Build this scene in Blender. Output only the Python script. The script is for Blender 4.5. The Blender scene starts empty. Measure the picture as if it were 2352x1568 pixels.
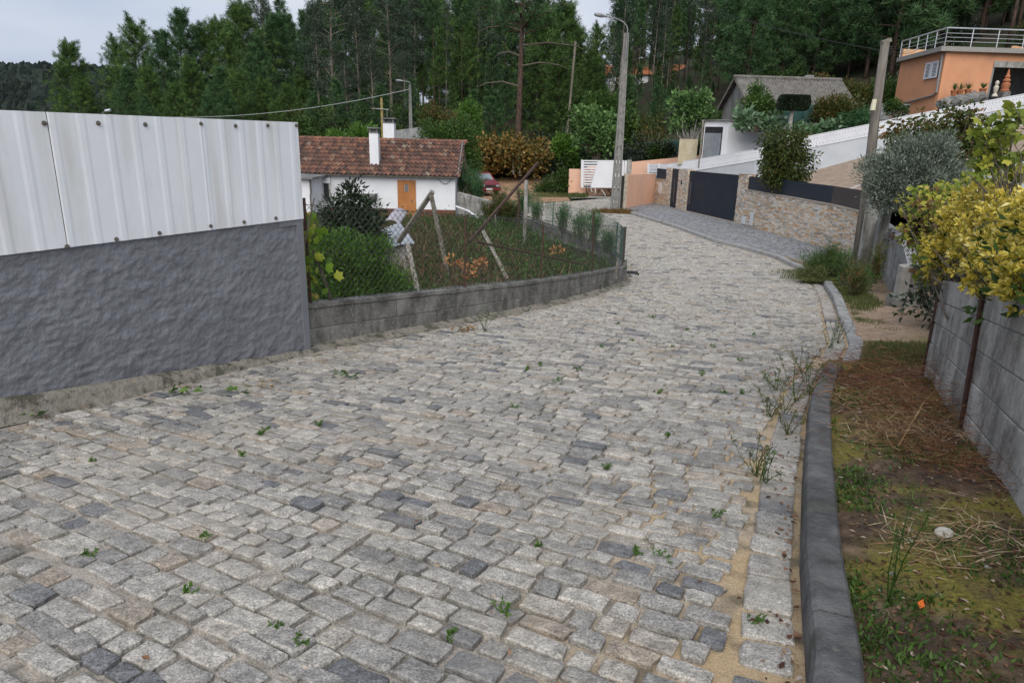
import bpy, bmesh, math, random
import numpy as np
from mathutils import Vector, Matrix

# ---------------------------------------------------------------- camera, sky, sun, exposure
F = 1568.0; TH = math.radians(16.6); RO = math.radians(1.4); EYE = 1.6
scene = bpy.context.scene
col = scene.collection
_f = Vector((0, math.cos(TH), -math.sin(TH))); _u = Vector((0, math.sin(TH), math.cos(TH))); _r = Vector((1, 0, 0))
CR = _r*math.cos(RO) + _u*math.sin(RO); CU = _u*math.cos(RO) - _r*math.sin(RO); CF = _f
cam_d = bpy.data.cameras.new('camera'); cam = bpy.data.objects.new('camera', cam_d); col.objects.link(cam)
cam_d.sensor_width = 36; cam_d.lens = 24; cam_d.clip_start = 0.05; cam_d.clip_end = 3000
m = Matrix.Identity(4)
for i in range(3):
    m[i][0] = CR[i]; m[i][1] = CU[i]; m[i][2] = -CF[i]
m[2][3] = EYE
cam.matrix_world = m
scene.camera = cam

SUN_EL = math.radians(44); SUN_AZ = math.radians(188)      # azimuth clockwise from +Y (veiled sun behind the camera's left shoulder)
world = bpy.data.worlds.new('World'); scene.world = world; world.use_nodes = True
wn = world.node_tree; wn.nodes.clear()
def wnode(t, **k):
    n = wn.nodes.new(t)
    for a, b in k.items(): setattr(n, a, b)
    return n
sky = wnode('ShaderNodeTexSky'); sky.sky_type = 'NISHITA'; sky.sun_disc = False
sky.sun_elevation = SUN_EL; sky.sun_rotation = SUN_AZ; sky.air_density = 1.0; sky.dust_density = 2.0; sky.altitude = 200
bg1 = wnode('ShaderNodeBackground'); bg1.inputs[1].default_value = 0.07
wn.links.new(sky.outputs[0], bg1.inputs[0])
# overcast deck: soft cloud cover over the blue sky
tc = wnode('ShaderNodeTexCoord'); mp = wnode('ShaderNodeMapping'); mp.inputs['Scale'].default_value = (1.0, 1.0, 3.0)
wn.links.new(tc.outputs['Generated'], mp.inputs[0])
nz = wnode('ShaderNodeTexNoise'); nz.inputs['Scale'].default_value = 1.7; nz.inputs['Detail'].default_value = 5
wn.links.new(mp.outputs[0], nz.inputs['Vector'])
cr = wnode('ShaderNodeValToRGB'); cr.color_ramp.elements[0].position = .32; cr.color_ramp.elements[1].position = .68
cr.color_ramp.elements[0].color = (0.44, 0.53, 0.74, 1); cr.color_ramp.elements[1].color = (0.82, 0.86, 0.95, 1)
wn.links.new(nz.outputs['Fac'], cr.inputs[0])
bg2 = wnode('ShaderNodeBackground'); bg2.inputs[1].default_value = 0.47
wn.links.new(cr.outputs[0], bg2.inputs[0])
mx = wnode('ShaderNodeMixShader'); mx.inputs[0].default_value = 0.90
wn.links.new(bg1.outputs[0], mx.inputs[1]); wn.links.new(bg2.outputs[0], mx.inputs[2])
wo = wnode('ShaderNodeOutputWorld'); wn.links.new(mx.outputs[0], wo.inputs[0])

sun_d = bpy.data.lights.new('sun', 'SUN'); sun_d.energy = 1.5; sun_d.angle = math.radians(60); sun_d.color = (1, 0.96, 0.9)
sun = bpy.data.objects.new('sun', sun_d); col.objects.link(sun)
sd = Vector((math.sin(SUN_AZ)*math.cos(SUN_EL), math.cos(SUN_AZ)*math.cos(SUN_EL), math.sin(SUN_EL)))
sun.rotation_euler = sd.to_track_quat('Z', 'Y').to_euler(); sun.location = sd*50
vs = scene.view_settings
vs.view_transform = 'Standard'; vs.look = 'None'; vs.gamma = 1; vs.use_curve_mapping = False; vs.exposure = 0.95
scene.cycles.max_bounces = 6; scene.cycles.transparent_max_bounces = 8
scene.cycles.use_denoising = True

rng = np.random.default_rng(7); random.seed(7)
R = math.radians

# ---------------------------------------------------------------- placing helpers (survey of the photograph)
def ray(x, y): return CF + CR*((x-1176)/F) - CU*((y-784)/F)
def P(x, y, Y):
    d = ray(x, y); k = Y/d.y; return Vector((d.x*k, Y, EYE+d.z*k))
def G(x, y, z0=.08, sl=.105):
    d = ray(x, y); k = (z0-EYE)/(d.z+sl*d.y); return Vector((d.x*k, d.y*k, EYE+d.z*k))
def C(x, y, dz=0): return G(x, y, -1.465+dz, .015)
def VW(x, y, p0, a):
    d = ray(x, y); n = (a[1], -a[0]); k = (p0[0]*n[0]+p0[1]*n[1])/(d.x*n[0]+d.y*n[1]); return Vector((d.x*k, d.y*k, EYE+d.z*k))
def pix(p):
    q = Vector(p)-Vector((0, 0, EYE)); Z = q.dot(CF)
    return (1176+F*q.dot(CR)/Z, 784-F*q.dot(CU)/Z, Z)
def sm(x, a, b):
    t = min(1, max(0, (x-a)/(b-a))); return t*t*(3-2*t)
def RZ(Y):                     # road height along the descent and the level street beyond it
    a = .08-.105*Y; b = -1.465-.015*Y
    k = .12; h = max(k-abs(a-b), 0)/k
    return max(a, b)+h*h*k*.25

# ---------------------------------------------------------------- object helpers
def tag(o, label=None, cat=None, group=None, kind=None):
    if label: o['label'] = label
    if cat: o['category'] = cat
    if group: o['group'] = group
    if kind: o['kind'] = kind
    return o
def empty(name, loc, label=None, cat=None, group=None, kind=None):
    o = bpy.data.objects.new(name, None); col.objects.link(o); o.location = loc; o.empty_display_size = .2
    return tag(o, label, cat, group, kind)
def link(name, me, mat, parent, origin):
    if mat is not None: me.materials.append(mat)
    o = bpy.data.objects.new(name, me); col.objects.link(o)
    o.location = origin
    if parent is not None:
        o.parent = parent
        wl = Vector(parent.location); q = parent.parent
        while q is not None: wl += Vector(q.location); q = q.parent
        o.location = Vector(origin)-wl
    return o
def np_build(name, V, faces, v, mat, parent=None, smooth=False, origin=None):
    V = np.asarray(V, dtype=np.float32)
    if origin is None: origin = V.mean(0) if len(V) else (0, 0, 0)
    V = V-np.asarray(origin, dtype=np.float32)
    me = bpy.data.meshes.new(name); n = len(V)
    if isinstance(faces, np.ndarray):
        k = faces.shape[1]; nf = len(faces)
        me.vertices.add(n); me.vertices.foreach_set('co', V.ravel())
        me.loops.add(nf*k); me.loops.foreach_set('vertex_index', faces.astype(np.int32).ravel())
        me.polygons.add(nf); me.polygons.foreach_set('loop_start', np.arange(0, nf*k, k, dtype=np.int32))
        me.update(calc_edges=True)
    else:
        me.from_pydata(V.tolist(), [], faces); me.update()
    if v is not None:
        at = me.attributes.new('v', 'FLOAT', 'POINT')
        at.data.foreach_set('value', np.asarray(v, dtype=np.float32))
    if smooth: me.polygons.foreach_set('use_smooth', np.ones(len(me.polygons), dtype=bool))
    return link(name, me, mat, parent, Vector([float(a) for a in origin]))
class MB:
    def __init__(s): s.v = []; s.f = []; s.a = []
    def add(s, vs, fs, a=.5):
        b = len(s.v); s.v += [tuple(q) for q in vs]; s.a += [a]*len(vs)
        s.f += [tuple(i+b for i in q) for q in fs]; return s
    def hexa(s, c, a=.5):      # 8 corners: bottom ring then top ring
        return s.add(c, [(3, 2, 1, 0), (4, 5, 6, 7), (0, 1, 5, 4), (1, 2, 6, 5), (2, 3, 7, 6), (3, 0, 4, 7)], a)
    def box(s, c, d, yaw=0, a=.5, mat=None):
        x, y, z = d[0]/2, d[1]/2, d[2]/2
        q = [(-x, -y, -z), (x, -y, -z), (x, y, -z), (-x, y, -z), (-x, -y, z), (x, -y, z), (x, y, z), (-x, y, z)]
        mm = mat if mat is not None else Matrix.Rotation(yaw, 3, 'Z')
        return s.hexa([Vector(c)+mm@Vector(p) for p in q], a)
    def bar(s, p0, p1, w, h=None, a=.5, up=(0, 0, 1)):
        p0 = Vector(p0); p1 = Vector(p1); d = p1-p0; L = d.length; d = d/L
        sx = d.cross(Vector(up)); sx = sx.normalized() if sx.length > 1e-4 else Vector((1, 0, 0)); sy = sx.cross(d)
        mm = Matrix((sx, d, sy)).transposed()
        return s.box((p0+p1)/2, (w, L, h or w), 0, a, mm)
    def tube(s, pts, rad, n=6, a=.5, cap=True):
        pts = [Vector(p) for p in pts]; N = len(pts)
        if not hasattr(rad, '__len__'): rad = [rad]*N
        vs = []; ref = None
        for i, p in enumerate(pts):
            d = (pts[min(i+1, N-1)]-pts[max(i-1, 0)]); d = d.normalized() if d.length > 1e-9 else Vector((0, 0, 1))
            if ref is None: ref = d.orthogonal().normalized()
            ref = (ref-d*ref.dot(d)); ref = ref.normalized() if ref.length > 1e-6 else d.orthogonal().normalized()
            t = d.cross(ref)
            for k in range(n):
                an = 2*math.pi*k/n; vs.append(p+(ref*math.cos(an)+t*math.sin(an))*rad[i])
        fs = [(i*n+k, i*n+(k+1) % n, (i+1)*n+(k+1) % n, (i+1)*n+k) for i in range(N-1) for k in range(n)]
        if cap: fs += [tuple(range(n-1, -1, -1)), tuple((N-1)*n+k for k in range(n))]
        return s.add(vs, fs, a)
    def prism(s, poly, off, a=.5):   # polygon (3-D points) extruded by a vector
        n = len(poly); off = Vector(off)
        vs = [Vector(p) for p in poly]+[Vector(p)+off for p in poly]
        fs = [tuple(range(n-1, -1, -1)), tuple(range(n, 2*n))]+[(i, (i+1) % n, n+(i+1) % n, n+i) for i in range(n)]
        return s.add(vs, fs, a)
    def lathe(s, prof, c, n=12, a=.5):
        c = Vector(c); vs = []
        for r, z in prof:
            for k in range(n): vs.append(c+Vector((r*math.cos(2*math.pi*k/n), r*math.sin(2*math.pi*k/n), z)))
        N = len(prof)
        fs = [(i*n+k, i*n+(k+1) % n, (i+1)*n+(k+1) % n, (i+1)*n+k) for i in range(N-1) for k in range(n)]
        fs += [tuple(range(n-1, -1, -1)), tuple((N-1)*n+k for k in range(n))]
        return s.add(vs, fs, a)
    def grid(s, fn, nu, nv, a=None):
        vs = []; av = []
        for i in range(nu+1):
            for j in range(nv+1):
                r = fn(i/nu, j/nv); vs.append(r[:3]); av.append(r[3] if len(r) > 3 else .5)
        b = len(s.v); s.v += [tuple(q) for q in vs]; s.a += av
        s.f += [(b+i*(nv+1)+j, b+(i+1)*(nv+1)+j, b+(i+1)*(nv+1)+j+1, b+i*(nv+1)+j+1) for i in range(nu) for j in range(nv)]
        return s
    def build(s, name, mat, parent=None, smooth=False, origin=None, bevel=0):
        o = np_build(name, np.array(s.v, dtype=np.float32), s.f, s.a, mat, parent, smooth, origin)
        if bevel:
            bm = bmesh.new(); bm.from_mesh(o.data)
            bmesh.ops.bevel(bm, geom=bm.edges[:], offset=bevel, segments=1, affect='EDGES', profile=.5)
            bm.to_mesh(o.data); bm.free()
        return o
def children(o): return [c for c in scene.objects if c.parent == o]
KIDS = {}
def copy_tree(o, loc, rz=0, sc=1.0, label=None, group=None):
    if o.name not in KIDS: KIDS[o.name] = [(c, [g for g in scene.objects if g.parent == c]) for c in children(o)]
    c = o.copy(); col.objects.link(c); c.location = loc; c.rotation_euler = (0, 0, rz); c.scale = (sc, sc, sc)
    if label: c['label'] = label
    if group: c['group'] = group
    for ch, gs in KIDS[o.name]:
        d = ch.copy(); col.objects.link(d); d.parent = c
        for g in gs:
            e = g.copy(); col.objects.link(e); e.parent = d
    return c

# ---------------------------------------------------------------- materials
def new_mat(name):
    mt = bpy.data.materials.new(name); mt.use_nodes = True; nt = mt.node_tree; nt.nodes.clear()
    out = nt.nodes.new('ShaderNodeOutputMaterial'); b = nt.nodes.new('ShaderNodeBsdfPrincipled')
    nt.links.new(b.outputs[0], out.inputs[0]); return mt, nt, b, out
def N_(nt, t, **k):
    n = nt.nodes.new(t)
    for a, b in k.items(): setattr(n, a, b)
    return n
def noise(nt, scale, detail=5, stretch=None, coords='W', rough=.55, dist=0):
    if coords == 'W': src = N_(nt, 'ShaderNodeNewGeometry').outputs['Position']
    else: src = N_(nt, 'ShaderNodeTexCoord').outputs['Object']
    mp = N_(nt, 'ShaderNodeMapping'); nt.links.new(src, mp.inputs[0])
    if stretch: mp.inputs['Scale'].default_value = stretch
    n = N_(nt, 'ShaderNodeTexNoise'); n.inputs['Scale'].default_value = scale; n.inputs['Detail'].default_value = detail
    n.inputs['Roughness'].default_value = rough; n.inputs['Distortion'].default_value = dist
    nt.links.new(mp.outputs[0], n.inputs['Vector']); return n.outputs['Fac']
def ramp(nt, fac, stops, interp='LINEAR'):
    r = N_(nt, 'ShaderNodeValToRGB'); e = r.color_ramp.elements; r.color_ramp.interpolation = interp
    while len(e) < len(stops): e.new(.5)
    for i, (p, c) in enumerate(stops):
        e[i].position = p; e[i].color = (*c, 1) if hasattr(c, '__len__') else (c, c, c, 1)
    nt.links.new(fac, r.inputs[0]); return r.outputs[0]
def mix(nt, fac, a, b, mode='MIX'):
    m_ = N_(nt, 'ShaderNodeMix'); m_.data_type = 'RGBA'; m_.blend_type = mode
    for s, v in ((0, fac), (6, a), (7, b)):
        if hasattr(v, 'is_linked') or hasattr(v, 'links'): nt.links.new(v, m_.inputs[s])
        elif s == 0: m_.inputs[0].default_value = v
        else: m_.inputs[s].default_value = (*v, 1)
    return m_.outputs[2]
def attr(nt, name='v'):
    a = N_(nt, 'ShaderNodeAttribute'); a.attribute_name = name; return a.outputs['Fac']
def bump(nt, b, hs, dist=.01, strength=1):
    prev = None
    for h, d in hs:
        n = N_(nt, 'ShaderNodeBump'); n.inputs['Strength'].default_value = strength; n.inputs['Distance'].default_value = d
        nt.links.new(h, n.inputs['Height'])
        if prev: nt.links.new(prev, n.inputs['Normal'])
        prev = n.outputs[0]
    nt.links.new(prev, b.inputs['Normal'])
def M(name, c1, c2=None, scale=4, rough=.85, bumps=(), coords='W', stretch=None, stain=None, speck=None, spec=.3, metal=0, lo=.35, hi=.65, var=None):
    """plain surface: two-tone noise, optional stains (colour, scale, stretch, lo, hi), specks, bumps [(scale, dist)], var = ramp on v"""
    mt, nt, b, out = new_mat(name)
    if var: c = ramp(nt, attr(nt), var[0], var[1] if len(var) > 1 else 'LINEAR')
    else: c = None
    if c2 is not None:
        n = noise(nt, scale, 6, stretch, coords)
        if c is None: c = ramp(nt, n, [(lo, c1), (hi, c2)])
        else: c = mix(nt, 1.0, c, ramp(nt, n, [(lo, c1), (hi, c2)]), 'MULTIPLY')
    if c is None: b.inputs['Base Color'].default_value = (*c1, 1)
    for st in (stain or ()):
        f = ramp(nt, noise(nt, st[1], 5, st[2], coords), [(st[3], 0.0), (st[4], 1.0)])
        c = mix(nt, f, c if c is not None else c1, st[0])
    if speck:
        f = ramp(nt, noise(nt, speck[1], 2, None, coords), [(speck[2], 0.0), (speck[2]+.06, 1.0)])
        c = mix(nt, f, c if c is not None else c1, speck[0])
    if c is not None: nt.links.new(c, b.inputs['Base Color'])
    b.inputs['Roughness'].default_value = rough; b.inputs['Specular IOR Level'].default_value = spec; b.inputs['Metallic'].default_value = metal
    if bumps: bump(nt, b, [(noise(nt, s, 4, None, coords), d) for s, d in bumps])
    return mt
def leaf_mat(name, stops, trans=.25, rough=.55, spec=.3):
    mt, nt, b, out = new_mat(name)
    c = ramp(nt, attr(nt), stops); nt.links.new(c, b.inputs['Base Color'])
    b.inputs['Roughness'].default_value = rough; b.inputs['Specular IOR Level'].default_value = spec
    t = N_(nt, 'ShaderNodeBsdfTranslucent'); nt.links.new(c, t.inputs[0])
    ms = N_(nt, 'ShaderNodeMixShader'); ms.inputs[0].default_value = trans
    nt.links.new(b.outputs[0], ms.inputs[1]); nt.links.new(t.outputs[0], ms.inputs[2]); nt.links.new(ms.outputs[0], out.inputs[0])
    return mt
# ================================================================ GROUND, ROAD, KERBS
# main lines of the place (road edge under the left walls, kerb on the right)
A = Vector((.467, .884, 0))                       # direction of the descent along the left walls
W1 = Vector((-2.21, 7.04, 0))                     # end of the grey wall
LEFT = [W1-A*13, W1, G(1000, 752), G(1200, 715), G(1330, 686), G(1440, 652)]
LEFT = [Vector((p.x, p.y, 0)) for p in LEFT]
KERB1 = [G(1850, 1568)-Vector((.45, .9, 0))*5.5, G(1850, 1568), G(1836, 1300), G(1842, 1100), G(1856, 950), G(1880, 880), G(1905, 850)]
KERB1 = [Vector((p.x, p.y, 0)) for p in KERB1]
KERB2 = [G(1932, 833), G(1950, 790), G(1928, 735), G(1912, 690), G(1890, 655), C(1850, 628), C(1780, 594), C(1700, 571), C(1640, 557), C(1560, 527), C(1500, 508), C(1447, 492)]
KERB2 = [Vector((p.x, p.y, 0)) for p in KERB2]
def along(poly, t):
    """x on a polyline at forward distance t"""
    for a, b in zip(poly, poly[1:]):
        if (a.y-t)*(b.y-t) <= 0 and abs(b.y-a.y) > 1e-6: return a.x+(b.x-a.x)*(t-a.y)/(b.y-a.y)
    return poly[0].x if abs(t-poly[0].y) < abs(t-poly[-1].y) else poly[-1].x
GARD_Y = [(8, -1.25), (14, -1.65), (22, -2.05), (36, -2.5), (60, -2.5)]
def gz(Y):
    for (a, za), (b, zb) in zip(GARD_Y, GARD_Y[1:]):
        if Y <= b: return za+(zb-za)*max(0, (Y-a)/(b-a))
    return GARD_Y[-1][1]
def lw_side(x, y):             # > 0 right of the left wall line
    if y < W1.y: return x-(W1.x+(y-W1.y)*A.x/A.y)
    return x-along(LEFT, min(y, LEFT[-1].y))
def T(x, Y):                   # terrain
    Yc = max(Y, -8)
    base = RZ(Yc)-.14 if Yc < 45 else -2.14-.14
    z = base
    if Yc > 50: z += (.11-.075*sm(-x, 8, 30))*(min(Yc, 170)-50)
    # hill on the right
    if Yc > 20: xb = 10.7
    elif Yc > 12: xb = 7.4+(Yc-12)*.41
    else: xb = max(4.3, 3.84+(Yc-6.04)*.444+.5) if Yc < 6.1 else 4.4+(Yc-6.1)*.51
    hr = (.16+.13*sm(Yc, 18, 30))*max(0, min(x-xb, 60))+.17*max(0, min(Yc-38, 20))*sm(x, 7.5, 12)
    z += hr
    # bank behind the white house
    z += 2.2*sm(Yc, 42, 55)*sm(-x, 2, 9)
    # sunken garden
    if Yc < 40.5:
        g = gz(max(Yc, 8))-.25
        k = sm(-lw_side(x, Yc), .1, 1.0) if Yc < 16 else sm(3.3-x+ (Yc-17)*-.16, .0, 1.2)
        k *= 1-sm(Yc, 38.5, 40.5)
        z = z*(1-k)+min(z, g)*k
    z += (.35*math.sin(x*.11+Yc*.07)+.2*math.sin(x*.31-Yc*.23))*sm(Yc, 58, 80)
    return z
def spaced(lo, hi, f0, r): 
    out = [0.0]; s = f0
    while out[-1] < hi: out.append(out[-1]+s); s *= r
    neg = [0.0]; s = f0
    while neg[-1] > lo: neg.append(neg[-1]-s); s *= r
    return np.array(sorted(set(neg+out)))
gx = spaced(-420, 420, .6, 1.045); gy = np.concatenate([np.arange(-10, 62, .8), 62+spaced(0, 420, 1.0, 1.04)[1:]])
GV = [(x, y, T(x, y)) for x in gx for y in gy]
ny = len(gy)
GFc = np.array([(i*ny+j, (i+1)*ny+j, (i+1)*ny+j+1, i*ny+j+1) for i in range(len(gx)-1) for j in range(ny-1)])
mt_ground = M('forest_floor', (.022, .024, .012), (.065, .048, .03), 1.2, .95, [(6, .05), (40, .01)], stain=[((.03, .045, .015), .25, None, .45, .6)])
tag(np_build('ground', GV, GFc, None, mt_ground, None, True, (0, 0, 0)), kind='structure')

# --- far wooded hill on the left
mt_hill = M('far_wood', (.012, .02, .016), (.028, .042, .03), .06, .95, [(.25, 2.5)])
def hillf(u, w):
    x = -640+u*780; y = 330+w*400
    h = 36*math.exp(-((x+300)/150)**2)+25*math.exp(-((x+520)/140)**2)+8*math.exp(-((x+90)/110)**2)
    h *= sm(w, -.15, .45)*1.0
    k = max(0, 1-abs(w-.45)*1.2)
    return (x, y, -6+h+6*k+(rng.random()**2*6.5 if .05 < w < .95 else 0))
mb = MB().grid(hillf, 420, 110)
tag(mb.build('hill', mt_hill), kind='structure')

# --- cobbled descent: bedding sand with setts
def sett_mat(name):
    mt, nt, b, out = new_mat(name)
    c = ramp(nt, attr(nt), [(0, (.135, .137, .142)), (.07, (.165, .167, .172)), (.12, (.22, .213, .20)), (.35, (.283, .270, .248)), (.6, (.335, .317, .286)), (.86, (.40, .377, .335)), (.93, (.29, .25, .205)), (.965, (.33, .28, .225)), (1, (.45, .425, .385))])
    s1 = ramp(nt, noise(nt, 105, 4, None, 'W', .8), [(.30, .30), (.5, 1.0), (.70, 1.85)])
    s2 = ramp(nt, noise(nt, 17, 5), [(.3, .66), (.7, 1.30)])
    c = mix(nt, 1, c, s1, 'MULTIPLY'); c = mix(nt, 1, c, s2, 'MULTIPLY')
    f = ramp(nt, noise(nt, 3.1, 4), [(.55, 0.0), (.75, .4)])
    c = mix(nt, f, c, (.16, .135, .09))
    f = ramp(nt, noise(nt, .9, 6, None, 'W', .65), [(.48, 0.0), (.68, .45)]); c = mix(nt, f, c, ramp(nt, noise(nt, 60, 3), [(.3, (.30, .265, .215)), (.7, (.52, .47, .39))]))
    nt.links.new(c, b.inputs['Base Color']); b.inputs['Roughness'].default_value = .78; b.inputs['Specular IOR Level'].default_value = .35
    bump(nt, b, [(noise(nt, 30, 4), .010), (noise(nt, 150, 3), .003)]); return mt
mt_sett = sett_mat('granite_sett')
def bed_mat():
    mt, nt, b, out = new_mat('bedding_sand')
    n = noise(nt, 130, 3, None, 'W', .7)
    grey = ramp(nt, n, [(.28, (.17, .15, .125)), (.5, (.40, .355, .30)), (.72, (.62, .57, .50))])
    sand = ramp(nt, n, [(.28, (.30, .21, .11)), (.5, (.47, .345, .20)), (.75, (.60, .47, .31))])
    w = noise(nt, 1.6, 5)
    ad = N_(nt, 'ShaderNodeMath', operation='ADD'); nt.links.new(attr(nt), ad.inputs[0])
    sc_ = N_(nt, 'ShaderNodeMath', operation='MULTIPLY_ADD'); nt.links.new(w, sc_.inputs[0]); sc_.inputs[1].default_value = 1.2; sc_.inputs[2].default_value = -.6
    nt.links.new(sc_.outputs[0], ad.inputs[1])
    c = mix(nt, ramp(nt, ad.outputs[0], [(.3, 0.0), (.6, 1.0)]), grey, sand)
    f = ramp(nt, noise(nt, 6, 5), [(.50, 0.0), (.64, .7)])
    c = mix(nt, f, c, (.085, .075, .05))
    nt.links.new(c, b.inputs['Base Color']); b.inputs['Roughness'].default_value = .95
    bump(nt, b, [(noise(nt, 9, 4), .02), (n, .006)]); return mt
mt_bed = bed_mat()
def kx(Y):                     # kerb line on the right of the road
    if Y <= KERB1[-1].y: return along(KERB1, Y)
    if Y <= KERB2[0].y: return KERB1[-1].x+(KERB2[0].x-KERB1[-1].x)*(Y-KERB1[-1].y)/(KERB2[0].y-KERB1[-1].y)
    return along(KERB2, Y)
# sheet under the setts (road coordinates u across, w along)
AX = Vector((.467, .884, 0)); BX = Vector((.884, -.467, 0))
def bedf(u, w):
    Y = -6+w*24.2
    x0 = W1.x+(Y-W1.y)*A.x/A.y if Y < W1.y else along(LEFT, min(Y, LEFT[-1].y))
    x1 = kx(Y)+.02; x = x0-.05+(x1-x0+.05)*u
    sand = .02+.55*sm(u, .66, .96)*(1-sm(Y, 8.5, 13))+.35*sm(Y, 6, 11)*sm(u, .25, .6)
    return (x, Y, RZ(Y)+.008*math.sin(x*2.1+Y)*math.sin(Y*1.7)-.011, sand)
road = tag(MB().grid(bedf, 60, 200).build('road', mt_bed, None, True), kind='structure')

def inside_row(c, d, L=14):
    """interval of t where c + t*d lies between the left wall foot and the kerb (both at that Y)"""
    ts = np.linspace(-L, L, 561); ok = []
    for t in ts:
        x = c.x+d.x*t; y = c.y+d.y*t
        if y > 17.35 or y < -3: continue
        if lw_side(x, y) > .17 and x < kx(y)-.27: ok.append(t)
    return (min(ok), max(ok)) if ok else None
def sett(cx, cy, dx, dy, ln, wd, h, v, fine, tilt):
    """one sett: corners of a rough block; returns verts, faces"""
    px, py = -dy, dx
    def at(a, b, z):
        x = cx+dx*a+px*b; y = cy+dy*a+py*b
        return (x, y, RZ(y)+z+tilt[0]*a+tilt[1]*b)
    hl, hw = ln/2, wd/2; j = lambda s: random.uniform(-s, s)
    if fine:
        ch = min(hw, hl)*random.uniform(.10, .28)
        ring = []
        for sx, sy in ((-1, -1), (1, -1), (1, 1), (-1, 1)):
            c0 = ch*random.uniform(.6, 1.3)
            a1 = (sx*hl, sy*(hw-c0)); a2 = (sx*(hl-c0), sy*hw)
            ring += [a1, a2] if (sx*sy > 0) else [a2, a1]
        # order starts bottom-left going counter-clockwise
        ring = [(-hl, -hw+ch), (-hl+ch, -hw), (hl*random.uniform(-.3, .3), -hw), (hl-ch, -hw), (hl, -hw+ch), (hl, hw-ch), (hl-ch, hw), (hl*random.uniform(-.3, .3), hw), (-hl+ch, hw), (-hl, hw-ch)]
        ring = [(a+j(.008), b+j(.006)) for a, b in ring]; n = len(ring)
        vs = [at(a*1.02, b*1.02, -.03) for a, b in ring]+[at(a, b, h-.006+j(.002)) for a, b in ring]
        ins = 1-.007/min(hl, hw)
        vs += [at(a*ins, b*ins, h+j(.003)) for a, b in ring]
        vs += [at(j(.02), j(.015), h+random.uniform(-.002, .004))]
        fs = []
        for k in range(2): fs += [(k*n+i, k*n+(i+1) % n, (k+1)*n+(i+1) % n, (k+1)*n+i) for i in range(n)]
        fs += [(2*n+i, 2*n+(i+1) % n, 3*n) for i in range(n)]
        return vs, fs
    c = [(-hl, -hw), (hl, -hw), (hl, hw), (-hl, hw)]; c = [(a+j(.013), b+j(.010)) for a, b in c]
    vs = [at(a, b, -.03) for a, b in c]+[at(a, b, h-.007) for a, b in c]+[at(a*.88, b*.84, h+j(.004)) for a, b in c]
    fs = [(8, 9, 10, 11)]
    for k in range(2): fs += [(k*4+i, k*4+(i+1) % 4, (k+1)*4+(i+1) % 4, (k+1)*4+i) for i in range(4)]
    return vs, fs
STONES = []
w = -9.0; org = Vector((0, 2.5, 0))
while w < 20.5:
    pitch = random.uniform(.090, .122)
    c = org+AX*w
    ang = .03*math.sin(w*.9)+random.uniform(-.012, .012)
    d = Vector((BX.x*math.cos(ang)-BX.y*math.sin(ang), BX.x*math.sin(ang)+BX.y*math.cos(ang), 0))
    iv = inside_row(c, d)
    if iv:
        t = iv[0]+random.uniform(0, .1)
        while t < iv[1]:
            ln = random.choice([random.uniform(.10, .15), random.uniform(.16, .23), random.uniform(.18, .28)])
            ln = min(ln, iv[1]-t+.02)
            if ln > .07:
                q = c+d*(t+ln/2)
                wob = .02*math.sin(q.x*1.9+w*2)+random.uniform(-.006, .006); ra = random.gauss(0, .035); dd_ = Vector((d.x-ra*d.y, d.y+ra*d.x, 0)).normalized()
                STONES.append((q.x+AX.x*wob, q.y+AX.y*wob, dd_.x, dd_.y, ln-random.uniform(.012, .030), pitch-random.uniform(.010, .026)))
            t += ln
    w += pitch
# channel course along the kerb
for poly in (KERB1, KERB2[:6]):
    for a, b in zip(poly, poly[1:]):
        d = (b-a); L = d.length
        if L < .05: continue
        d /= L; n = Vector((-d.y, d.x, 0)); t = random.uniform(0, .05)
        while t < L:
            ln = min(random.uniform(.18, .34), L-t+.03); q = a+d*(t+ln/2)+n*.125
            if ln > .09: STONES.append((q.x, q.y, d.x, d.y, ln-.016, random.uniform(.165, .19)))
            t += ln
def inview(x, y, z, mgn=30):
    X, Yp, Z = pix((x, y, z)); return Z > .3 and -mgn < X < 2352+mgn and -mgn < Yp < 1568+mgn, X, Yp, Z
vis = []
for i, s in enumerate(STONES):
    ok, X, Yp, Z = inview(s[0], s[1], RZ(s[1]), 0)
    if ok: vis.append((Yp, i))
vis.sort(reverse=True)
single = set(i for _, i in vis[:300])
rest = MB()
for i, s in enumerate(STONES):
    ok, X, Yp, Z = inview(s[0], s[1], RZ(s[1]), 120)
    if s[1] < -2: continue
    v = random.random()
    v = v if v > .13 or random.random() < .7 else random.uniform(.2, .8)
    if s[1] > 6.5 and v > .13 and random.random() < .75*sm(s[1], 6.5, 11): v = random.uniform(.5, 1)
    h = random.uniform(.004, .020)
    fine = Z < 11
    vs, fs = sett(*s, h, v, fine, (random.uniform(-.035, .035), random.uniform(-.05, .05)))
    if i in single:
        np_build('cobble', vs, fs, [v]*len(vs), mt_sett, road, False)
    else: rest.add(vs, fs, v)
tag(rest.build('cobbles', mt_sett, road, False), kind='stuff')

# --- transverse channel at the foot of the descent
mt_conc = M('concrete', (.30, .29, .27), (.42, .40, .37), 3, .9, [(60, .004), (8, .01)], stain=[((.12, .11, .09), 1.2, None, .55, .75)])
mb = MB(); p0 = C(1448, 640, -.0); p1 = C(1850, 643)
for k in range(14):
    a = p0.lerp(p1, k/14); b = p0.lerp(p1, (k+1)/14-.002)
    a.z = RZ(a.y)+.01; b.z = RZ(b.y)+.01
    mb.bar(a, b, .22, .08, random.random())
tag(mb.build('drain_channel', mt_conc, None), kind='structure')

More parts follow.
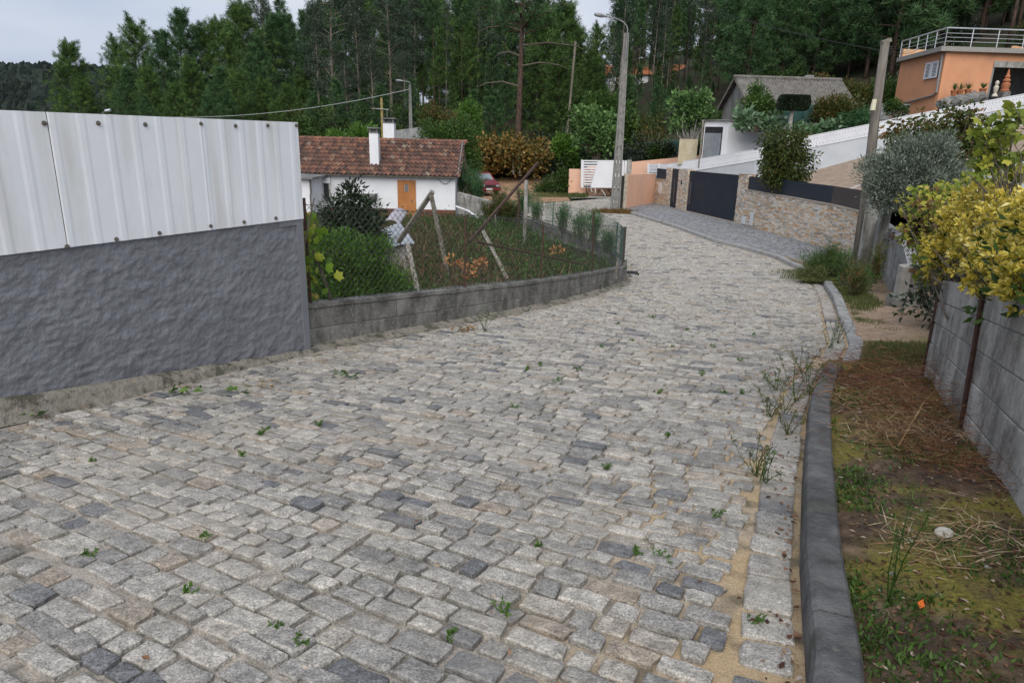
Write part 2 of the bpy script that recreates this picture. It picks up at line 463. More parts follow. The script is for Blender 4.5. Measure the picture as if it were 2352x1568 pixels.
# --- street beyond (level), dirt track, apron
STREET = [C(1440, 648), C(1435, 612), C(1404, 572), C(1368, 550), C(1255, 512), C(1190, 487), C(1160, 478), C(1215, 469), C(1310, 462), C(1395, 455), C(1445, 470), C(1447, 492), C(1500, 508), C(1560, 527), C(1640, 557), C(1700, 571), C(1780, 594), C(1850, 628), C(1845, 648)]
def poly_sheet(name, pts, zfn, mat, step=.5, vfn=None, parent=None):
    bm = bmesh.new()
    f = bm.faces.new([bm.verts.new((p[0], p[1], 0)) for p in pts])
    xs = [p[0] for p in pts]; ys = [p[1] for p in pts]
    for lo, hi, ax in ((min(xs), max(xs), 0), (min(ys), max(ys), 1)):
        t = lo+step
        while t < hi:
            co = (t, 0, 0) if ax == 0 else (0, t, 0); no = (1, 0, 0) if ax == 0 else (0, 1, 0)
            bmesh.ops.bisect_plane(bm, geom=bm.verts[:]+bm.edges[:]+bm.faces[:], plane_co=co, plane_no=no); t += step
    bm.normal_update()
    V = [(v.co.x, v.co.y, zfn(v.co.x, v.co.y)) for v in bm.verts]; idx = {v: i for i, v in enumerate(bm.verts)}
    flip = f.normal.z < 0
    Fs = [tuple(idx[v] for v in (reversed(q.verts) if sum(0 for _ in ()) or q.normal.z < 0 else q.verts)) for q in bm.faces]
    bm.free()
    return np_build(name, V, Fs, [vfn(a, b) if vfn else .5 for a, b, _ in V], mat, parent, True)
street = tag(poly_sheet('street', STREET, lambda x, y: RZ(y)-.004, mt_bed, 1.0, lambda x, y: .15), kind='structure')
def inpoly(x, y, P_):
    c = False; j = len(P_)-1
    for i in range(len(P_)):
        a, b = P_[i], P_[j]
        if (a[1] > y) != (b[1] > y) and x < (b[0]-a[0])*(y-a[1])/(b[1]-a[1])+a[0]: c = not c
        j = i
    return c
mb = MB(); y = 17.75
while y < 52:
    x = -3
    while x < 9.5:
        ln = random.uniform(.14, .27)
        if inpoly(x-.1, y, STREET) and inpoly(x+ln+.1, y, STREET):
            v = random.random()
            vs, fs = sett(x+ln/2, y+.05*math.sin(x), 1, 0, ln-.02, .125, random.uniform(.006, .02), v, False, (random.uniform(-.04, .04), random.uniform(-.05, .05)))
            mb.add(vs, fs, .5+.5*v if v > .10 else v)
        x += ln
    y += .145
tag(mb.build('cobbles', mt_sett, street, True), kind='stuff')

mt_dirt = M('red_dirt', (.28, .165, .095), (.42, .27, .17), 1.5, .95, [(12, .02), (90, .006)], stain=[((.12, .13, .05), .8, None, .56, .68), ((.17, .11, .07), 3, None, .55, .72)])
def TG(x, y, dz=.16):          # where the sight line meets the terrain
    Y = 30.0
    while Y < 120:
        p = P(x, y, Y)
        if p.z < T(p.x, Y)+dz: return p
        Y += .25
    return p
TRACK = [C(1158, 479), C(1075, 466), C(1040, 445), TG(1050, 430), TG(1100, 415), TG(1215, 402), TG(1290, 399), TG(1305, 408), TG(1255, 425), TG(1275, 445), C(1305, 455), C(1310, 462.5), C(1215, 469.5)]
tag(poly_sheet('dirt_track', TRACK, lambda x, y: max(T(x, y)+.16, RZ(min(y, 44))+.0)+.01, mt_dirt, 1.2), kind='structure')
APRON = [C(1308, 456), P(1335, 436, 48.8), P(1440, 432, 48.8), C(1444, 470), C(1395, 455)]
mt_apron = M('old_concrete', (.20, .195, .18), (.36, .35, .32), 1.2, .92, [(20, .01)], stain=[((.10, .11, .06), .7, None, .55, .7)])
tag(poly_sheet('concrete_apron', APRON, lambda x, y: RZ(y)+.012, mt_apron, 1.0), kind='structure')

# --- kerbs
mt_kerb = M('dark_kerb', (.075, .077, .08), (.17, .17, .168), 6, .8, [(110, .008), (25, .012), (8, .012)], stain=[((.16, .155, .14), 30, None, .58, .72), ((.05, .055, .03), 2.5, None, .55, .75)])
mt_kerb2 = M('pale_kerb', (.24, .24, .235), (.36, .355, .34), 5, .85, [(80, .004)], stain=[((.15, .14, .10), 2, None, .55, .75)])
def kerb(name, poly, wd, ht, mat, seg=.95, tail=None):
    root = tag(empty(name, (poly[1].x, poly[1].y, RZ(poly[1].y))), kind='structure')
    pts = []                                        # resample evenly
    acc = [0]
    for a, b in zip(poly, poly[1:]): acc.append(acc[-1]+(b-a).length)
    def at(s):
        s = max(0, min(acc[-1], s))
        for i in range(len(poly)-1):
            if s <= acc[i+1]: return poly[i].lerp(poly[i+1], (s-acc[i])/max(1e-6, acc[i+1]-acc[i]))
        return poly[-1].copy()
    s = 0; L = acc[-1]
    while s < L-.05:
        e = min(L, s+seg*random.uniform(.93, 1.07)); mb = MB(); n = 12
        rows = []
        oj = random.uniform(-.006, .006); zj = random.uniform(-.006, .006); hs = 1 if tail is None else 1
        for k in range(n+1):
            t = s+.006+(e-s-.012)*k/n; q = at(t); d = (at(t+.15)-at(t-.15)).normalized(); nn = Vector((d.y, -d.x, 0))
            hh = ht*(1 if tail is None else tail(t, L)); z = RZ(q.y)+zj
            ch = .028+random.uniform(-.008, .008)
            prof = [(-.005, -.15), (.0, hh-ch-.012), (.010, hh-ch*.4), (ch, hh), (wd-.012, hh+random.uniform(-.003, .003)), (wd, hh-.012), (wd, -.15)]
            rows.append([(q.x+nn.x*(o+oj), q.y+nn.y*(o+oj), z+zz) for o, zz in prof])
        m_ = len(rows[0]); vs = [p for r_ in rows for p in r_]
        fs = [(i*m_+j, (i+1)*m_+j, (i+1)*m_+j+1, i*m_+j+1) for i in range(n) for j in range(m_-1)]
        fs += [tuple(range(m_)), tuple(n*m_+j for j in range(m_-1, -1, -1))]
        mb.add(vs, fs, random.random()).build('kerb_stone', mat, root)
        s = e
    return root
kerb('kerb', KERB1, .148, .145, mt_kerb, tail=lambda t, L: 1-.85*sm(t, L-.35, L))
kerb('kerb', KERB2, .17, .12, mt_kerb2, .9, tail=lambda t, L: .25+.75*sm(t, 2, 9))

# --- verge on the right between kerb and block wall
mt_soil, nt, b, out = new_mat('verge_soil')
n1 = noise(nt, 9, 6); n2 = noise(nt, 60, 4)
dark = ramp(nt, n1, [(.3, (.035, .022, .014)), (.55, (.105, .068, .04)), (.75, (.24, .17, .11))])
moss = ramp(nt, n2, [(.3, (.10, .092, .008)), (.7, (.29, .25, .035))])
sandy = ramp(nt, n1, [(.3, (.25, .16, .10)), (.6, (.40, .29, .20)), (.8, (.5, .41, .31))])
c = mix(nt, ramp(nt, noise(nt, 1.9, 6, None, 'W', .65), [(.46, 0.0), (.62, .9)]), dark, moss)
c = mix(nt, ramp(nt, noise(nt, 120, 2), [(.66, 0.0), (.72, .8)]), c, (.33, .29, .24))
c = mix(nt, attr(nt), c, sandy)
nt.links.new(c, b.inputs['Base Color']); b.inputs['Roughness'].default_value = .95
bump(nt, b, [(noise(nt, 7, 5), .05), (n2, .012), (noise(nt, 200, 2), .004)])
RW0 = Vector((3.84, 6.04, 0)); RA = Vector((.406, .914, 0))
def rwx(Y):
    if Y < 6.1: return RW0.x+(Y-RW0.y)*RA.x/RA.y+.15
    if Y < 12.4: return 3.98+(8.4-3.98)*(Y-6.1)/6.3
    return 8.4+(10.35-8.4)*min(1, (Y-12.4)/7.5)
def vergef(u, w):
    Y = -4+w*24.6; x0 = kx(Y)+(.14 if not (6.72 < Y < 7.4) else -.15); x1 = rwx(Y)+.1; x = x0+(x1-x0)*u
    z = RZ(Y)+.085*(1-.8*sm(Y, 5.5, 7))+.05*math.sin(x*3.1+Y*2)*math.sin(Y*2.3)*.4+.10*u*(1-sm(Y, 6, 9))
    z += .10*sm(Y, 15.5, 17.5)
    s = sm(Y+.5*math.sin(x*3), 8.0, 9.0)*(1-sm(Y, 13.5, 15)*.5)
    return (x, Y, z, s*.95)
tag(MB().grid(vergef, 30, 200).build('verge', mt_soil, None, True), kind='structure')
def vz(x, Y):
    x0 = kx(Y)+.14; x1 = rwx(Y)+.1; u = (x-x0)/(x1-x0)
    return RZ(Y)+.085*(1-.8*sm(Y, 5.5, 7))+.05*math.sin(x*3.1+Y*2)*math.sin(Y*2.3)*.4+.10*u*(1-sm(Y, 6, 9))

# --- paved footway in front of the stone-clad wall
GWL = [C(1500, 470), C(1530, 476), C(1567, 488), C(1688, 517), C(1800, 549), C(1900, 579), C(1958, 599), C(1990, 612)]   # foot of the clad wall
PAV = [KERB2[i]+Vector((.16, .02, 0)) for i in range(5, 12)]
PAVP = [Vector((p.x, p.y, 0)) for p in PAV]+[C(1434, 484)]+[Vector((p.x-.02, p.y, 0)) for p in GWL]+[Vector((10.0, 19.0, 0)), Vector((9.0, 18.3, 0))]
mt_pave = M('footway_setts', (.17, .172, .18), (.28, .283, .288), 9, .85, [(25, .01), (90, .004)], stain=[((.09, .09, .085), 30, None, .52, .6)])
def pavz(x, y): return RZ(y)+.115
pav = tag(poly_sheet('footway', PAVP, pavz, mt_pave, .8), kind='structure')
mb = MB(); y = 18.8
mt_sett2 = M('footway_cube', (.65, .65, .65), (1.15, 1.15, 1.15), 20, .85, [(60, .004)], var=([(0, (.17, .173, .182)), (.5, (.26, .263, .272)), (1, (.35, .35, .355))],))
while y < 40:
    x = 5
    while x < 11:
        if inpoly(x-.06, y, PAVP) and inpoly(x+.16, y+.1, PAVP):
            z = pavz(x, y); a = .004; s_ = .047
            cx, cy = x+.05+random.uniform(-a, a), y+.05+random.uniform(-a, a)
            q = [(cx-s_, cy-s_), (cx+s_, cy-s_), (cx+s_, cy+s_), (cx-s_, cy+s_)]
            mb.add([(p_[0], p_[1], z-.01) for p_ in q]+[(cx+(p_[0]-cx)*.86, cy+(p_[1]-cy)*.86, z+random.uniform(.006, .014)) for p_ in q],
                   [(4, 5, 6, 7), (0, 1, 5, 4), (1, 2, 6, 5), (2, 3, 7, 6), (3, 0, 4, 7)], random.random())
        x += .11
    y += .11
tag(mb.build('cobbles', mt_sett2, pav), kind='stuff')

# --- sunken garden soil
mt_garden = M('garden_soil', (.07, .048, .03), (.16, .115, .07), 2.5, .95, [(10, .04), (60, .01)], stain=[((.06, .075, .025), .9, None, .5, .62)])
def gardf(u, w):
    Y = 7.2+w*29.4
    x1 = (along(LEFT, min(Y, 15))-.1) if Y < 15.2 else max(-.1, 2.75-max(0, (Y-17.3))*.195) if Y < 31.5 else -2.2
    x0 = -14-(Y-7)*.15; x = x0+(x1-x0)*u
    return (x, Y, gz(Y)+.05*math.sin(x*1.3+Y)*math.sin(Y*.9-x*.4))
tag(MB().grid(gardf, 60, 70).build('garden_bed', mt_garden, None, True), kind='structure')
# ================================================================ LEFT WALL, SHEET FENCE, LOW BLOCK WALL, RIGHT WALLS
def wall_plane(s, off=0): return W1-A*s+Vector((A.y, -A.x, 0))*off      # s metres back from the wall's end; off > 0 towards the road
def footz(s):                      # foot of the grey wall
    return -.65+s*.139
mt_render, nt, b, out = new_mat('grey_roughcast')
c = ramp(nt, noise(nt, 2.2, 5), [(.3, (.165, .17, .19)), (.7, (.225, .23, .25))])
c = mix(nt, ramp(nt, noise(nt, 1.3, 7, (1, 1, .5), 'W', .7), [(.52, 0.0), (.72, .5)]), c, (.25, .25, .262))
c = mix(nt, ramp(nt, noise(nt, 9, 6), [(.58, 0.0), (.72, .45)]), c, (.12, .12, .125))
nt.links.new(c, b.inputs['Base Color']); b.inputs['Roughness'].default_value = .6; b.inputs['Specular IOR Level'].default_value = .4
bump(nt, b, [(noise(nt, 42, 4), .010), (noise(nt, 150, 2), .003)])
mt_smooth = M('grey_band', (.18, .185, .205), (.215, .22, .24), 3, .6, [(60, .002)])
gw = empty('rendered_wall', wall_plane(2, 0)+Vector((0, 0, footz(2))), 'dark grey roughcast wall carrying the white metal sheets', 'wall')
from mathutils import noise as mnoise
def rough(u, w):
    s = 12*(1-u); s = .062+s; zt = .775; zb = footz(s)-.06
    z = zb+(zt-zb)*w
    p = Vector((s*8.0, z*10, 0)); q = Vector((s*25, z*31, 3))
    h = .012*mnoise.noise(p)+.011*mnoise.noise(q)+.009*abs(mnoise.noise(Vector((s*9+z*3, z*13, 9))))
    h = h if .02 < w < .985 else 0
    p3 = wall_plane(s, .02+h); return (p3.x, p3.y, z)
MB().grid(rough, 620, 82).build('render_coat', mt_render, gw, True)
mb = MB(); q = [wall_plane(12, .0), wall_plane(0, .0), wall_plane(0, -.2), wall_plane(12, -.2)]
zz = [footz(12), footz(0), footz(0), footz(12)]
mb.hexa([(p.x, p.y, z-.3) for p, z in zip(q, zz)]+[(p.x, p.y, .78) for p in q]).build('core', mt_smooth, gw)
mb = MB(); q = [wall_plane(.07, .037), wall_plane(-.012, .037), wall_plane(-.012, -.21), wall_plane(.07, -.21)]
mb.hexa([(p.x, p.y, footz(0)-.2) for p in q]+[(p.x, p.y, .80) for p in q]).build('corner_strip', mt_smooth, gw)
mb = MB(); q = [wall_plane(.30, .034), wall_plane(.0, .034), wall_plane(.0, -.2), wall_plane(.30, -.2)]
mb.hexa([(p.x, p.y, .70) for p in q]+[(p.x, p.y, .795+.012*i) for i, p in enumerate(q)]).build('corner_lump', mt_render, gw)
# footing
mt_foot = M('lichen_concrete', (.20, .185, .155), (.35, .32, .26), 5, .95, [(14, .03), (70, .008)], stain=[((.10, .095, .07), 5, None, .48, .62), ((.055, .05, .04), 12, None, .56, .7), ((.42, .38, .29), 16, None, .64, .74)])
def footf(u, w):
    s = -.1+u*12.2
    prof = [(.0, -.005), (.035, -.012), (.065, -.035), (.085, -.075), (.11, -.12), (.16, -.16)]
    i = min(4, int(w*5)); t = w*5-i; o = prof[i][0]*(1-t)+prof[i+1][0]*t; h = prof[i][1]*(1-t)+prof[i+1][1]*t
    p = wall_plane(s, o+.03+.025*mnoise.noise(Vector((s*2.3, w*2, 1)))*w)
    bz = min(footz(s)+.02, RZ(p.y)+.17)
    return (p.x, p.y, bz+h+.014*mnoise.noise(Vector((s*5, w*6, 4))))
MB().grid(footf, 260, 10).build('footing', mt_foot, gw, True)

# white profiled sheets
mt_sheet = M('white_sheet', (.77, .79, .815), (.83, .845, .86), 1.5, .42, [(3, .004)], spec=.5, stain=[((.62, .62, .58), 6, (1, 1, .10), .50, .78), ((.50, .49, .44), 14, (1, 1, .06), .66, .80)])
mt_rust = M('rusty_steel', (.04, .026, .02), (.095, .052, .036), 30, .8, [(80, .003)])
mt_screw = M('screw_grey', (.10, .095, .085), (.20, .18, .15), 60, .6, metal=.3)
sf = empty('sheet_fence', wall_plane(2)+Vector((0, 0, .78)), 'white profiled metal sheets screwed on top of the grey wall', 'fence')
def sheet(s0, s1, lift):
    prof = []; pitch = .2045; s = s0
    ks = []
    k = math.floor(s0/pitch)
    xs = [s0]
    while k*pitch < s1:
        for o in (-.040, -.016, .016, .040):
            t = k*pitch+o+.06
            if s0 < t < s1: xs.append(t)
        k += 1
    xs = sorted(xs)+[s1]; vs = []
    for t in xs:
        ph = ((t-.06)/pitch+.5) % 1-.5; d = abs(ph)*pitch
        h = .0035 if d < .02 else 0.0
        p = wall_plane(t, .045+h+lift); q = wall_plane(t, .044+h+lift)
        vs += [(p.x, p.y, .757), (p.x, p.y, 1.695)]
    n = len(xs); fs = [(2*i, 2*i+1, 2*i+3, 2*i+2) for i in range(n-1)]
    mb = MB().add(vs, fs)
    bk = [(v[0]-A.y*.0016, v[1]+A.x*.0016, v[2]) for v in vs]
    mb.add(bk, [tuple(reversed(f_)) for f_ in fs]); return mb.build('sheet', mt_sheet, sf)
sheet(-.02, 1.095, .0); sheet(1.10, 2.335, .003); sheet(2.34, 3.58, 0); sheet(3.585, 4.82, .003)
def screw(px, py):
    p = VW(px, py, (W1.x, W1.y), (A.x, A.y)); n = Vector((A.y, -A.x, 0))
    c0 = p+n*.047; mb = MB()
    mb.tube([c0, c0+n*.008], .017, 8); mb.tube([c0+n*.008, c0+n*.022], .009, 6); mb.build('screw', mt_screw, sf)
for q in ((92, 283), (216, 283), (324, 286), (452, 284), (532, 289), (606, 288), (672, 288), (145, 565), (258, 548), (357, 534), (475, 518), (552, 509), (625, 500)): screw(*q)
mb = MB(); pa = wall_plane(5.4, -.03); pb = wall_plane(-.01, -.03)
mb.bar((pa.x, pa.y, 1.60), (pb.x, pb.y, 1.60), .05, .06); mb.bar((pa.x, pa.y, .9), (pb.x, pb.y, .9), .05, .06)
mb.build('rail', mt_rust, sf)

# ---- concrete block walls
def block_mat(name, c1, c2, dirt, amt=(.42, .62)):
    mt, nt, b, out = new_mat(name)
    c = ramp(nt, noise(nt, 4, 5), [(.3, c1), (.7, c2)])
    c = mix(nt, 1, c, ramp(nt, attr(nt), [(0, .78), (1, 1.18)]), 'MULTIPLY')
    f = ramp(nt, noise(nt, 3.0, 8, (1, 1, .55), 'W', .7), [(amt[0], 0.0), (amt[1], .85)])
    c = mix(nt, f, c, dirt)
    f = ramp(nt, noise(nt, 38, 3), [(.60, 0.0), (.68, .6)]); c = mix(nt, f, c, (.42, .41, .38))
    f = ramp(nt, noise(nt, 7, 5), [(.60, 0.0), (.75, .5)]); c = mix(nt, f, c, (.05, .048, .04))
    nt.links.new(c, b.inputs['Base Color']); b.inputs['Roughness'].default_value = .95
    bump(nt, b, [(noise(nt, 18, 4), .010), (noise(nt, 110, 3), .004)]); return mt
mt_block = block_mat('stained_block', (.29, .28, .262), (.46, .445, .415), (.11, .104, .09))
mt_block_d = block_mat('dark_block', (.155, .152, .14), (.27, .262, .24), (.06, .058, .05), (.40, .60))
mt_block_l = block_mat('pale_block', (.23, .235, .24), (.36, .36, .355), (.11, .11, .10), (.45, .7))
mt_mortar = M('mortar', (.17, .165, .15), (.27, .26, .24), 8, .95, [(50, .006)])
def block_wall(name, poly, zb, zt, th, courses, blen, mat, label, cat='wall', group=None, side=-1, cap=0, joint=.011, jit=.004, extra=None):
    """poly: plan line of the visible face; zb / zt: foot and top heights along it; blocks follow the slope"""
    acc = [0]
    for a, b in zip(poly, poly[1:]): acc.append(acc[-1]+(b-a).length)
    L = acc[-1]
    def at(s):
        s = max(0, min(L, s))
        for i in range(len(poly)-1):
            if s <= acc[i+1]+1e-9: return poly[i].lerp(poly[i+1], (s-acc[i])/max(1e-6, acc[i+1]-acc[i]))
        return poly[-1].copy()
    def nrm(s):
        d = at(s+.08)-at(s-.08); d.z = 0; d = d.normalized(); return Vector((d.y, -d.x, 0))*(-side)   # towards the viewer side
    mid = at(L/2); root = empty(name, (mid.x, mid.y, zb(L/2)), label, cat, group)
    for k in range(courses):
        h0 = k/courses; h1 = (k+1)/courses; s = -(blen*.5 if k % 2 else 0)
        while s < L:
            a0 = max(0, s); a1 = min(L, s+blen)
            if a1-a0 > .06:
                o = random.uniform(-jit, jit); cs = []
                for hh, dj in ((h0, joint/2), (h1, -joint/2)):
                    for sx, inn in ((a0+joint/2, 0), (a1-joint/2, 0), (a1-joint/2, 1), (a0+joint/2, 1)):
                        p = at(sx); n = nrm(sx); z = zb(sx)+(zt(sx)-zb(sx))*hh+dj
                        q = p+n*(o if not inn else -th); cs.append((q.x, q.y, z))
                MB().hexa(cs, random.random()).build('block', mat, root, bevel=.006)
            s += blen
    core = MB(); nseg = max(2, int(L/.4)); 
    def cf(u, w):
        s = u*L; p = at(s)+nrm(s)*(-.008 if w < .25 or w > .85 else -.008); 
        return p
    vs = []; fs = []
    for i in range(nseg+1):
        s = L*i/nseg; p = at(s); n = nrm(s); a = p-n*.010; b_ = p-n*(th-.006)
        vs += [(a.x, a.y, zb(s)-.12), (a.x, a.y, zt(s)-.006), (b_.x, b_.y, zt(s)-.006), (b_.x, b_.y, zb(s)-.12)]
    for i in range(nseg):
        for j in range(3): fs.append((4*i+j, 4*i+j+1, 4*i+5+j, 4*i+4+j))
    fs += [(0, 1, 2, 3), (4*nseg+3, 4*nseg+2, 4*nseg+1, 4*nseg)]
    core.add(vs, fs).build('mortar_core', mt_mortar, root)
    if cap:
        vs = []; fs = []; nseg = max(4, int(L/.12))
        for i in range(nseg+1):
            s = L*i/nseg; p = at(s); n = nrm(s); a = p+n*(.012+random.uniform(-.004, .004)); b_ = p-n*(th+.01); z = zt(s)+random.uniform(-.004, .006)
            vs += [(a.x, a.y, z), (a.x, a.y, z+cap), (b_.x, b_.y, z+cap), (b_.x, b_.y, z)]
        for i in range(nseg):
            for j in range(4): fs.append((4*i+j, 4*i+(j+1) % 4, 4*i+4+(j+1) % 4, 4*i+4+j))
        fs += [(0, 1, 2, 3), (4*nseg+3, 4*nseg+2, 4*nseg+1, 4*nseg)]
        MB().add(vs, fs).build('coping', mat, root)
    return root
LOW = [Vector((p.x-.08, p.y+.04, 0)) for p in LEFT[1:]]+[C(1437, 632)]
LOW[-1].z = 0
LOW = [p.copy() for p in LOW]
LL = sum((b-a).length for a, b in zip(LOW, LOW[1:]))
def lowat(s):
    acc = 0
    for a, b in zip(LOW, LOW[1:]):
        l = (b-a).length
        if s <= acc+l: return a.lerp(b, (s-acc)/l)
        acc += l
    return LOW[-1].copy()
def low_zb(s): return RZ(lowat(max(0, min(LL, s))).y)-.02
def low_zt(s): return low_zb(s)+.47-.13*s/LL
block_wall('low_block_wall', LOW, low_zb, low_zt, .16, 2, .42, mt_block_d, 'low weather-stained concrete block wall under the chain-link fence', 'wall', cap=.05, side=-1)
# pale gutter mortar strip between low wall and setts
def gut(u, w):
    s = u*LL; p = lowat(s); d = (lowat(min(LL, s+.2))-lowat(max(0, s-.2))).normalized(); n = Vector((d.y, -d.x, 0))
    o = w*(.22+.06*mnoise.noise(Vector((s*1.5, 0, 2)))); q = p+n*(o-.02)
    return (q.x, q.y, RZ(q.y)+.055*(1-w)**1.5-.012*w+.012*mnoise.noise(Vector((s*4, w*3, 7))))
tag(MB().grid(gut, 220, 6).build('gutter_mortar', mt_foot, None, True), kind='structure')

# right wall, near
RWP = [Vector((RW0.x-RA.x*t, RW0.y-RA.y*t, 0)) for t in (0, 1.5, 3, 4.5, 6.5)]
def rw_zb(s): return RZ(6.04-.914*s)+.06
def rw_zt(s): return .47+.155*s*.95
block_wall('block_wall', RWP, rw_zb, rw_zt, .16, 5, .5, mt_block, 'tall grey concrete block wall under the yellow hedge', 'wall', side=-1, cap=0, joint=.007, jit=.004)
# rusty strap in the joint of the near wall
mt_ironp = M('rust_iron', (.035, .02, .016), (.085, .04, .028), 25, .8, [(60, .003)])
p = VW(2178, 1040, (RW0.x, RW0.y), (RA.x, RA.y)); q = VW(2262, 700, (RW0.x, RW0.y), (RA.x, RA.y))
n = Vector((-RA.y, RA.x, 0))
p = VW(2203, 1035, (RW0.x, RW0.y), (RA.x, RA.y)); q = VW(2265, 665, (RW0.x, RW0.y), (RA.x, RA.y))
mb = MB(); mb.bar(p+n*.014, q+n*.014, .026, .02, up=(1, 0, 0)); tag(mb.build('iron_post', mt_ironp), 'thin rusty iron post standing against the tall block wall', 'post')
p = VW(2116, 888, (RW0.x, RW0.y), (RA.x, RA.y)); q = VW(2158, 690, (RW0.x, RW0.y), (RA.x, RA.y))
mb = MB(); e = p+RA*.03; mb.bar((e.x, e.y, p.z-.05), (e.x, e.y, q.z+.02), .03, .03); tag(mb.build('iron_post', mt_ironp), 'rusty iron post at the end corner of the tall block wall', 'post')
# right wall, farther, beside the wooden pole
FW = [Vector((7.05, 12.1, 0)), Vector((8.2, 14.4, 0)), Vector((9.3, 17.0, 0)), Vector((10.15, 19.55, 0))]
FL = sum((b-a).length for a, b in zip(FW, FW[1:]))
def fwy(s): return 12.1+7.45*s/FL
block_wall('block_wall', FW, lambda s: RZ(fwy(s))-.03, lambda s: -.38+.0*s-.12*(1-s/FL), .18, 4, .5, mt_block_l, 'grey concrete block wall between the wooden pole and the stone trough', 'wall', side=1, cap=.06)
# ================================================================ FENCES AND GARDEN
mt_wire = M('fence_wire', (.05, .06, .05), (.10, .105, .09), 20, .6, metal=.3)
mt_gwire = M('green_wire', (.02, .06, .05), (.035, .09, .075), 20, .5)
mt_oldwood = M('weathered_wood', (.16, .145, .12), (.30, .28, .24), 6, .9, [(40, .004)], stretch=(1, 1, .2), stain=[((.09, .08, .06), 8, None, .55, .7)])
mt_post = M('concrete_post', (.26, .25, .23), (.40, .39, .36), 5, .9, [(40, .004)], stain=[((.13, .125, .10), 3, (1, 1, .2), .5, .7)])
def chain_link(root, at, L, zb, ht, pitch, rad, mat, n=3, name='wire_mesh'):
    """diamond mesh woven along a plan line"""
    mb = MB(); hh = ht
    for sgn in (1, -1):
        s0 = -3.0
        while s0 < L+3.0:
            pts = []
            K = 9
            for k in range(K+1):
                f = k/K; s = s0+sgn*(f*hh(min(max(s0, 0), L))-.5)
                if 0 <= s <= L:
                    p = at(s); pts.append((p.x, p.y, zb(s)+f*hh(s)))
            if len(pts) > 1: mb.tube(pts, rad, n, cap=False)
            s0 += pitch
    for f in (.02, .5, .985):
        pts = [(at(s).x, at(s).y, zb(s)+f*hh(s)) for s in np.linspace(0, L, 60)]
        mb.tube(pts, rad*1.3, n, cap=False)
    return mb.build(name, mat, root)
def fence_at(s):
    p = lowat(s); d = (lowat(min(LL, s+.2))-lowat(max(0, s-.2))).normalized(); return p+Vector((-d.y, d.x, 0))*.06
fzb = lambda s: low_zt(max(0, min(LL, s)))+.05
fr = empty('chain_link_fence', (fence_at(5).x, fence_at(5).y, fzb(5)), 'rusty chain-link fence on the low block wall round the garden', 'fence')
chain_link(fr, fence_at, LL, fzb, lambda s: 1.08-.22*s/LL, .088, .0028, mt_wire)
def nearest_s(px):
    best = min(np.linspace(0, LL, 400), key=lambda s: abs(pix((fence_at(s).x, fence_at(s).y, fzb(s)))[0]-px)); return best
for px, top, lean in ((712, 455, -.0), (1069, 497, 0), (1243, 516, .02), (1360, 484, -.12), (1430, 527, 0)):
    s = nearest_s(px); p = fence_at(s); z0 = fzb(s)-.1; z1 = P(px, top, p.y).z
    dq = (lowat(min(LL, s+.2))-lowat(max(0, s-.2))).normalized()
    MB().bar((p.x, p.y, z0), (p.x+dq.x*lean, p.y+dq.y*lean, z1), .028, .028, up=(1, 0, 0)).build('post', mt_rust, fr)
# curved retaining wall and its green fence
CW = [(-.04, 31.32), (1.13, 26.83), (1.9, 24.4), (2.58, 22.29), (2.82, 20.17), (2.82, 18.6), (2.68, 17.1), (2.45, 15.75)]
CW = [Vector((a, b_, 0)) for a, b_ in CW]
cacc = [0]
for a, b_ in zip(CW, CW[1:]): cacc.append(cacc[-1]+(b_-a).length)
CL = cacc[-1]
def cw_at(s):
    s = max(0, min(CL, s))
    for i in range(len(CW)-1):
        if s <= cacc[i+1]+1e-9: return CW[i].lerp(CW[i+1], (s-cacc[i])/(cacc[i+1]-cacc[i]))
    return CW[-1].copy()
cw_zt = lambda s: -1.25-.015*cw_at(s).y+.10*sm(s, CL-3, CL)
block_wall('curved_block_wall', CW, lambda s: gz(cw_at(s).y)-.12, cw_zt, .17, 4, .42, mt_block_d, 'curved dark concrete block wall holding the street above the garden', 'wall', side=-1, cap=.04)
gf = empty('green_mesh_fence', (2.9, 20, -1.5), 'thin green wire mesh fence along the street edge of the garden', 'fence')
chain_link(gf, lambda s: cw_at(s+4.5)+Vector((.06, .03, 0)), CL-4.6, lambda s: cw_zt(s+4.5)+.02, lambda s: .92, .08, .0022, mt_gwire)
for px, yb, yt, Y in ((1269, 520, 463, 25.2), (1413, 595, 510, 17.6), (1365, 556, 500, 22)):
    a = P(px, yb, Y); b_ = P(px, yt, Y); MB().bar(a, (a.x, a.y, b_.z), .03, .03, up=(1, 0, 0)).build('post', mt_gwire, gf)
# wall between house and track
HW = [Vector((-3.0, 36.0, 0)), Vector((-.35, 32.0, 0))]
hz0 = P(1040, 441, 36).z; hz1 = P(1137, 472, 32).z
block_wall('block_wall', HW, lambda s: gz(34)-.15, lambda s: hz0+(hz1-hz0)*min(1, s/4.8), .17, 5, .42, mt_block, 'grey concrete block wall running from the corner of the white house', 'wall', side=-1)

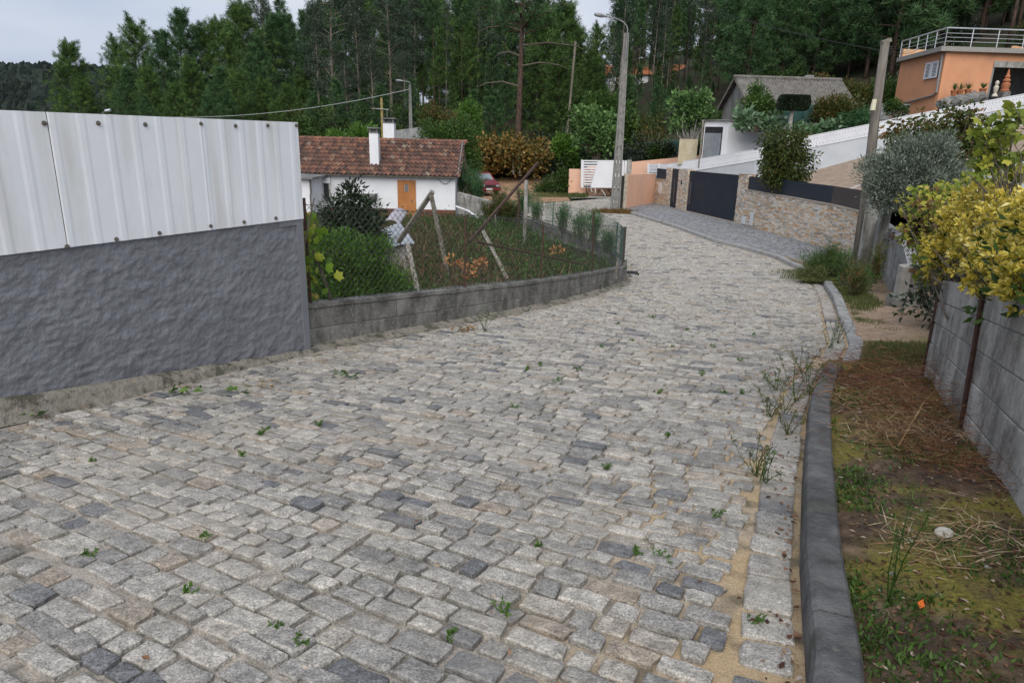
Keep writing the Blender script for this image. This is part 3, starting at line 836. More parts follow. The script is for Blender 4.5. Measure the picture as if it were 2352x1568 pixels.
def pole(name, a, b_, w, mat, label, cat='post', group=None, round_=True):
    mb = MB()
    if round_: mb.tube([a, Vector(a).lerp(Vector(b_), .5)+Vector((random.uniform(-.01, .01), 0, 0)), b_], [w/2, w/2*.95, w/2*.9], 7)
    else: mb.bar(a, b_, w, w, up=(1, 0, .2))
    return tag(mb.build(name, mat), label, cat, group)
pole('vine_post', P(915, 556, 15.3), P(994, 440, 14.6), .085, mt_oldwood, 'slanting grey wooden vine post resting on the hutch roof', round_=False)
a = P(1020, 588, 15.0); a2 = P(990, 447, 14.6); a = a+(a-a2)*.35
pole('vine_post', a, a2, .085, mt_oldwood, 'grey wooden vine post propping the slanting post', round_=False)
a = P(960, 668, 13.0); a2 = P(937, 562, 13.6)
pole('vine_post', a+(a-a2)*.2, a2, .085, mt_oldwood, 'grey wooden post standing in front of the hutch', round_=False)
a = P(1158, 627, 15.5); a2 = P(1110, 532, 16.5)
pole('vine_post', a+(a-a2)*.15, a2, .08, mt_oldwood, 'pale leaning vine post in the dry weeds', round_=False)
pole('angle_iron', P(1078, 556, 9.75), P(1235, 374, 12.4), .036, mt_rust, 'long rusty angle iron slanting up above the chain-link fence', 'iron bar', round_=False)
pole('angle_iron', P(1095, 555, 12.2), P(1338, 607, 14.6), .03, mt_rust, 'thin rusty iron bar sloping behind the chain-link fence', 'iron bar', round_=False)
pole('timber', P(1010, 665, 10.2), P(1180, 682, 11.2)+Vector((0, 0, .25)), .06, mt_oldwood, 'dark timber lying behind the low block wall', 'timber', round_=False)
a2 = P(1209, 414, 24.2); pole('concrete_pole', (a2.x, a2.y, gz(24)-.2), a2, .15, mt_post, 'short grey concrete pole at the curved block wall')
a2 = P(1192, 437, 27); pole('iron_post', (a2.x, a2.y, -2), a2, .07, mt_rust, 'rusty iron post beside the short concrete pole')
for q, lb in (((1415, 640, 1418, 600, 14.4), 'short stub of wood behind the end of the low wall'), ((1141, 540, 1137, 490, 28), 'pale wooden stake at the top of the curved wall')):
    pole('stake', P(q[0], q[1], q[4]), P(q[2], q[3], q[4]), .05, mt_oldwood, lb, 'stake')
# hutch
mt_zinc = M('zinc_sheet', (.34, .37, .40), (.52, .55, .58), 3, .5, [(8, .01)], stain=[((.22, .17, .13), 2.5, None, .58, .72)], metal=.2)
mt_board = M('grey_board', (.20, .19, .17), (.33, .315, .29), 3, .9, [(30, .004)], stretch=(1, 1, .2))
fl, frr, br, bl = P(903, 568, 15.6), P(953, 556, 15.6), P(918, 514, 17.0), P(856, 528, 17.0)
hr = empty('hutch', ((fl+br)/2).xy.to_3d()+Vector((0, 0, gz(16))), 'small grey hutch with a crooked metal sheet roof among the shrubs', 'hutch')
mb = MB()
def rooff(u, w):
    p = (fl.lerp(frr, u)).lerp(bl.lerp(br, u), w); return (p.x, p.y, p.z+.014*math.cos(u*2*math.pi*9)+.02*math.sin(u*5+w*3), .5)
mb.grid(rooff, 72, 4); mb.build('roof_sheet', mt_zinc, hr, True)
zb_ = gz(16)-.1; ins = .08
c4 = [fl.lerp(br, .1), frr.lerp(bl, .08), br.lerp(fl, .1), bl.lerp(frr, .08)]
for i in range(4):
    a, b_ = c4[i], c4[(i+1) % 4]; n_ = 6
    for k in range(n_):
        q0 = a.lerp(b_, k/n_+.004); q1 = a.lerp(b_, (k+1)/n_-.004); t = Vector((b_.y-a.y, a.x-b_.x, 0)).normalized()*-.02
        MB().hexa([(q0.x, q0.y, zb_), (q1.x, q1.y, zb_), (q1.x+t.x, q1.y+t.y, zb_), (q0.x+t.x, q0.y+t.y, zb_), (q0.x, q0.y, q0.z-.03), (q1.x, q1.y, q1.z-.03), (q1.x+t.x, q1.y+t.y, q1.z-.03), (q0.x+t.x, q0.y+t.y, q0.z-.03)]).build('board', mt_board, hr)
mt_tarp = M('mauve_sheet', (.30, .28, .31), (.42, .40, .43), 3, .6, [(10, .01)])
p0 = P(870, 520, 19.5); p1 = P(918, 506, 19.5)
def tarpf(u, w):
    p = p0.lerp(p1, u); return (p.x+.1*w, p.y+w*.9, p.z+.32*math.sin(math.pi*(.15+.75*u))-.02+.25*w-.2)
tarp = MB().grid(tarpf, 14, 6).build('bent_sheet', mt_tarp, None, True); tag(tarp, 'bent mauve-grey sheet lying behind the hutch', 'sheet')
so = tarp.modifiers.new('s', 'SOLIDIFY'); so.thickness = .012

# ================================================================ WHITE HOUSE
mt_white = M('limewash', (.70, .715, .74), (.78, .79, .81), 1.2, .85, [(8, .004)], stain=[((.55, .55, .53), 2.2, (1, 1, .2), .62, .8), ((.35, .34, .31), 9, None, .69, .74)])
mt_plinth = M('brown_plinth', (.12, .05, .035), (.19, .085, .06), 5, .85)
mt_odoor = M('orange_door', (.36, .145, .045), (.44, .19, .065), 2, .6, stain=[((.28, .13, .06), 3, (1, 1, .3), .55, .7)])
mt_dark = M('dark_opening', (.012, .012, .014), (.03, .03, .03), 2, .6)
mt_glass = M('dark_glass', (.03, .034, .038), None, 1, .1, spec=.6)
mt_frame = M('pale_frame', (.48, .47, .43), (.60, .59, .55), 4, .6)
mt_tile = M('clay_tile', (.62, .62, .62), (1.25, 1.2, 1.15), 14, .9, [(40, .006)], var=([(0, (.085, .055, .048)), (.35, (.14, .08, .062)), (.65, (.19, .10, .075)), (.88, (.26, .13, .085)), (.96, (.25, .17, .125)), (1, (.32, .28, .225))],), stain=[((.05, .045, .04), 5, None, .56, .7)])
HX0, HX1, HY0, HY1 = -14.2, -3.12, 36.0, 42.0; HZB, HZE = -2.55, -.2
RY, RZt = 39.0, 1.30
hs = empty('white_house', ((HX0+HX1)/2, 39, HZB), 'low whitewashed house with orange door and mossy red tile roof', 'house')
mb = MB(); prof = [(HY0, HZB-.4), (HY0, HZE), (RY, RZt-.12), (HY1, HZE), (HY1, HZB-.4)]
mb.prism([(HX0, y_, z_) for y_, z_ in prof], (HX1-HX0, 0, 0)).build('wall', mt_white, hs)
MB().box(((HX0+HX1)/2, HY0-.012, HZB+.16), (HX1-HX0+.02, .03, .62)).build('plinth', mt_plinth, hs)
dl, dr = P(915.5, 416, 36).x, P(952, 416, 36).x; dt = P(917, 416, 36).z
dr_o = MB().box(((dl+dr)/2, HY0-.03, (dt+HZB)/2), (dr-dl, .05, dt-HZB)).build('door', mt_odoor, hs)
gl = P(931, 424, 36); mb = MB().box((gl.x+.06, HY0-.06, gl.z-.17), (.2, .012, .36)); mb.build('grille', mt_dark, dr_o)
mb = MB()
for k in range(4): mb.box((gl.x-.02+.055*k, HY0-.072, gl.z-.17), (.012, .012, .36))
mb.build('grille_bars', mt_white, dr_o)
MB().box((dr-.14, HY0-.07, dt-.98), (.05, .05, .12)).build('handle', mt_screw, dr_o)
mb = MB()
for q in ((dl-.03, .06), (dr+.03, .06)): mb.box((q[0], HY0-.028, (dt+HZB)/2+.02), (q[1], .04, dt-HZB+.06))
mb.box(((dl+dr)/2, HY0-.028, dt+.03), (dr-dl, .036, .06)); mb.build('door_frame', mt_odoor, hs)
wl, wr = P(727, 420, 36).x, P(757, 420, 36).x; wt, wb = P(740, 420, 36).z, P(740, 463, 36).z
win = MB().box(((wl+wr)/2, HY0-.02, (wt+wb)/2), (wr-wl, .03, wt-wb)).build('window', mt_glass, hs)
mb = MB()
for x_ in (wl, wr, (wl+wr)/2): mb.box((x_, HY0-.045, (wt+wb)/2), (.07, .05, wt-wb))
mb.box(((wl+wr)/2, HY0-.043, wb), (wr-wl+.2, .09, .06)); mb.build('frame', mt_frame, win)
MB().box(((wl+wr)/2, HY0-.07, wt+.13), (wr-wl+.12, .14, .28)).build('shutter_box', mt_white, win)
# annex on the left
ax1 = P(716, 420, 34).x
an = MB(); an.prism([(HX0, 33.6, HZB-.4), (ax1, 33.6, HZB-.4), (ax1, 33.6, -.52), (HX0, 33.6, -.30)], (0, 2.38, 0)); an.build('annex', mt_white, hs)
mt_slab = M('grey_slab', (.15, .15, .15), (.25, .25, .245), 3, .9, stain=[((.08, .08, .07), 1.5, None, .5, .7)])
MB().prism([(HX0, 33.3, -.33), (ax1+.25, 33.3, -.53), (ax1+.25, 33.3, -.44), (HX0, 33.3, -.24)], (0, 2.68, 0)).build('annex_roof', mt_slab, hs)
MB().tube([(ax1+.06, 33.6, -.55), (ax1+.06, 33.6, -1.2), (ax1+.02, 33.58, -1.25), (ax1+.02, 33.58, -2.4)], .04, 6).build('drainpipe', mt_screw, hs)
# roof: sheathing and tiles
MB().prism([(HX0-.1, HY0-.33, HZE-.18), (HX0-.1, RY, RZt-.05), (HX0-.1, HY1+.33, HZE-.18), (HX0-.1, HY1+.33, HZE-.25), (HX0-.1, RY, RZt-.13), (HX0-.1, HY0-.33, HZE-.25)], (HX1-HX0+.28, 0, 0)).build('roof', mt_oldwood, hs)
roof = [o for o in children(hs) if o.name.startswith('roof')][0]
ROWS = 9; tw = .225; ey, ez = HY0-.42, HZE-.17
mb = MB(); sl_y = (RY-ey)/ROWS; sl_z = (RZt-.0-ez)/ROWS
for r_ in range(ROWS):
    x = HX0-.1
    while x < HX1+.12:
        v = random.random(); dx = random.uniform(-.01, .01); dz = random.uniform(0, .015)
        pr = [(-.5, 0), (-.38, .042), (-.24, .055), (-.1, .040), (.02, .002), (.3, -.008), (.5, 0)]
        y0, z0 = ey+sl_y*r_-.03, ez+sl_z*r_+.045+dz; y1, z1 = ey+sl_y*(r_+1)+.05, ez+sl_z*(r_+1)+.005
        vs = [(x+tw/2+o*tw+dx, y0, z0+h) for o, h in pr]+[(x+tw/2+o*tw+dx, y1, z1+h) for o, h in pr]+[(x+tw/2+o*tw+dx, y0, z0+h-.035) for o, h in pr]
        n = len(pr); fs = [(i, i+1, n+i+1, n+i) for i in range(n-1)]+[(2*n+i, 2*n+i+1, i+1, i) for i in range(n-1)]
        mb.add(vs, fs, v); x += tw
tag(mb.build('tiles', mt_tile, roof), kind='stuff')
x = HX0-.15
while x < HX1+.1:                       # ridge caps, each its own piece
    MB().tube([(x, RY, RZt+.005+random.uniform(0, .01)), (x+.43, RY, RZt+.02+random.uniform(0, .015))], [.10, .115], 8, random.uniform(.5, .9)).build('ridge_tile', mt_tile, roof); x += .40
MB().prism([(HX1+.12, ey, ez-.04), (HX1+.12, RY, RZt+.0), (HX1+.12, RY, RZt+.1), (HX1+.12, ey, ez+.08)], (.07, 0, 0)).build('verge', mt_slab, roof)
mt_soot = M('soot', (.02, .018, .016), (.06, .05, .045), 6, .9)
def chimney(x0, x1, Y, zb__, ztop, capt, nm='chimney'):
    a, b_ = P(x0, 340, Y).x, P(x1, 340, Y).x; w_ = b_-a; cx = (a+b_)/2
    ch = MB().box((cx, Y+w_/2, (zb__+ztop)/2), (w_, w_, ztop-zb__)).build(nm, mt_white, roof)
    mb = MB()
    for sx in (-1, 1):
        for sy in (-1, 1): mb.box((cx+sx*(w_/2-.05), Y+w_/2+sy*(w_/2-.05), ztop+.11), (.09, .09, .22))
    mb.box((cx, Y+w_/2, ztop+.10), (w_*.5, w_*.5, .2)); 
    mb.box((cx, Y+w_/2, ztop+.016), (w_+.05, w_+.05, .03)); mb.box((cx, Y+w_/2, ztop+.255), (w_+.16, w_+.16, .07))
    mb.build('chimney_cap', mt_soot if nm == 'flue' else mt_slab, roof)
chimney(848.5, 869, 36.5, -.3, P(858, 306, 36.5).z, 0)
chimney(881, 906, 40.3, .3, P(890, 283, 40.3).z, 0)
# trough, cables on the facade
mb = MB(); a, b_ = P(822, 446, 35.7), P(864, 446, 35.7)
tr = mb.box(((a.x+b_.x)/2, 35.72, a.z-.09), (b_.x-a.x, .5, .22)).build('wash_trough', mt_slab); tag(tr, 'grey concrete wash trough fixed to the white house wall', 'trough')
mb.v = [] ; mb = MB(); mb.tube([(P(1000, 397, 35.9).x+.6*t-.0, 35.93, -.3-.45*math.sin(math.pi*min(1, t*.62))) for t in np.linspace(0, 2.2, 12)], .014, 4)
tag(mb.build('cable', mt_dark), 'black cable drooping across the white house wall by the roof edge', 'cable')
mb = MB(); mb.tube([P(1048, 474, 35.4), P(1060, 479, 35), P(1075, 484, 34.2), P(1096, 499, 33)], .05, 6); tag(mb.build('white_pipe', mt_white), 'white plastic pipe lying by the corner of the white house', 'pipe')
# antenna mast behind the house
mt_yel = M('ochre_pole', (.26, .19, .06), (.36, .27, .11), 6, .8)
am = empty('antenna_mast', (P(880, 320, 41.5).x, 41.5, 0), 'wooden aerial mast with a cross bar behind the roof chimney', 'antenna')
b0 = P(880, 318, 41.5); b1 = P(876, 225, 41.5); MB().tube([(b0.x, 41.5, -1), b1], [.09, .07], 7).build('pole', mt_yel, am)
MB().tube([P(856, 249.5, 41.4), P(893, 252, 41.4)], .03, 5).build('bar', mt_post, am)
MB().tube([P(889, 252, 41.4), P(889, 272, 41.4)], .015, 4).build('rod', mt_post, am)

# ================================================================ RED CAR
mt_red = M('car_red', (.16, .012, .02), None, 1, .35, spec=.5); mt_red2 = M('car_roof_red', (.26, .035, .02), (.20, .03, .02), 4, .5)
mt_tyre = M('tyre', (.015, .015, .015), None, 1, .9); mt_chrome = M('plate_white', (.55, .56, .56), None, 1, .5)
mt_blackpl = M('black_plastic', (.02, .02, .022), None, 1, .6); mt_wscr = M('windscreen', (.25, .29, .30), None, 1, .08, spec=.8)
base = P(1106, 444, 47); cp = Vector((base.x, base.y, base.z)); yaw = R(22)
car = empty('car', cp, 'small dark red car parked on the dirt track under the vine', 'car')
rot = Matrix.Rotation(yaw, 3, 'Z')
def cw(p): return cp+rot@(Vector(p)*.98)
def cpart(mb_, name, mat, par=None, smooth=False): 
    mb_.v = [tuple(cw(v)) for v in mb_.v]; return mb_.build(name, mat, par or car, smooth)
# local: front towards -Y, x across
sec = [(-1.75, .32, .62, .70), (-1.68, .28, .76, .74), (-1.0, .26, .90, .78), (-.62, .26, .95, .79), (.6, .26, .96, .79), (1.6, .28, .95, .77), (1.8, .34, .80, .72)]
mb = MB(); vs = []
for y_, zl, zh, hw in sec: vs += [(-hw+.06, y_, zl), (-hw, y_, zl+.12), (-hw, y_, (zl+zh)/2), (-hw+.05, y_, zh-.02), (-hw+.2, y_, zh), (hw-.2, y_, zh), (hw-.05, y_, zh-.02), (hw, y_, (zl+zh)/2), (hw, y_, zl+.12), (hw-.06, y_, zl)]
n = 10; fs = [(i*n+j, i*n+(j+1) % n, (i+1)*n+(j+1) % n, (i+1)*n+j) for i in range(len(sec)-1) for j in range(n)]+[tuple(range(n)), tuple((len(sec)-1)*n+j for j in range(n-1, -1, -1))]
body = cpart(mb.add(vs, fs), 'body', mt_red, None, False)
cab = [(-.62, .92, .74), (-.12, 1.36, .60), (.2, 1.41, .58), (1.2, 1.38, .58), (1.72, .93, .72)]
vs = [q for y_, z_, hw in cab for q in ((-hw, y_, z_), (hw, y_, z_))]
fs = [(2*i, 2*i+1, 2*i+3, 2*i+2) for i in range(4)]+[(0, 2, 4, 6, 8), (9, 7, 5, 3, 1), (1, 0, 8, 9)]
cpart(MB().add(vs, fs), 'cabin', mt_red2)
cpart(MB().hexa([(-.62, -.605, .965), (.62, -.605, .965), (.62, -.585, .955), (-.62, -.585, .955), (-.52, -.165, 1.325), (.52, -.165, 1.325), (.52, -.145, 1.32), (-.52, -.145, 1.32)]), 'windscreen', mt_wscr)
for sx in (-1, 1):
    cpart(MB().hexa([(sx*.735, -.42, .96), (sx*.735, .55, .97), (sx*.72, .55, .97), (sx*.72, -.42, .96), (sx*.612, -.05, 1.33), (sx*.605, .5, 1.36), (sx*.59, .5, 1.36), (sx*.595, -.05, 1.33)]), 'side_window', mt_wscr)
    cpart(MB().box((sx*.52, -1.765, .62), (.26, .04, .14)), 'headlight', mt_wscr)
    for y_ in (-1.15, 1.15):
        c0 = Vector((sx*.64, y_, .29)); w_ = cpart(MB().tube([c0-Vector((.09, 0, 0)), c0+Vector((.09, 0, 0))], .29, 14), 'wheel', mt_tyre)
        cpart(MB().tube([c0-Vector((.1, 0, 0)), c0+Vector((.1, 0, 0))], .16, 10), 'rim', mt_chrome, w_)
cpart(MB().box((0, -1.77, .62), (.72, .03, .13)), 'grille', mt_blackpl)
cpart(MB().box((0, -1.79, .42), (1.46, .12, .17)), 'bumper', mt_red)
cpart(MB().box((0, -1.775, .54), (1.40, .05, .05)), 'bumper_strip', mt_blackpl)
cpart(MB().box((-.1, -1.865, .42), (.46, .02, .11)), 'number_plate', mt_chrome)
cpart(MB().tube([(-.05, -.62, .985), (.4, -.56, 1.02)], .01, 4), 'wiper', mt_blackpl)
for sx in (-1, 1): cpart(MB().box((sx*.82, -.45, .98), (.16, .08, .1)), 'mirror', mt_blackpl)
# ================================================================ GATE WALL WITH LEDGER STONE
mt_ledger = M('ledger_stone', (.85, .85, .85), (1.3, 1.28, 1.25), 22, .85, [(50, .006)], var=([(0, (.30, .28, .25)), (.2, (.50, .43, .34)), (.5, (.64, .59, .52)), (.72, (.56, .40, .25)), (.82, (.47, .29, .16)), (.88, (.66, .64, .61)), (1, (.40, .385, .37))],))
mt_coping = M('stone_coping', (.30, .26, .21), (.42, .37, .30), 6, .85)
mt_slate = M('slate_metal', (.017, .026, .040), (.023, .033, .048), 2, .5, spec=.3)
mt_brownp = M('brown_metal', (.045, .040, .042), (.060, .052, .052), 2, .45, spec=.5)
mt_handle = M('steel_handle', (.20, .19, .19), None, 1, .35, metal=.7)
mt_plate = M('white_plate', (.62, .63, .65), (.68, .69, .70), 3, .5)
gwroot = empty('gate_wall', (9.6, 31, -1.9), 'stone-clad boundary wall with dark slate gate, door and fence panels', 'wall')
GW = [Vector((p.x, p.y, 0)) for p in GWL]
def seg_ledger(root, a, b_, zb, zt, th=.24, name='stone_cladding', cope=0, backing=True):
    """clad wall piece from a to b (plan), heights as functions of 0..1; face towards the street (left of a->b reversed)"""
    d = b_-a; L = d.length; d = d/L; n = Vector((-d.y, d.x, 0))
    if n.x > 0: n = -n
    mb = MB()
    q = [a, b_, b_-n*th, a-n*th]
    mb.hexa([(q[0].x, q[0].y, zb(0)-.15), (q[1].x, q[1].y, zb(1)-.15), (q[2].x, q[2].y, zb(1)-.15), (q[3].x, q[3].y, zb(0)-.15), (q[0].x, q[0].y, zt(0)), (q[1].x, q[1].y, zt(1)), (q[2].x, q[2].y, zt(1)), (q[3].x, q[3].y, zt(0))], .3)
    mb.build('core', mt_mortar, root)
    mb = MB(); H = max(zt(0)-zb(0), zt(1)-zb(1)); nc = max(1, int(H/.055))
    def face(p0, dd, LL_, nn, t0, t1):
        for k in range(nc):
            s = -random.uniform(0, .2)
            while s < LL_:
                ln = random.uniform(.12, .38); s0 = max(0, s+.003); s1 = min(LL_, s+ln-.003)
                if s1-s0 > .03:
                    o = random.uniform(.006, .034); cs = []
                    for hh in (k/nc, (k+1)/nc):
                        for ss, oo in ((s0, o), (s1, o), (s1, -.01), (s0, -.01)):
                            f = t0+(t1-t0)*ss/LL_; z = zb(f)+(zt(f)-zb(f))*hh+(.002 if hh == k/nc else -.003)
                            p = p0+dd*ss+nn*oo; cs.append((p.x, p.y, z))
                    mb.hexa(cs, random.random())
                s += ln
    face(a, d, L, n, 0, 1)
    face(a-n*th, n, th, -d, 0, 0); face(b_, -n, th, d, 1, 1)
    tag(mb.build(name, mt_ledger, root), kind='stuff')
    if cope:
        mbc = MB(); e0 = a+n*.05-d*.02; e1 = b_+n*.05+d*.02
        mbc.hexa([(e0.x, e0.y, zt(0)+.002), (e1.x, e1.y, zt(1)+.002), (e1.x-n.x*(th+.1), e1.y-n.y*(th+.1), zt(1)+.002), (e0.x-n.x*(th+.1), e0.y-n.y*(th+.1), zt(0)+.002), (e0.x, e0.y, zt(0)+cope), (e1.x, e1.y, zt(1)+cope), (e1.x-n.x*(th+.1), e1.y-n.y*(th+.1), zt(1)+cope), (e0.x-n.x*(th+.1), e0.y-n.y*(th+.1), zt(0)+cope)])
        mbc.build('coping', mt_coping, root)
def gpt(px):                       # point on the wall foot line under picture column px
    best = None
    for a, b_ in zip(GW, GW[1:]):
        for t in np.linspace(0, 1, 60):
            p = a.lerp(b_, t); e = abs(pix((p.x, p.y, RZ(p.y)+.1))[0]-px)
            if best is None or e < best[0]: best = (e, p)
    return best[1].copy()
def gzb(p): return RZ(p.y)+.10
def topz(px, py, p): return P(px, py, p.y).z
def plain_panel(root, name, a, b_, z0, z1, mat, ribs=0, th=.05, off=-.08):
    d = (b_-a); L = d.length; d = d/L; n = Vector((-d.y, d.x, 0))
    if n.x > 0: n = -n
    a2 = a+n*off; b2 = b_+n*off; mb = MB()
    mb.hexa([(a2.x, a2.y, z0[0]), (b2.x, b2.y, z0[1]), (b2.x-n.x*th, b2.y-n.y*th, z0[1]), (a2.x-n.x*th, a2.y-n.y*th, z0[0]), (a2.x, a2.y, z1[0]), (b2.x, b2.y, z1[1]), (b2.x-n.x*th, b2.y-n.y*th, z1[1]), (a2.x-n.x*th, a2.y-n.y*th, z1[0])])
    for k in range(ribs):
        f0 = (k+.1)/ribs; f1 = (k+.82)/ribs; q0 = a2.lerp(b2, f0)+n*.012; q1 = a2.lerp(b2, f1)+n*.012
        lo = lambda f: z0[0]+(z0[1]-z0[0])*f+.04; hi = lambda f: z1[0]+(z1[1]-z1[0])*f-.04
        mb.hexa([(q0.x, q0.y, lo(f0)), (q1.x, q1.y, lo(f1)), (q1.x-n.x*.02, q1.y-n.y*.02, lo(f1)), (q0.x-n.x*.02, q0.y-n.y*.02, lo(f0)), (q0.x, q0.y, hi(f0)), (q1.x, q1.y, hi(f1)), (q1.x-n.x*.02, q1.y-n.y*.02, hi(f1)), (q0.x-n.x*.02, q0.y-n.y*.02, hi(f0))])
    return mb.build(name, mat, root)
def handle_bar(root, a, b_, f, z0, z1, off=.02):
    d = (b_-a).normalized(); n = Vector((-d.y, d.x, 0)); n = -n if n.x > 0 else n
    p = a.lerp(b_, f)+n*off; MB().bar((p.x, p.y, z0), (p.x, p.y, z1), .035, .035, up=(1, 0, 0)).build('handle', mt_handle, root)
g0, gA0, gA1, gD1, gB1, gG1, gC1 = gpt(1499), gpt(1525), gpt(1535), gpt(1552), gpt(1573), gpt(1686), gpt(1703)
za = lambda p, h: (lambda f: gzb(p)+h)
def lz(a, b_, h=0): return lambda f: (gzb(a)+(gzb(b_)-gzb(a))*f)+h
# bay left of the door
seg_ledger(gwroot, g0, gA0, lz(g0, gA0), lz(g0, gA0, 1.42), cope=.04)
plain_panel(gwroot, 'fence_panel', g0, gA0, (gzb(g0)+1.47,)*2, (gzb(g0)+2.05,)*2, mt_slate)
seg_ledger(gwroot, gA0, gA1, lz(gA0, gA1), lz(gA0, gA1, 2.12), th=.3)
dr_ = plain_panel(gwroot, 'door', gA1, gD1, (gzb(gA1)-.02, gzb(gD1)-.02), (gzb(gA1)+2.1, gzb(gD1)+2.1), mt_slate, 8)
handle_bar(dr_, gA1, gD1, .62, gzb(gA1)+.35, gzb(gA1)+1.6)
seg_ledger(gwroot, gD1, gB1, lz(gD1, gB1), lz(gD1, gB1, 2.14), th=.34)
gt = plain_panel(gwroot, 'gate', gB1, gG1, (gzb(gB1)-.0, gzb(gG1)-.0), (gzb(gB1)+2.08, gzb(gG1)+2.08), mt_slate, 46)
handle_bar(gt, gB1, gG1, .055, gzb(gB1)+.4, gzb(gB1)+1.7); handle_bar(gt, gB1, gG1, .095, gzb(gB1)+.4, gzb(gB1)+1.55)
plain_panel(gwroot, 'gate_sill', gB1, gG1, (gzb(gB1)-.12, gzb(gG1)-.12), (gzb(gB1)+.03, gzb(gG1)+.03), mt_coping, th=.35, off=.08)
seg_ledger(gwroot, gG1, gC1, lz(gG1, gC1), lz(gG1, gC1, 2.12), th=.34, cope=.03)
pts = [gC1, gpt(1800), gpt(1888), gpt(1930), gpt(1978)]
for i, (a, b_) in enumerate(zip(pts, pts[1:])):
    ha, hb = 1.48-.03*i, 1.48-.03*(i+1)
    seg_ledger(gwroot, a, b_, lz(a, b_), (lambda f, a=a, b_=b_, ha=ha, hb=hb: gzb(a)+(gzb(b_)-gzb(a))*f+ha+(hb-ha)*f), cope=.045)
for a, b_, mat, i in ((gC1, pts[1], mt_slate, 0), (pts[1], pts[2], mt_slate, 1), (pts[2], pts[3], mt_brownp, 2), (pts[3], pts[4], mt_brownp, 3)):
    plain_panel(gwroot, 'fence_panel', a, b_, (gzb(a)+1.53-.03*i, gzb(b_)+1.5-.03*i), (gzb(a)+2.07-.02*i, gzb(b_)+2.05-.02*i), mat)
def plate(px0, px1, y0, y1, nm):
    a, b_ = gpt((px0+px1)/2), gpt((px0+px1)/2+10); d = (b_-a).normalized(); n = Vector((-d.y, d.x, 0)); n = -n if n.x > 0 else n
    w_ = (px1-px0)/F*a.y*1.25; h_ = (y1-y0)/F*a.y; zc = P((px0+px1)/2, (y0+y1)/2, a.y).z
    p = a+n*.045; MB().bar((p.x-d.x*w_/2, p.y-d.y*w_/2, zc), (p.x+d.x*w_/2, p.y+d.y*w_/2, zc), .02, h_).build(nm, mt_plate, gwroot)
plate(1719, 1733, 488, 518, 'meter_box'); plate(1699, 1717, 497, 514, 'letter_box'); plate(1508, 1521, 420, 443, 'meter_box')
MB().box((gD1.lerp(gB1, .45)+Vector((-.05, 0, gzb(gD1)+1.45))), (.05, .10, .22)).build('intercom', mt_slate, gwroot)

# ================================================================ PEACH WALLS, WHITE GATE
mt_peach = M('peach_paint', (.76, .45, .31), (.82, .50, .355), 1.0, .8, [(30, .002)], stain=[((.66, .44, .33), .9, None, .5, .7)])
def wall_strip(name, pts, zb, zt, th, mat, label=None, cat=None, root=None, group=None):
    """vertical wall through plan points with foot/top heights per point; thickness away from the viewer"""
    vs = []; n_ = len(pts)
    for i, p in enumerate(pts):
        d = (pts[min(i+1, n_-1)]-pts[max(0, i-1)]); d.z = 0; d.normalize(); n = Vector((-d.y, d.x, 0))
        if n.dot(p) < 0: n = -n
        q = p+n*th
        vs += [(p.x, p.y, zb[i]), (p.x, p.y, zt[i]), (q.x, q.y, zt[i]), (q.x, q.y, zb[i])]
    fs = []
    for i in range(n_-1):
        for j in range(4): fs.append((4*i+j, 4*i+(j+1) % 4, 4*i+4+(j+1) % 4, 4*i+4+j))
    fs += [(3, 2, 1, 0), tuple(4*(n_-1)+j for j in range(4))]
    o = MB().add(vs, fs).build(name, mat, root)
    bm = bmesh.new(); bm.from_mesh(o.data); bmesh.ops.recalc_face_normals(bm, faces=bm.faces[:]); bm.to_mesh(o.data); bm.free()
    return tag(o, label, cat, group) if label else o
a, b_ = C(1437, 483), C(1501, 470.5); a.z = b_.z = 0
wall_strip('peach_wall', [a, b_], [-2.3, -2.3], [P(1441, 401, a.y).z, P(1506, 399, b_.y).z], .2, mt_peach, 'short plain peach wall beside the concrete lamp post', 'wall')
mt_cream = M('cream_edge', (.45, .40, .30), (.55, .50, .40), 5, .9, stain=[((.2, .18, .14), 5, None, .5, .7)])
MB_ = MB().box((a.x-.10, a.y+.1, (-2.15+P(1441, 401, a.y).z)/2), (.17, .28, P(1441, 400, a.y).z+2.2)); tag(MB_.build('wall_pier', mt_cream), 'narrow cream pier at the end of the short peach wall', 'pier')
mt_blackb = M('black_board', (.012, .012, .012), (.05, .045, .04), 14, .8, [(30, .006)])
zt_ = P(1428, 404, a.y-.1).z
tag(MB().box((a.x-.30, a.y-.02, (-2.1+zt_)/2), (.20, .16, zt_+2.1)).build('conduit', mt_blackb), 'black cable conduit between the lamp post and the cream pier', 'conduit')
# peach wall behind the white gate, and long peach wall going up the hill
YG = 49.0
p0, p1, p2 = P(1305, 447, 49.6), P(1345, 440, 49.7), P(1452, 430, 49.8)
wall_strip('peach_wall', [Vector((p.x, p.y, 0)) for p in (p0, p1)], [-2.6]*2, [P(1305, 388, 49.6).z]*2, .2, mt_peach, 'low peach wall end standing left of the white slatted gate', 'wall')
wall_strip('peach_wall', [Vector((p.x, p.y, 0)) for p in (P(1347, 440, 50.2), P(1452, 430, 50.4))], [-2.6]*2, [P(1347, 382, 50.2).z, P(1452, 382, 50.4).z], .2, mt_peach, 'peach wall seen through the slats behind the white gate', 'wall')
lp = [P(1447, 400, 49.0), P(1560, 400, 46.6), P(1669, 390, 43.4), P(1760, 370, 41.5)]
wall_strip('peach_wall', [Vector((p.x, p.y, 0)) for p in lp], [-2.8, -2.4, -2.0, -1.5], [P(1447, 372, 49.0).z, P(1560, 361, 46.6).z, P(1669, 350, 43.4).z, P(1760, 343, 41.5).z], .2, mt_peach, 'long peach wall climbing the hill behind the white metal fence', 'wall')
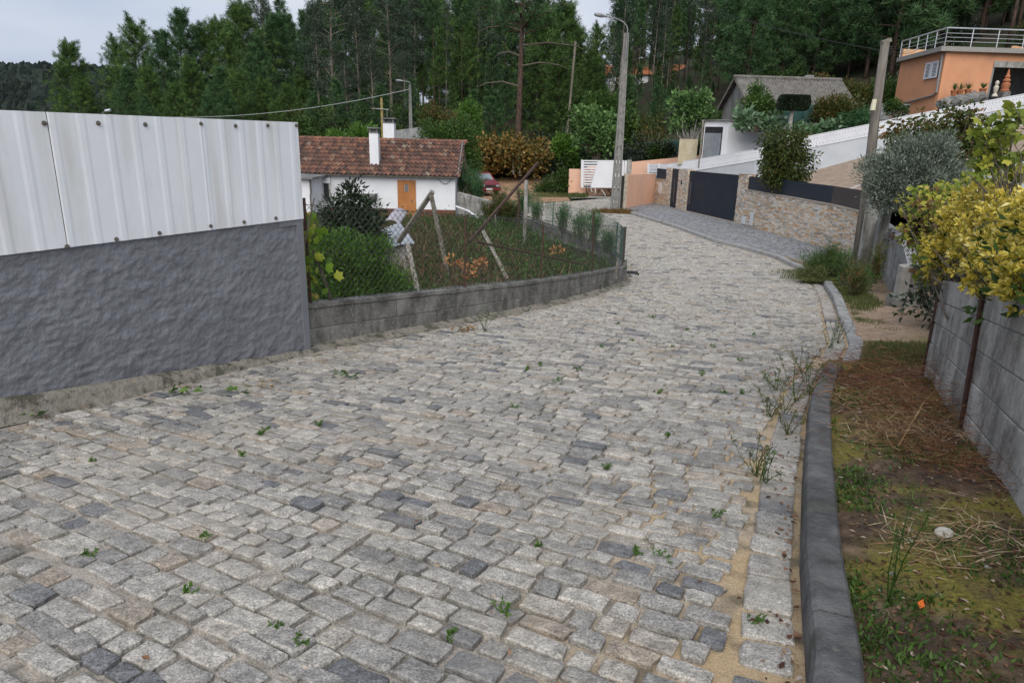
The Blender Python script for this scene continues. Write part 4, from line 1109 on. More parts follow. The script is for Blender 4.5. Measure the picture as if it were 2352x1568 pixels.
pp = P(1446, 369, 47.4); tag(MB().box((pp.x, 47.35, (pp.z-2.4)/2), (.28, .28, pp.z+2.5)).build('gate_post', mt_block_l.copy() if False else mt_post), 'grey block gate post at the right end of the white gate', 'post')
mt_wgate = M('white_gate', (.70, .71, .74), (.74, .75, .78), 2, .4, spec=.5)
wg = empty('slatted_gate', P(1386, 430, YG), 'white metal gate with slanted open slats on its left side', 'gate')
def gp(px, py): return P(px, py, YG)
def gpoly(pts, nm, dy=.05): return MB().prism([gp(*q) for q in pts], (0, dy, 0)).build(nm, mt_wgate, wg)
gpoly([(1334, 431), (1340, 431), (1341, 368), (1335, 367)], 'stile'); gpoly([(1434, 431), (1441, 431), (1442, 369), (1435, 369)], 'stile')
gpoly([(1341, 371), (1434, 372), (1434, 368.5), (1341, 368)], 'rail'); gpoly([(1340, 431), (1434, 432), (1434, 428), (1340, 427.5)], 'rail')
gpoly([(1357, 427.6), (1434, 428), (1434, 372.2), (1373, 371.5)], 'sheet', .03)
for k in range(10):
    y0 = 373.3+k*5.95; xr = 1373-(y0-371)/57*16
    gpoly([(1340.6, y0+3.4), (xr-.6, y0+3.4), (xr+.3, y0), (1340.9, y0)], 'slat', .03)
for i, q in enumerate(((1357, 433, 1360, 441, 47), (1367, 433, 1368, 443, 46.5), (1382, 436, 1391, 449, 45.5))):
    pole('stick', P(q[0], q[1], 48.8), P(q[2], q[3], q[4]), .06, mt_frame, ('short pale stick under the slats of the white gate', 'pale stick under the middle of the white gate', 'longest pale stick lying on the apron by the white gate')[i], 'stick', 'sticks by the white gate')

# ================================================================ WHITE FENCE ON GREY WALL, DRIVEWAY
FT = [(1490, 378, 47), (1536, 378, 44.6), (1737, 344, 39.4), (1861, 313, 37.6), (2007, 284.5, 37), (2079, 268, 36.7), (2352, 217, 36), (2450, 198, 35.8)]
FB = [(1490, 398), (1536, 402), (1737, 369), (1861, 339.5), (2007, 311), (2079, 296), (2352, 242), (2450, 222)]
GB = [(1490, 440), (1536, 440), (1737, 425), (1847, 397), (2014, 357), (2079, 342), (2352, 290), (2450, 270)]
wlp = []; ztop = []; zmid = []; zbot = []
for (x, y, Y), (x2, y2), (x3, y3) in zip(FT, FB, GB):
    p = P(x, y, Y); wlp.append(Vector((p.x, p.y, 0))); ztop.append(p.z); zmid.append(P(x2, y2, Y).z); zbot.append(P(x3, y3, Y).z)
mt_bluegrey = M('pale_grey_paint', (.44, .47, .50), (.50, .525, .55), 1.2, .75, [(20, .002)])
wall_strip('grey_wall', wlp, [z-.6 for z in zbot], zmid, .22, mt_bluegrey, 'pale blue-grey rendered wall climbing beside the driveway', 'wall')
wf = empty('metal_fence', wlp[3]+Vector((0, 0, zmid[3])), 'white ribbed metal fence running uphill on the pale grey wall', 'fence')
mt_wfence = M('white_fence', (.66, .68, .71), (.72, .735, .76), 2, .45, spec=.5)
for i in range(len(wlp)-1):
    a, b_ = wlp[i], wlp[i+1]; d = b_-a; L = d.length; dn = d/L; n = Vector((dn.y, -dn.x, 0))
    npan = max(1, round(L/2.1))
    for k in range(npan):
        f0, f1 = k/npan, (k+1)/npan; vs = []; m_ = max(3, int(L/npan/.075))*4
        for j in range(m_+1):
            f = f0+(f1-f0)*j/m_-(0 if j else 0); h = .03 if (j % 4) in (1, 2) else 0.0
            p = a.lerp(b_, f)+n*(.02+h); zb__ = zmid[i]+(zmid[i+1]-zmid[i])*f-.02; zt__ = ztop[i]+(ztop[i+1]-ztop[i])*f
            vs += [(p.x, p.y, zb__), (p.x, p.y, zt__), (p.x-n.x*.02, p.y-n.y*.02, zt__), (p.x-n.x*.02, p.y-n.y*.02, zb__)]
        fs = []
        for j in range(m_):
            for e in range(4): fs.append((4*j+e, 4*j+4+e, 4*j+4+(e+1) % 4, 4*j+(e+1) % 4))
        MB().add(vs, fs).build('panel', mt_wfence, wf)
        mb = MB(); j = 0
        for fr_ in np.arange(f0+.02, f1, .15/L):
            for hh in (.22, .72):
                p = a.lerp(b_, fr_)+n*.056; zb__ = zmid[i]+(zmid[i+1]-zmid[i])*fr_; zt__ = ztop[i]+(ztop[i+1]-ztop[i])*fr_
                mb.box((p.x, p.y, zb__+(zt__-zb__)*hh), (.022, .012, .022))
        tag(mb.build('screws', mt_screw, wf), kind='stuff')
    vs = []
    MB().bar((a.x, a.y, ztop[i]+.02), (b_.x, b_.y, ztop[i+1]+.02), .09, .03).build('top_cap', mt_wfence, wf)
# slatted end of the white fence
e0 = P(1488, 376, 41.0)
for k in range(4):
    MB().bar(P(1490, 379+k*7, 46.3), P(1512, 379.5+k*7, 45.4), .04, .12).build('end_slat', mt_wfence, wf)
MB().bar(P(1489, 400, 46.3), P(1489, 375, 46.3), .1, .05, up=(0, 1, 0)).build('end_post', mt_wfence, wf); MB().bar(P(1513, 402, 45.4), P(1514, 376, 45.4), .1, .05, up=(0, 1, 0)).build('end_post', mt_wfence, wf)
mt_drive = M('driveway_paving', (.27, .20, .145), (.40, .31, .23), 3, .9, [(30, .006)], stain=[((.20, .15, .11), 14, None, .5, .62)])
DE = [(9.3, 41.5, -1.95), (9.6, 38.6, -1.95), (10.6, 31.5, -1.3), (11.1, 26.5, -.45), (12.4, 22.5, -.35), (13.5, 22, -.1), (19, 22, 1.1), (22, 22, 1.8)]
def drivef(u, w):
    i = u*(len(wlp)-1); k = min(len(wlp)-2, int(i)); f = i-k
    p = wlp[k].lerp(wlp[k+1], f); p.z = zbot[k]+(zbot[k+1]-zbot[k])*f-.02
    e = Vector(DE[k]).lerp(Vector(DE[k+1]), f); return tuple(p.lerp(e, w))
tag(MB().grid(drivef, 40, 16).build('driveway', mt_drive, None, True), kind='structure')
wlamp = P(1880, 369, 37.3); tag(MB().bar(wlamp+Vector((-.14, -.04, 0)), wlamp+Vector((.14, -.06, .04)), .1, .09).build('wall_lamp', mt_plate), 'small white wall light on the pale grey driveway wall', 'lamp')
# stair railing by the pole
rl = empty('stair_railing', P(1928, 472, 25), 'thin white steel stair railing above the dark fence panel', 'railing')
mt_rail = M('steel_rail', (.55, .57, .60), (.65, .66, .68), 4, .35, metal=.4)
def rail(pts, r_=.018, nm='rail'): MB().tube(pts, r_, 6).build(nm, mt_rail, rl)
rail([P(1930, 442, 25), P(1989, 421, 25.2)], .024); rail([P(1930, 442, 25), P(1974, 480, 23.5)], .024); rail([P(1930, 442, 25), P(1924, 478, 25)], .02, 'post'); rail([P(1989, 421, 25.2), P(1985, 470, 25.2)], .02, 'post')
for k in range(1, 4): rail([P(1930-k*1.4, 442+k*7, 25), P(1972-k, 480+k*6-8, 23.6)], .008)
tag(MB().bar(P(1936, 476, 24.5), P(1985, 455, 24.8), .3, .16).build('white_step', mt_white), 'white painted step edge under the stair railing', 'step')
mt_terra = M('terracotta', (.34, .12, .055), (.42, .17, .08), 8, .8)
pt = P(1941, 478, 23.9); tag(MB().lathe([(.08, 0), (.12, .17), (.135, .17), (.135, .2), (.11, .2), (.1, .15)], pt, 12).build('flower_pot', mt_terra), 'small terracotta pot on the white step by the stair railing', 'pot')

# ================================================================ SHEDS ON THE HILL
mt_cement = M('cement_render', (.21, .205, .20), (.29, .285, .275), 2, .9, [(20, .004)], stain=[((.16, .155, .15), 2.5, (1, 1, .25), .5, .7)])
mt_asb = M('fibre_cement', (.115, .107, .097), (.19, .178, .163), 3, .95, [(20, .006)], stain=[((.10, .10, .055), 4, None, .55, .7), ((.26, .25, .235), 12, None, .58, .7)])
FLs = P(1722, 239, 42.0); yw = R(4); dx_ = Vector((math.cos(yw), math.sin(yw), 0)); dy_ = Vector((-math.sin(yw), math.cos(yw), 0))
wid = 6.4; dep = 5.0; ze = FLs.z; zr_ = P(1665, 177, 44.5).z; zg = ze-1.9
sh = empty('gabled_shed', FLs.xy.to_3d()+Vector((0, 0, zg)), 'grey cement shed with corrugated fibre-cement gable roof', 'shed')
o0 = FLs.xy.to_3d()
def sp(u, w, z): q = o0+dx_*u+dy_*w; return (q.x, q.y, z)
MB().prism([sp(.2, .1, zg-1.5), sp(.2, dep-.1, zg-1.5), sp(.2, dep-.1, ze), sp(.2, dep/2, zr_-.1), sp(.2, .1, ze)], dx_*(wid-.4)).build('wall', mt_cement, sh)
def corr(front):
    def f_(u, w):
        yy = (dep/2)*(1-w) if front else dep/2+(dep/2)*(1-w)*-1*-1
        yq = -.25+(dep/2+.25)*w if front else dep+.25-(dep/2+.25)*w
        z = ze-.17+(zr_-ze+.17)*w+.05*math.cos(u*2*math.pi*36)
        q = o0+dx_*(-.15+(wid+.3)*u)+dy_*yq; return (q.x, q.y, z+.02*(int(w*2.999)))
    return f_
rf = MB().grid(corr(True), 288, 9).build('roof', mt_asb, sh, True); so = rf.modifiers.new('s', 'SOLIDIFY'); so.thickness = .02
rf2 = MB().grid(corr(False), 144, 3).build('roof', mt_asb, sh, True)
mb = MB(); mb.tube([sp(-.2, dep/2, zr_+.03), sp(wid+.2, dep/2, zr_+.03)], .11, 8); mb.build('ridge_cap', mt_asb, rf)
q = o0+dx_*wid*.72+dy_*(dep/2+.2); MB().box((q.x, q.y, zr_+.1), (.5, .3, .3)).build('vent', mt_cement, rf)
mb = MB(); mb.bar(sp(-.13, .0, ze-.16), sp(-.13, dep/2, zr_-.04), .05, .12); mb.bar(sp(-.13, dep, ze-.16), sp(-.13, dep/2, zr_-.04), .05, .12); mb.build('bargeboard', mt_oldwood, sh)
# green net screen in front of the shed
mt_net = M('green_net', (.018, .055, .05), (.03, .085, .075), 6, .8, stain=[((.06, .12, .11), 3, (3, 3, .3), .5, .7)])
def net(name, pts, label, ztops, zbots, nseg=24):
    root = empty(name, Vector((pts[0].x, pts[0].y, zbots[0])), label, 'net fence')
    L = len(pts)-1
    def f_(u, w):
        i = u*L; k = min(L-1, int(i)); f = i-k; p = pts[k].lerp(pts[k+1], f)
        z = (zbots[k]+(zbots[k+1]-zbots[k])*f)*(1-w)+(ztops[k]+(ztops[k+1]-ztops[k])*f)*w
        return (p.x, p.y+.05*math.sin(u*40), z+(.04*math.sin(u*23) if w > .9 else 0))
    o = MB().grid(f_, nseg*L, 6).build('netting', mt_net, root, True); so = o.modifiers.new('s', 'SOLIDIFY'); so.thickness = .008
    for k in range(L+1):
        p = pts[k]; MB().tube([(p.x, p.y+.06, zbots[k]-.2), (p.x, p.y+.06, ztops[k]+.12)], .03, 6).build('post', mt_oldwood, root)
ps = [P(1795, 285, 40.5), P(1870, 283, 40.3), P(1945, 278, 40)]
net('green_net', ps, 'dark green netting strung in front of the gabled shed', [P(1795, 241, 40.5).z, P(1870, 240, 40.3).z, P(1945, 238, 40).z], [p.z for p in ps])
ps = [P(1310, 372, 60), P(1440, 372, 58), P(1530, 368, 54), P(1600, 362, 50)]
net('green_net', ps, 'long dark green netting behind the fig trees and peach walls', [P(1310, 330, 60).z, P(1440, 330, 58).z, P(1530, 321, 54).z, P(1600, 318, 50).z], [p.z-.6 for p in ps])
# white lean-to shed
cor = P(1667, 355, 41.3); zt0 = P(1667, 278, 41.3).z; zb0 = cor.z-.8
lf = P(1612, 352, 42.6); rt = P(1764, 352, 41.6); bk = lf+(rt-cor)
ws = empty('lean_to_shed', (cor.x, cor.y, cor.z), 'small whitewashed lean-to shed with ribbed metal door', 'shed')
MB().hexa([(p.x, p.y, zb0) for p in (cor, rt, bk, lf)]+[(cor.x, cor.y, zt0), (rt.x, rt.y, zt0-.25), (bk.x, bk.y, zt0-.2), (lf.x, lf.y, zt0-.02)]).build('wall', mt_white, ws)
nl = Vector(((lf-cor).y, -(lf-cor).x, 0)).normalized(); nl = -nl if nl.y > 0 else nl
dl_ = (lf-cor); 
def lface(f, z, o=.02): p = cor+dl_*f+nl*o; return (p.x, p.y, z)
zd = P(1640, 306, 41.9).z
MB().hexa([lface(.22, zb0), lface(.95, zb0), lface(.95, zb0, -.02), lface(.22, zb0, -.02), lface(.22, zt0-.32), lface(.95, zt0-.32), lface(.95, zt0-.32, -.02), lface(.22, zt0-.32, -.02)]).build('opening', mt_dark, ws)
mt_gdoor = M('grey_metal', (.22, .24, .26), (.28, .30, .32), 2, .5, metal=.2)
dd = MB()
for k in range(10):
    f0 = .25+.068*k; o = .04 if k % 2 else .055
    dd.hexa([lface(f0, zb0+.3, o), lface(f0+.066, zb0+.3, o), lface(f0+.066, zb0+.3, .021), lface(f0, zb0+.3, .021), lface(f0, zd, o), lface(f0+.066, zd, o), lface(f0+.066, zd, .021), lface(f0, zd, .021)])
dd.build('door', mt_gdoor, ws)
mb = MB(); e = [cor+(cor-bk)*.08, rt+(rt-lf)*.06, bk+(bk-cor)*.05, lf+(lf-rt)*.06]
zs = [zt0+.02, zt0-.25, zt0-.16, zt0+.0]
mb.hexa([(p.x, p.y, z) for p, z in zip(e, zs)]+[(p.x, p.y, z+.07) for p, z in zip(e, zs)]); mb.build('roof', mt_slab, ws)
MB().tube([lface(1.02, zb0, .1), lface(1.03, zt0+.05, .1)], .06, 7).build('post', mt_oldwood, ws)
bd = P(1580, 345, 43.6); tag(MB().box((bd.x, bd.y, bd.z-.1), (1.1, .06, 1.5), R(-12)).build('board_screen', M('cream_board', (.42, .36, .24), (.52, .46, .33), 2, .8)), 'cream board screen standing left of the lean-to shed', 'board')
# little stone hut by the dirt track
mt_hut = M('hut_render', (.20, .19, .175), (.33, .315, .29), 3, .9, [(15, .01)], stain=[((.12, .115, .10), 2.5, None, .5, .7)])
hb = P(1258, 392, 60); hx1 = P(1308, 392, 60).x; htop = P(1285, 330, 60).z; hl_ = P(1256, 345, 60).z
hut = empty('stone_hut', hb, 'tiny grey rendered hut with a white door by the dirt track', 'hut')
MB().prism([(hb.x, 60, hb.z-1), (hx1, 60, hb.z-1), (hx1, 60, htop-.2), (hx1-.7, 60, htop), (hb.x, 60, hl_)], (0, 3, 0)).build('wall', mt_hut, hut)
MB().prism([(hb.x-.2, 59.8, hl_-.1), (hx1-.7, 59.8, htop+.03), (hx1-.7, 59.8, htop+.18), (hb.x-.2, 59.8, hl_+.05)], (0, 3.3, 0)).build('roof', mt_tile, hut)
dx0, dx1 = P(1271, 392, 60).x, P(1280, 392, 60).x; MB().box(((dx0+dx1)/2, 59.98, hb.z+.3), (dx1-dx0, .06, 1.7)).build('door', mt_plate, hut)
# concrete wall behind the house, pale houses far behind the wood
p0 = P(905, 315, 53); p1 = P(1030, 318, 54)
wall_strip('concrete_wall', [Vector((p0.x, 53, 0)), Vector((P(960, 300, 53).x, 53, 0)), Vector((p1.x, 54.5, 0))], [-1.5]*3, [P(905, 300, 53).z, P(960, 293, 53).z, P(1030, 291, 54).z], .2, mt_block_l, 'pale concrete wall behind the white house and its street lamp', 'wall')
def far_house(x0, x1, y0, y1, Y, label):
    a, b_ = P(x0, y1, Y), P(x1, y0, Y); root = empty('far_house', a, label, 'house')
    MB().box(((a.x+b_.x)/2, Y+4, (a.z+b_.z)/2), (b_.x-a.x, 8, b_.z-a.z)).build('wall', mt_peach if False else mt_white, root)
    mt_ = mt_terra; w_ = b_.x-a.x
    MB().prism([(a.x-.4, Y-.4, b_.z), (a.x-.4, Y+4, b_.z+1.6), (a.x-.4, Y+8.4, b_.z)], (w_+.8, 0, 0)).build('roof', mt_, root)
    for k in range(3):
        MB().box((a.x+w_*(.2+.3*k), Y-.03, (a.z+b_.z)/2), (.9, .08, 1.2)).build('window', mt_glass, root)
far_house(1400, 1492, 172, 235, 112, 'pale house with orange roof glimpsed through the thin trunks')
far_house(1520, 1580, 168, 240, 118, 'second pale house with orange roof deeper behind the trunks')

# ================================================================ ORANGE HOUSE
mt_orange = M('orange_paint', (.60, .285, .15), (.66, .325, .18), 1.0, .8, [(20, .002)], stain=[((.54, .27, .16), 1.2, None, .52, .7)])
mt_orange_l = M('apricot_paint', (.66, .38, .20), (.70, .42, .23), 1, .8)
K = P(2174, 119, 40); KZ = K.z; LB = P(2070, 138, 45.2); RT = P(2560, 128, 40.6)
oh = empty('orange_house', Vector((K.x, K.y, KZ-3.0)), 'orange rendered house with roof terrace railing and open garage', 'house')
Kp, Lp, Rp = [Vector((q.x, q.y, 0)) for q in (K, LB, RT)]
Bp = Lp+(Rp-Kp)
zb1 = KZ-4.6
gx0 = P(2281, 150, 40.2).x; fR = (gx0-Kp.x)/(Rp.x-Kp.x); gtop = P(2290, 141, 40.3).z
MB().hexa([(p.x, p.y, zb1) for p in (Lp, Kp, Kp.lerp(Rp, .001), Lp+Vector((.01, 0, 0)))]+[(p.x, p.y, KZ) for p in (Lp, Kp, Kp.lerp(Rp, .001), Lp+Vector((.01, 0, 0)))]) if False else None
def ow(a, b_, z0, z1, th=.25, nm='wall', mat=mt_orange):
    d = (b_-a).normalized(); n = Vector((-d.y, d.x, 0)); n = -n if n.dot(a) < 0 else n
    return MB().hexa([(a.x, a.y, z0), (b_.x, b_.y, z0), (b_.x+n.x*th, b_.y+n.y*th, z0), (a.x+n.x*th, a.y+n.y*th, z0), (a.x, a.y, z1), (b_.x, b_.y, z1), (b_.x+n.x*th, b_.y+n.y*th, z1), (a.x+n.x*th, a.y+n.y*th, z1)]).build(nm, mat, oh)
ow(Lp, Kp, zb1, KZ); ow(Kp, Kp.lerp(Rp, fR), zb1, KZ); gE = Kp.lerp(Rp, fR); gF = Kp.lerp(Rp, fR+.55)
ow(gE, gF, gtop, KZ, .25); ow(gF, Rp, zb1, KZ)
ow(gE+Vector((0, 4.5, 0)), gF+Vector((.5, 4.5, 0)), zb1, KZ, .2, 'garage_back', mt_cement)
ow(gE, gE+Vector((0, 4.5, 0)), zb1, gtop, .1, 'garage_side', mt_cement)
ow(gE+Vector((0, -.03, 0)), gF+Vector((0, -.03, 0)), gtop-.32, gtop, .1, 'roller_door', mt_post)
MB().hexa([(p.x, p.y, KZ-2.55) for p in (gE, gF, gF+Vector((0, 4.5, 0)), gE+Vector((0, 4.5, 0)))]+[(p.x, p.y, KZ-2.45) for p in (gE, gF, gF+Vector((0, 4.5, 0)), gE+Vector((0, 4.5, 0)))]).build('garage_floor', mt_cement, oh)
o1 = (Kp-Bp).normalized()*.45
e = [Lp+(Lp-Rp).normalized()*.25, Kp+o1*1.2, Rp+Vector((0, -.4, 0)), Bp]
mt_pslab = M('pebbled_slab', (.24, .225, .205), (.36, .345, .32), 25, .9, [(60, .006)])
MB().hexa([(p.x, p.y, KZ) for p in e]+[(p.x, p.y, KZ+.24) for p in e]).build('roof_slab', mt_pslab, oh)
for a, b_ in ((Lp, Lp.lerp(Bp, .9)), (Lp.lerp(Kp, .55)+(Bp-Lp)*.55, Bp)):
    d = (b_-a); ow(a+Vector((.1, .1, 0)), b_, KZ+.24, KZ+.75, .2, 'parapet', mt_orange_l)
def railrun(a, b_, n_, ht=.92):
    z0 = KZ+.24
    for k in range(n_+1):
        p = a.lerp(b_, k/n_); MB().tube([(p.x, p.y, z0), (p.x, p.y, z0+ht)], .025, 6).build('railing_post', mt_rail, oh)
    for h, r_ in ((ht, .035), (ht*.72, .014), (ht*.5, .014), (ht*.28, .014)):
        MB().tube([(a.x, a.y, z0+h), (b_.x, b_.y, z0+h)], r_, 6).build('railing_bar', mt_rail, oh)
ra = e[0].lerp(e[1], .04)+(Bp-Kp).normalized()*.1; rb = e[1]+(Bp-Kp).normalized()*.25; rc = e[2]+(Bp-Kp).normalized()*.3
railrun(ra, rb, 5); railrun(rb, rc, 7)
# louvred shutters
dK = (Kp-Lp).normalized(); nK = Vector((dK.y, -dK.x, 0)); nK = -nK if nK.dot(Lp) > 0 else nK
def onleft(px, py):
    q = VW(px, py, (Lp.x, Lp.y), (dK.x, dK.y)); return q
wa, wb_ = onleft(2128, 160), onleft(2157, 160); wz0 = onleft(2142, 180).z; wz1 = onleft(2144, 143).z
wn_ = MB().bar(Vector((wa.x, wa.y, (wz0+wz1)/2))+nK*.03, Vector((wb_.x, wb_.y, (wz0+wz1)/2))+nK*.03, .05, wz1-wz0).build('window', mt_glass, oh)
for f0, f1 in ((0, .48), (.52, 1)):
    q0 = wa.lerp(wb_, f0); q1 = wa.lerp(wb_, f1); mb = MB()
    def bb(a, b_, z, h, o): mb.bar(Vector((a.x, a.y, z))+nK*o, Vector((b_.x, b_.y, z))+nK*o, .04, h)
    bb(q0, q1, wz1-.04, .09, .08); bb(q0, q1, wz0+.04, .09, .08); bb(q0, q0.lerp(q1, .16), (wz0+wz1)/2, wz1-wz0, .082); bb(q0.lerp(q1, .84), q1, (wz0+wz1)/2, wz1-wz0, .082)
    for k in range(9): bb(q0.lerp(q1, .1), q1.lerp(q0, .1), wz0+.1+(wz1-wz0-.2)*(k+.5)/9, (wz1-wz0-.2)/9*.45, .078)
    mb.build('shutter', mt_wgate, wn_)
dp = [onleft(2169, 126), onleft(2155, 213)]; mt_pipe = M('grey_pipe', (.22, .225, .235), None, 1, .5)
MB().tube([dp[0]+nK*.1, dp[1]+nK*.1, onleft(2148, 219)+nK*.1, onleft(2082, 237)+nK*.1], .055, 7).build('downpipe', mt_pipe, oh)
# rockery, pots and ornament in front of the garage
mt_rock = M('garden_rock', (.10, .10, .095), (.26, .255, .24), 4, .95, [(10, .05), (50, .01)], stain=[((.20, .12, .06), 2, None, .6, .75)])
def rock(name, c, s, label, cat='rock', group=None, mat=None, par=None, seed=0):
    bm = bmesh.new(); bmesh.ops.create_icosphere(bm, subdivisions=2, radius=1)
    for v in bm.verts:
        k = 1+.35*mnoise.noise(v.co*1.3+Vector((seed*3.1, seed, 0)))+.12*mnoise.noise(v.co*3.5+Vector((seed, 9, 0)))
        v.co = Vector((v.co.x*s[0], v.co.y*s[1], v.co.z*s[2]))*k
    me = bpy.data.meshes.new(name); bm.to_mesh(me); bm.free()
    o = link(name, me, mat or mt_rock, par, Vector(c)); return tag(o, label, cat, group) if label else o
for i in range(7):
    q = P(2170+i*13, 240-i*2.6, 38.4); rock('rock', q, (.42, .35, .34), 'dark rough rock in the rockery bank by the orange house', 'rock', 'rockery rocks', seed=i)
mt_spiky = leaf_mat('pot_plant', [(0, (.04, .08, .02)), (1, (.13, .20, .05))])
def spiky(root, c, n_, ln, mat, seed=1, w_=.02):
    r_ = np.random.default_rng(seed); mb = MB()
    for k in range(n_):
        an = r_.random()*6.28; el = .5+r_.random()*.9; l_ = ln*(.6+.4*r_.random()); d = Vector((math.cos(an)*math.cos(el), math.sin(an)*math.cos(el), math.sin(el))); s_ = Vector((-math.sin(an), math.cos(an), 0))*w_
        m1 = Vector(c)+d*l_*.5; t = Vector(c)+d*l_+Vector((0, 0, -.12*l_))
        mb.add([Vector(c)-s_*.6, Vector(c)+s_*.6, m1+s_, t, m1-s_], [(0, 1, 2, 4), (4, 2, 3)], r_.random())
    return mb.build('leaves', mat, root)
for i, px in enumerate((2190, 2204, 2222, 2256)):
    q = P(px, 219-i*1.5, 38.9); rt_ = empty('potted_plant', q, ('terracotta pot with a spiky green plant on the rockery, farthest from the garage', 'second spiky potted plant from the corner of the orange house', 'spiky potted plant between the second pot and the garage edge', 'spiky potted plant right beside the garage opening')[i], 'potted plant', 'potted plants by the orange house')
    MB().lathe([(.1, -.1), (.16, .18), (.18, .18), (.18, .24), (.15, .24), (.14, .2)], q, 10).build('pot', mt_terra, rt_); spiky(rt_, q+Vector((0, 0, .22)), 26, .55, mt_spiky, i)
q = P(2302, 235, 38.2); tp = P(2304, 211, 38.2).z
tag(MB().box((q.x, q.y, (q.z-.8+tp)/2), (.42, .42, tp-q.z+.8)).build('stone_pier', mt_rock), 'mottled stone pier carrying the terracotta finial', 'pier')
tag(MB().lathe([(.20, 0), (.22, .08), (.16, .12), (.19, .25), (.20, .38), (.12, .46), (.17, .52), (.17, .58), (.09, .66), (.13, .72), (.07, .86), (.05, 1.0), (.01, 1.12)], (q.x, q.y, tp), 12).build('finial', mt_terra), 'stacked terracotta finial standing on the stone pier', 'ornament')
q = P(2284, 222, 38.0); fg = MB().lathe([(.14, 0), (.12, .1), (.06, .15), (.10, .3), (.12, .45), (.06, .55), (.09, .62), (.09, .72), (.03, .78)], q, 10); tag(fg.build('figurine', M('pale_stone', (.5, .45, .36), (.6, .55, .46), 5, .8)), 'small pale stone figurine beside the terracotta finial', 'figurine')
for k, z_ in enumerate((0, .2, .4)):
    pass
a, b_ = P(2000, 243, 41), P(2082, 240, 41)
block_wall('stone_wall', [Vector((a.x, 41, 0)), Vector((b_.x, 40.6, 0))], lambda s: a.z-1.2, lambda s: a.z+.12, .2, 6, .35, mt_block_l, 'low pale block wall left of the orange house', 'wall', side=-1)
# low wall with white coping among the shrubs on the right
a, b_ = P(2185, 412, 21), P(2420, 360, 20)
wall_strip('garden_wall', [Vector((a.x, a.y, 0)), Vector((b_.x, b_.y, 0))], [-.8, -.5], [P(2185, 402, 21).z, P(2420, 352, 20).z], .25, mt_bluegrey, 'low grey garden wall behind the yellow hedge', 'wall')

# ================================================================ POLES, LAMPS, CABLES
mt_pipe2 = M('galvanised', (.20, .205, .215), (.26, .265, .27), 5, .5, metal=.3)
mt_lampc = M('pole_concrete', (.18, .178, .165), (.27, .265, .248), 6, .9, [(40, .004)], stain=[((.17, .165, .15), 2, (1, 1, .15), .5, .7)])
def lamp_post(base, h, w0, w1, label, arm=(-.9, .45), holes=True, head=True):
    root = empty('lamp_post', base, label, 'street lamp'); b = Vector(base); mb = MB()
    for sx in (-1, 1):
        c = lambda t, o, yy: (b.x+sx*((w0+(w1-w0)*t)/2-o), b.y+yy, b.z-.3*(t == 0)+h*t)
        mb.hexa([c(0, 0, -.11), c(0, .07, -.11), c(0, .07, .11), c(0, 0, .11), c(1, 0, -.07), c(1, .05, -.07), c(1, .05, .07), c(1, 0, .07)] if sx < 0 else [c(0, .07, -.11), c(0, 0, -.11), c(0, 0, .11), c(0, .07, .11), c(1, .05, -.07), c(1, 0, -.07), c(1, 0, .07), c(1, .05, .07)])
    mb.build('flange', mt_lampc, root)
    web = MB(); nb = int(h/.62)
    for k in range(nb):
        t0 = k/nb; t1 = (k+.72)/nb
        wa_ = (w0+(w1-w0)*t0)/2-.06; wb__ = (w0+(w1-w0)*t1)/2-.05
        web.hexa([(b.x-wa_, b.y-.035, b.z+h*t0), (b.x+wa_, b.y-.035, b.z+h*t0), (b.x+wa_, b.y+.035, b.z+h*t0), (b.x-wa_, b.y+.035, b.z+h*t0), (b.x-wb__, b.y-.035, b.z+h*t1), (b.x+wb__, b.y-.035, b.z+h*t1), (b.x+wb__, b.y+.035, b.z+h*t1), (b.x-wb__, b.y+.035, b.z+h*t1)])
        t2 = (k+1)/nb; wc = (w0+(w1-w0)*t2)/2-.05
        for s_ in (-1, 1):
            m0 = min(wb__, wc)
            web.box((b.x+s_*(m0-.03), b.y, b.z+h*(t1+t2)/2), (.06, .068, h*(t2-t1)))
    web.box((b.x, b.y, b.z+h*.5), (w1*.55, .03, h)); web.build('web', mt_lampc, root)
    a0 = Vector((b.x+w1*.1, b.y-.1, b.z+h-1.2)); a1 = Vector((b.x+w1*.1, b.y-.1, b.z+h+.15)); pts = [a0, a1]
    for k in range(1, 6):
        f = k/5; pts.append(a1+Vector((arm[0]*(1-math.cos(f*1.4))*1.0, 0, arm[1]*math.sin(f*1.4))))
    ar = MB().tube(pts, .032, 6).build('arm', mt_pipe2, root)
    e = pts[-1]; u_ = (pts[-1]-pts[-2]).normalized()
    MB().tube([e, e+u_*.12, e+u_*.3, e+u_*.55, e+u_*.62], [.03, .06, .10, .08, .03], 8).build('lantern', mt_pipe2, ar)
    return root
LPB = C(1412, 488); lt_ = P(1424, 76, LPB.y)
lamp_post((LPB.x, LPB.y, LPB.z), lt_.z-LPB.z, .50, .24, 'tall perforated concrete lamp post with curved arm beside the peach wall', (-1.25, .55))
q = P(944, 318, 55); t_ = P(943, 196, 55); lamp_post((q.x, 55, T(q.x, 55)), t_.z-T(q.x, 55), .30, .17, 'distant slim street lamp rising behind the white house', (-.55, .12))
q = P(236, 262, 60); mb = MB(); mb.tube([(q.x, 60, T(q.x, 60)), (q.x, 60, q.z+.1), (q.x+.3, 60, q.z+.25)], .05, 6); sl_ = empty('lamp_post', (q.x, 60, T(q.x, 60)), 'street lamp whose head just shows over the white sheets', 'street lamp')
mb.build('pole', mt_lampc, sl_); MB().tube([(q.x+.25, 60, q.z+.25), (q.x+.7, 60, q.z+.32)], [.1, .12], 8).build('lantern', mt_rail, sl_)
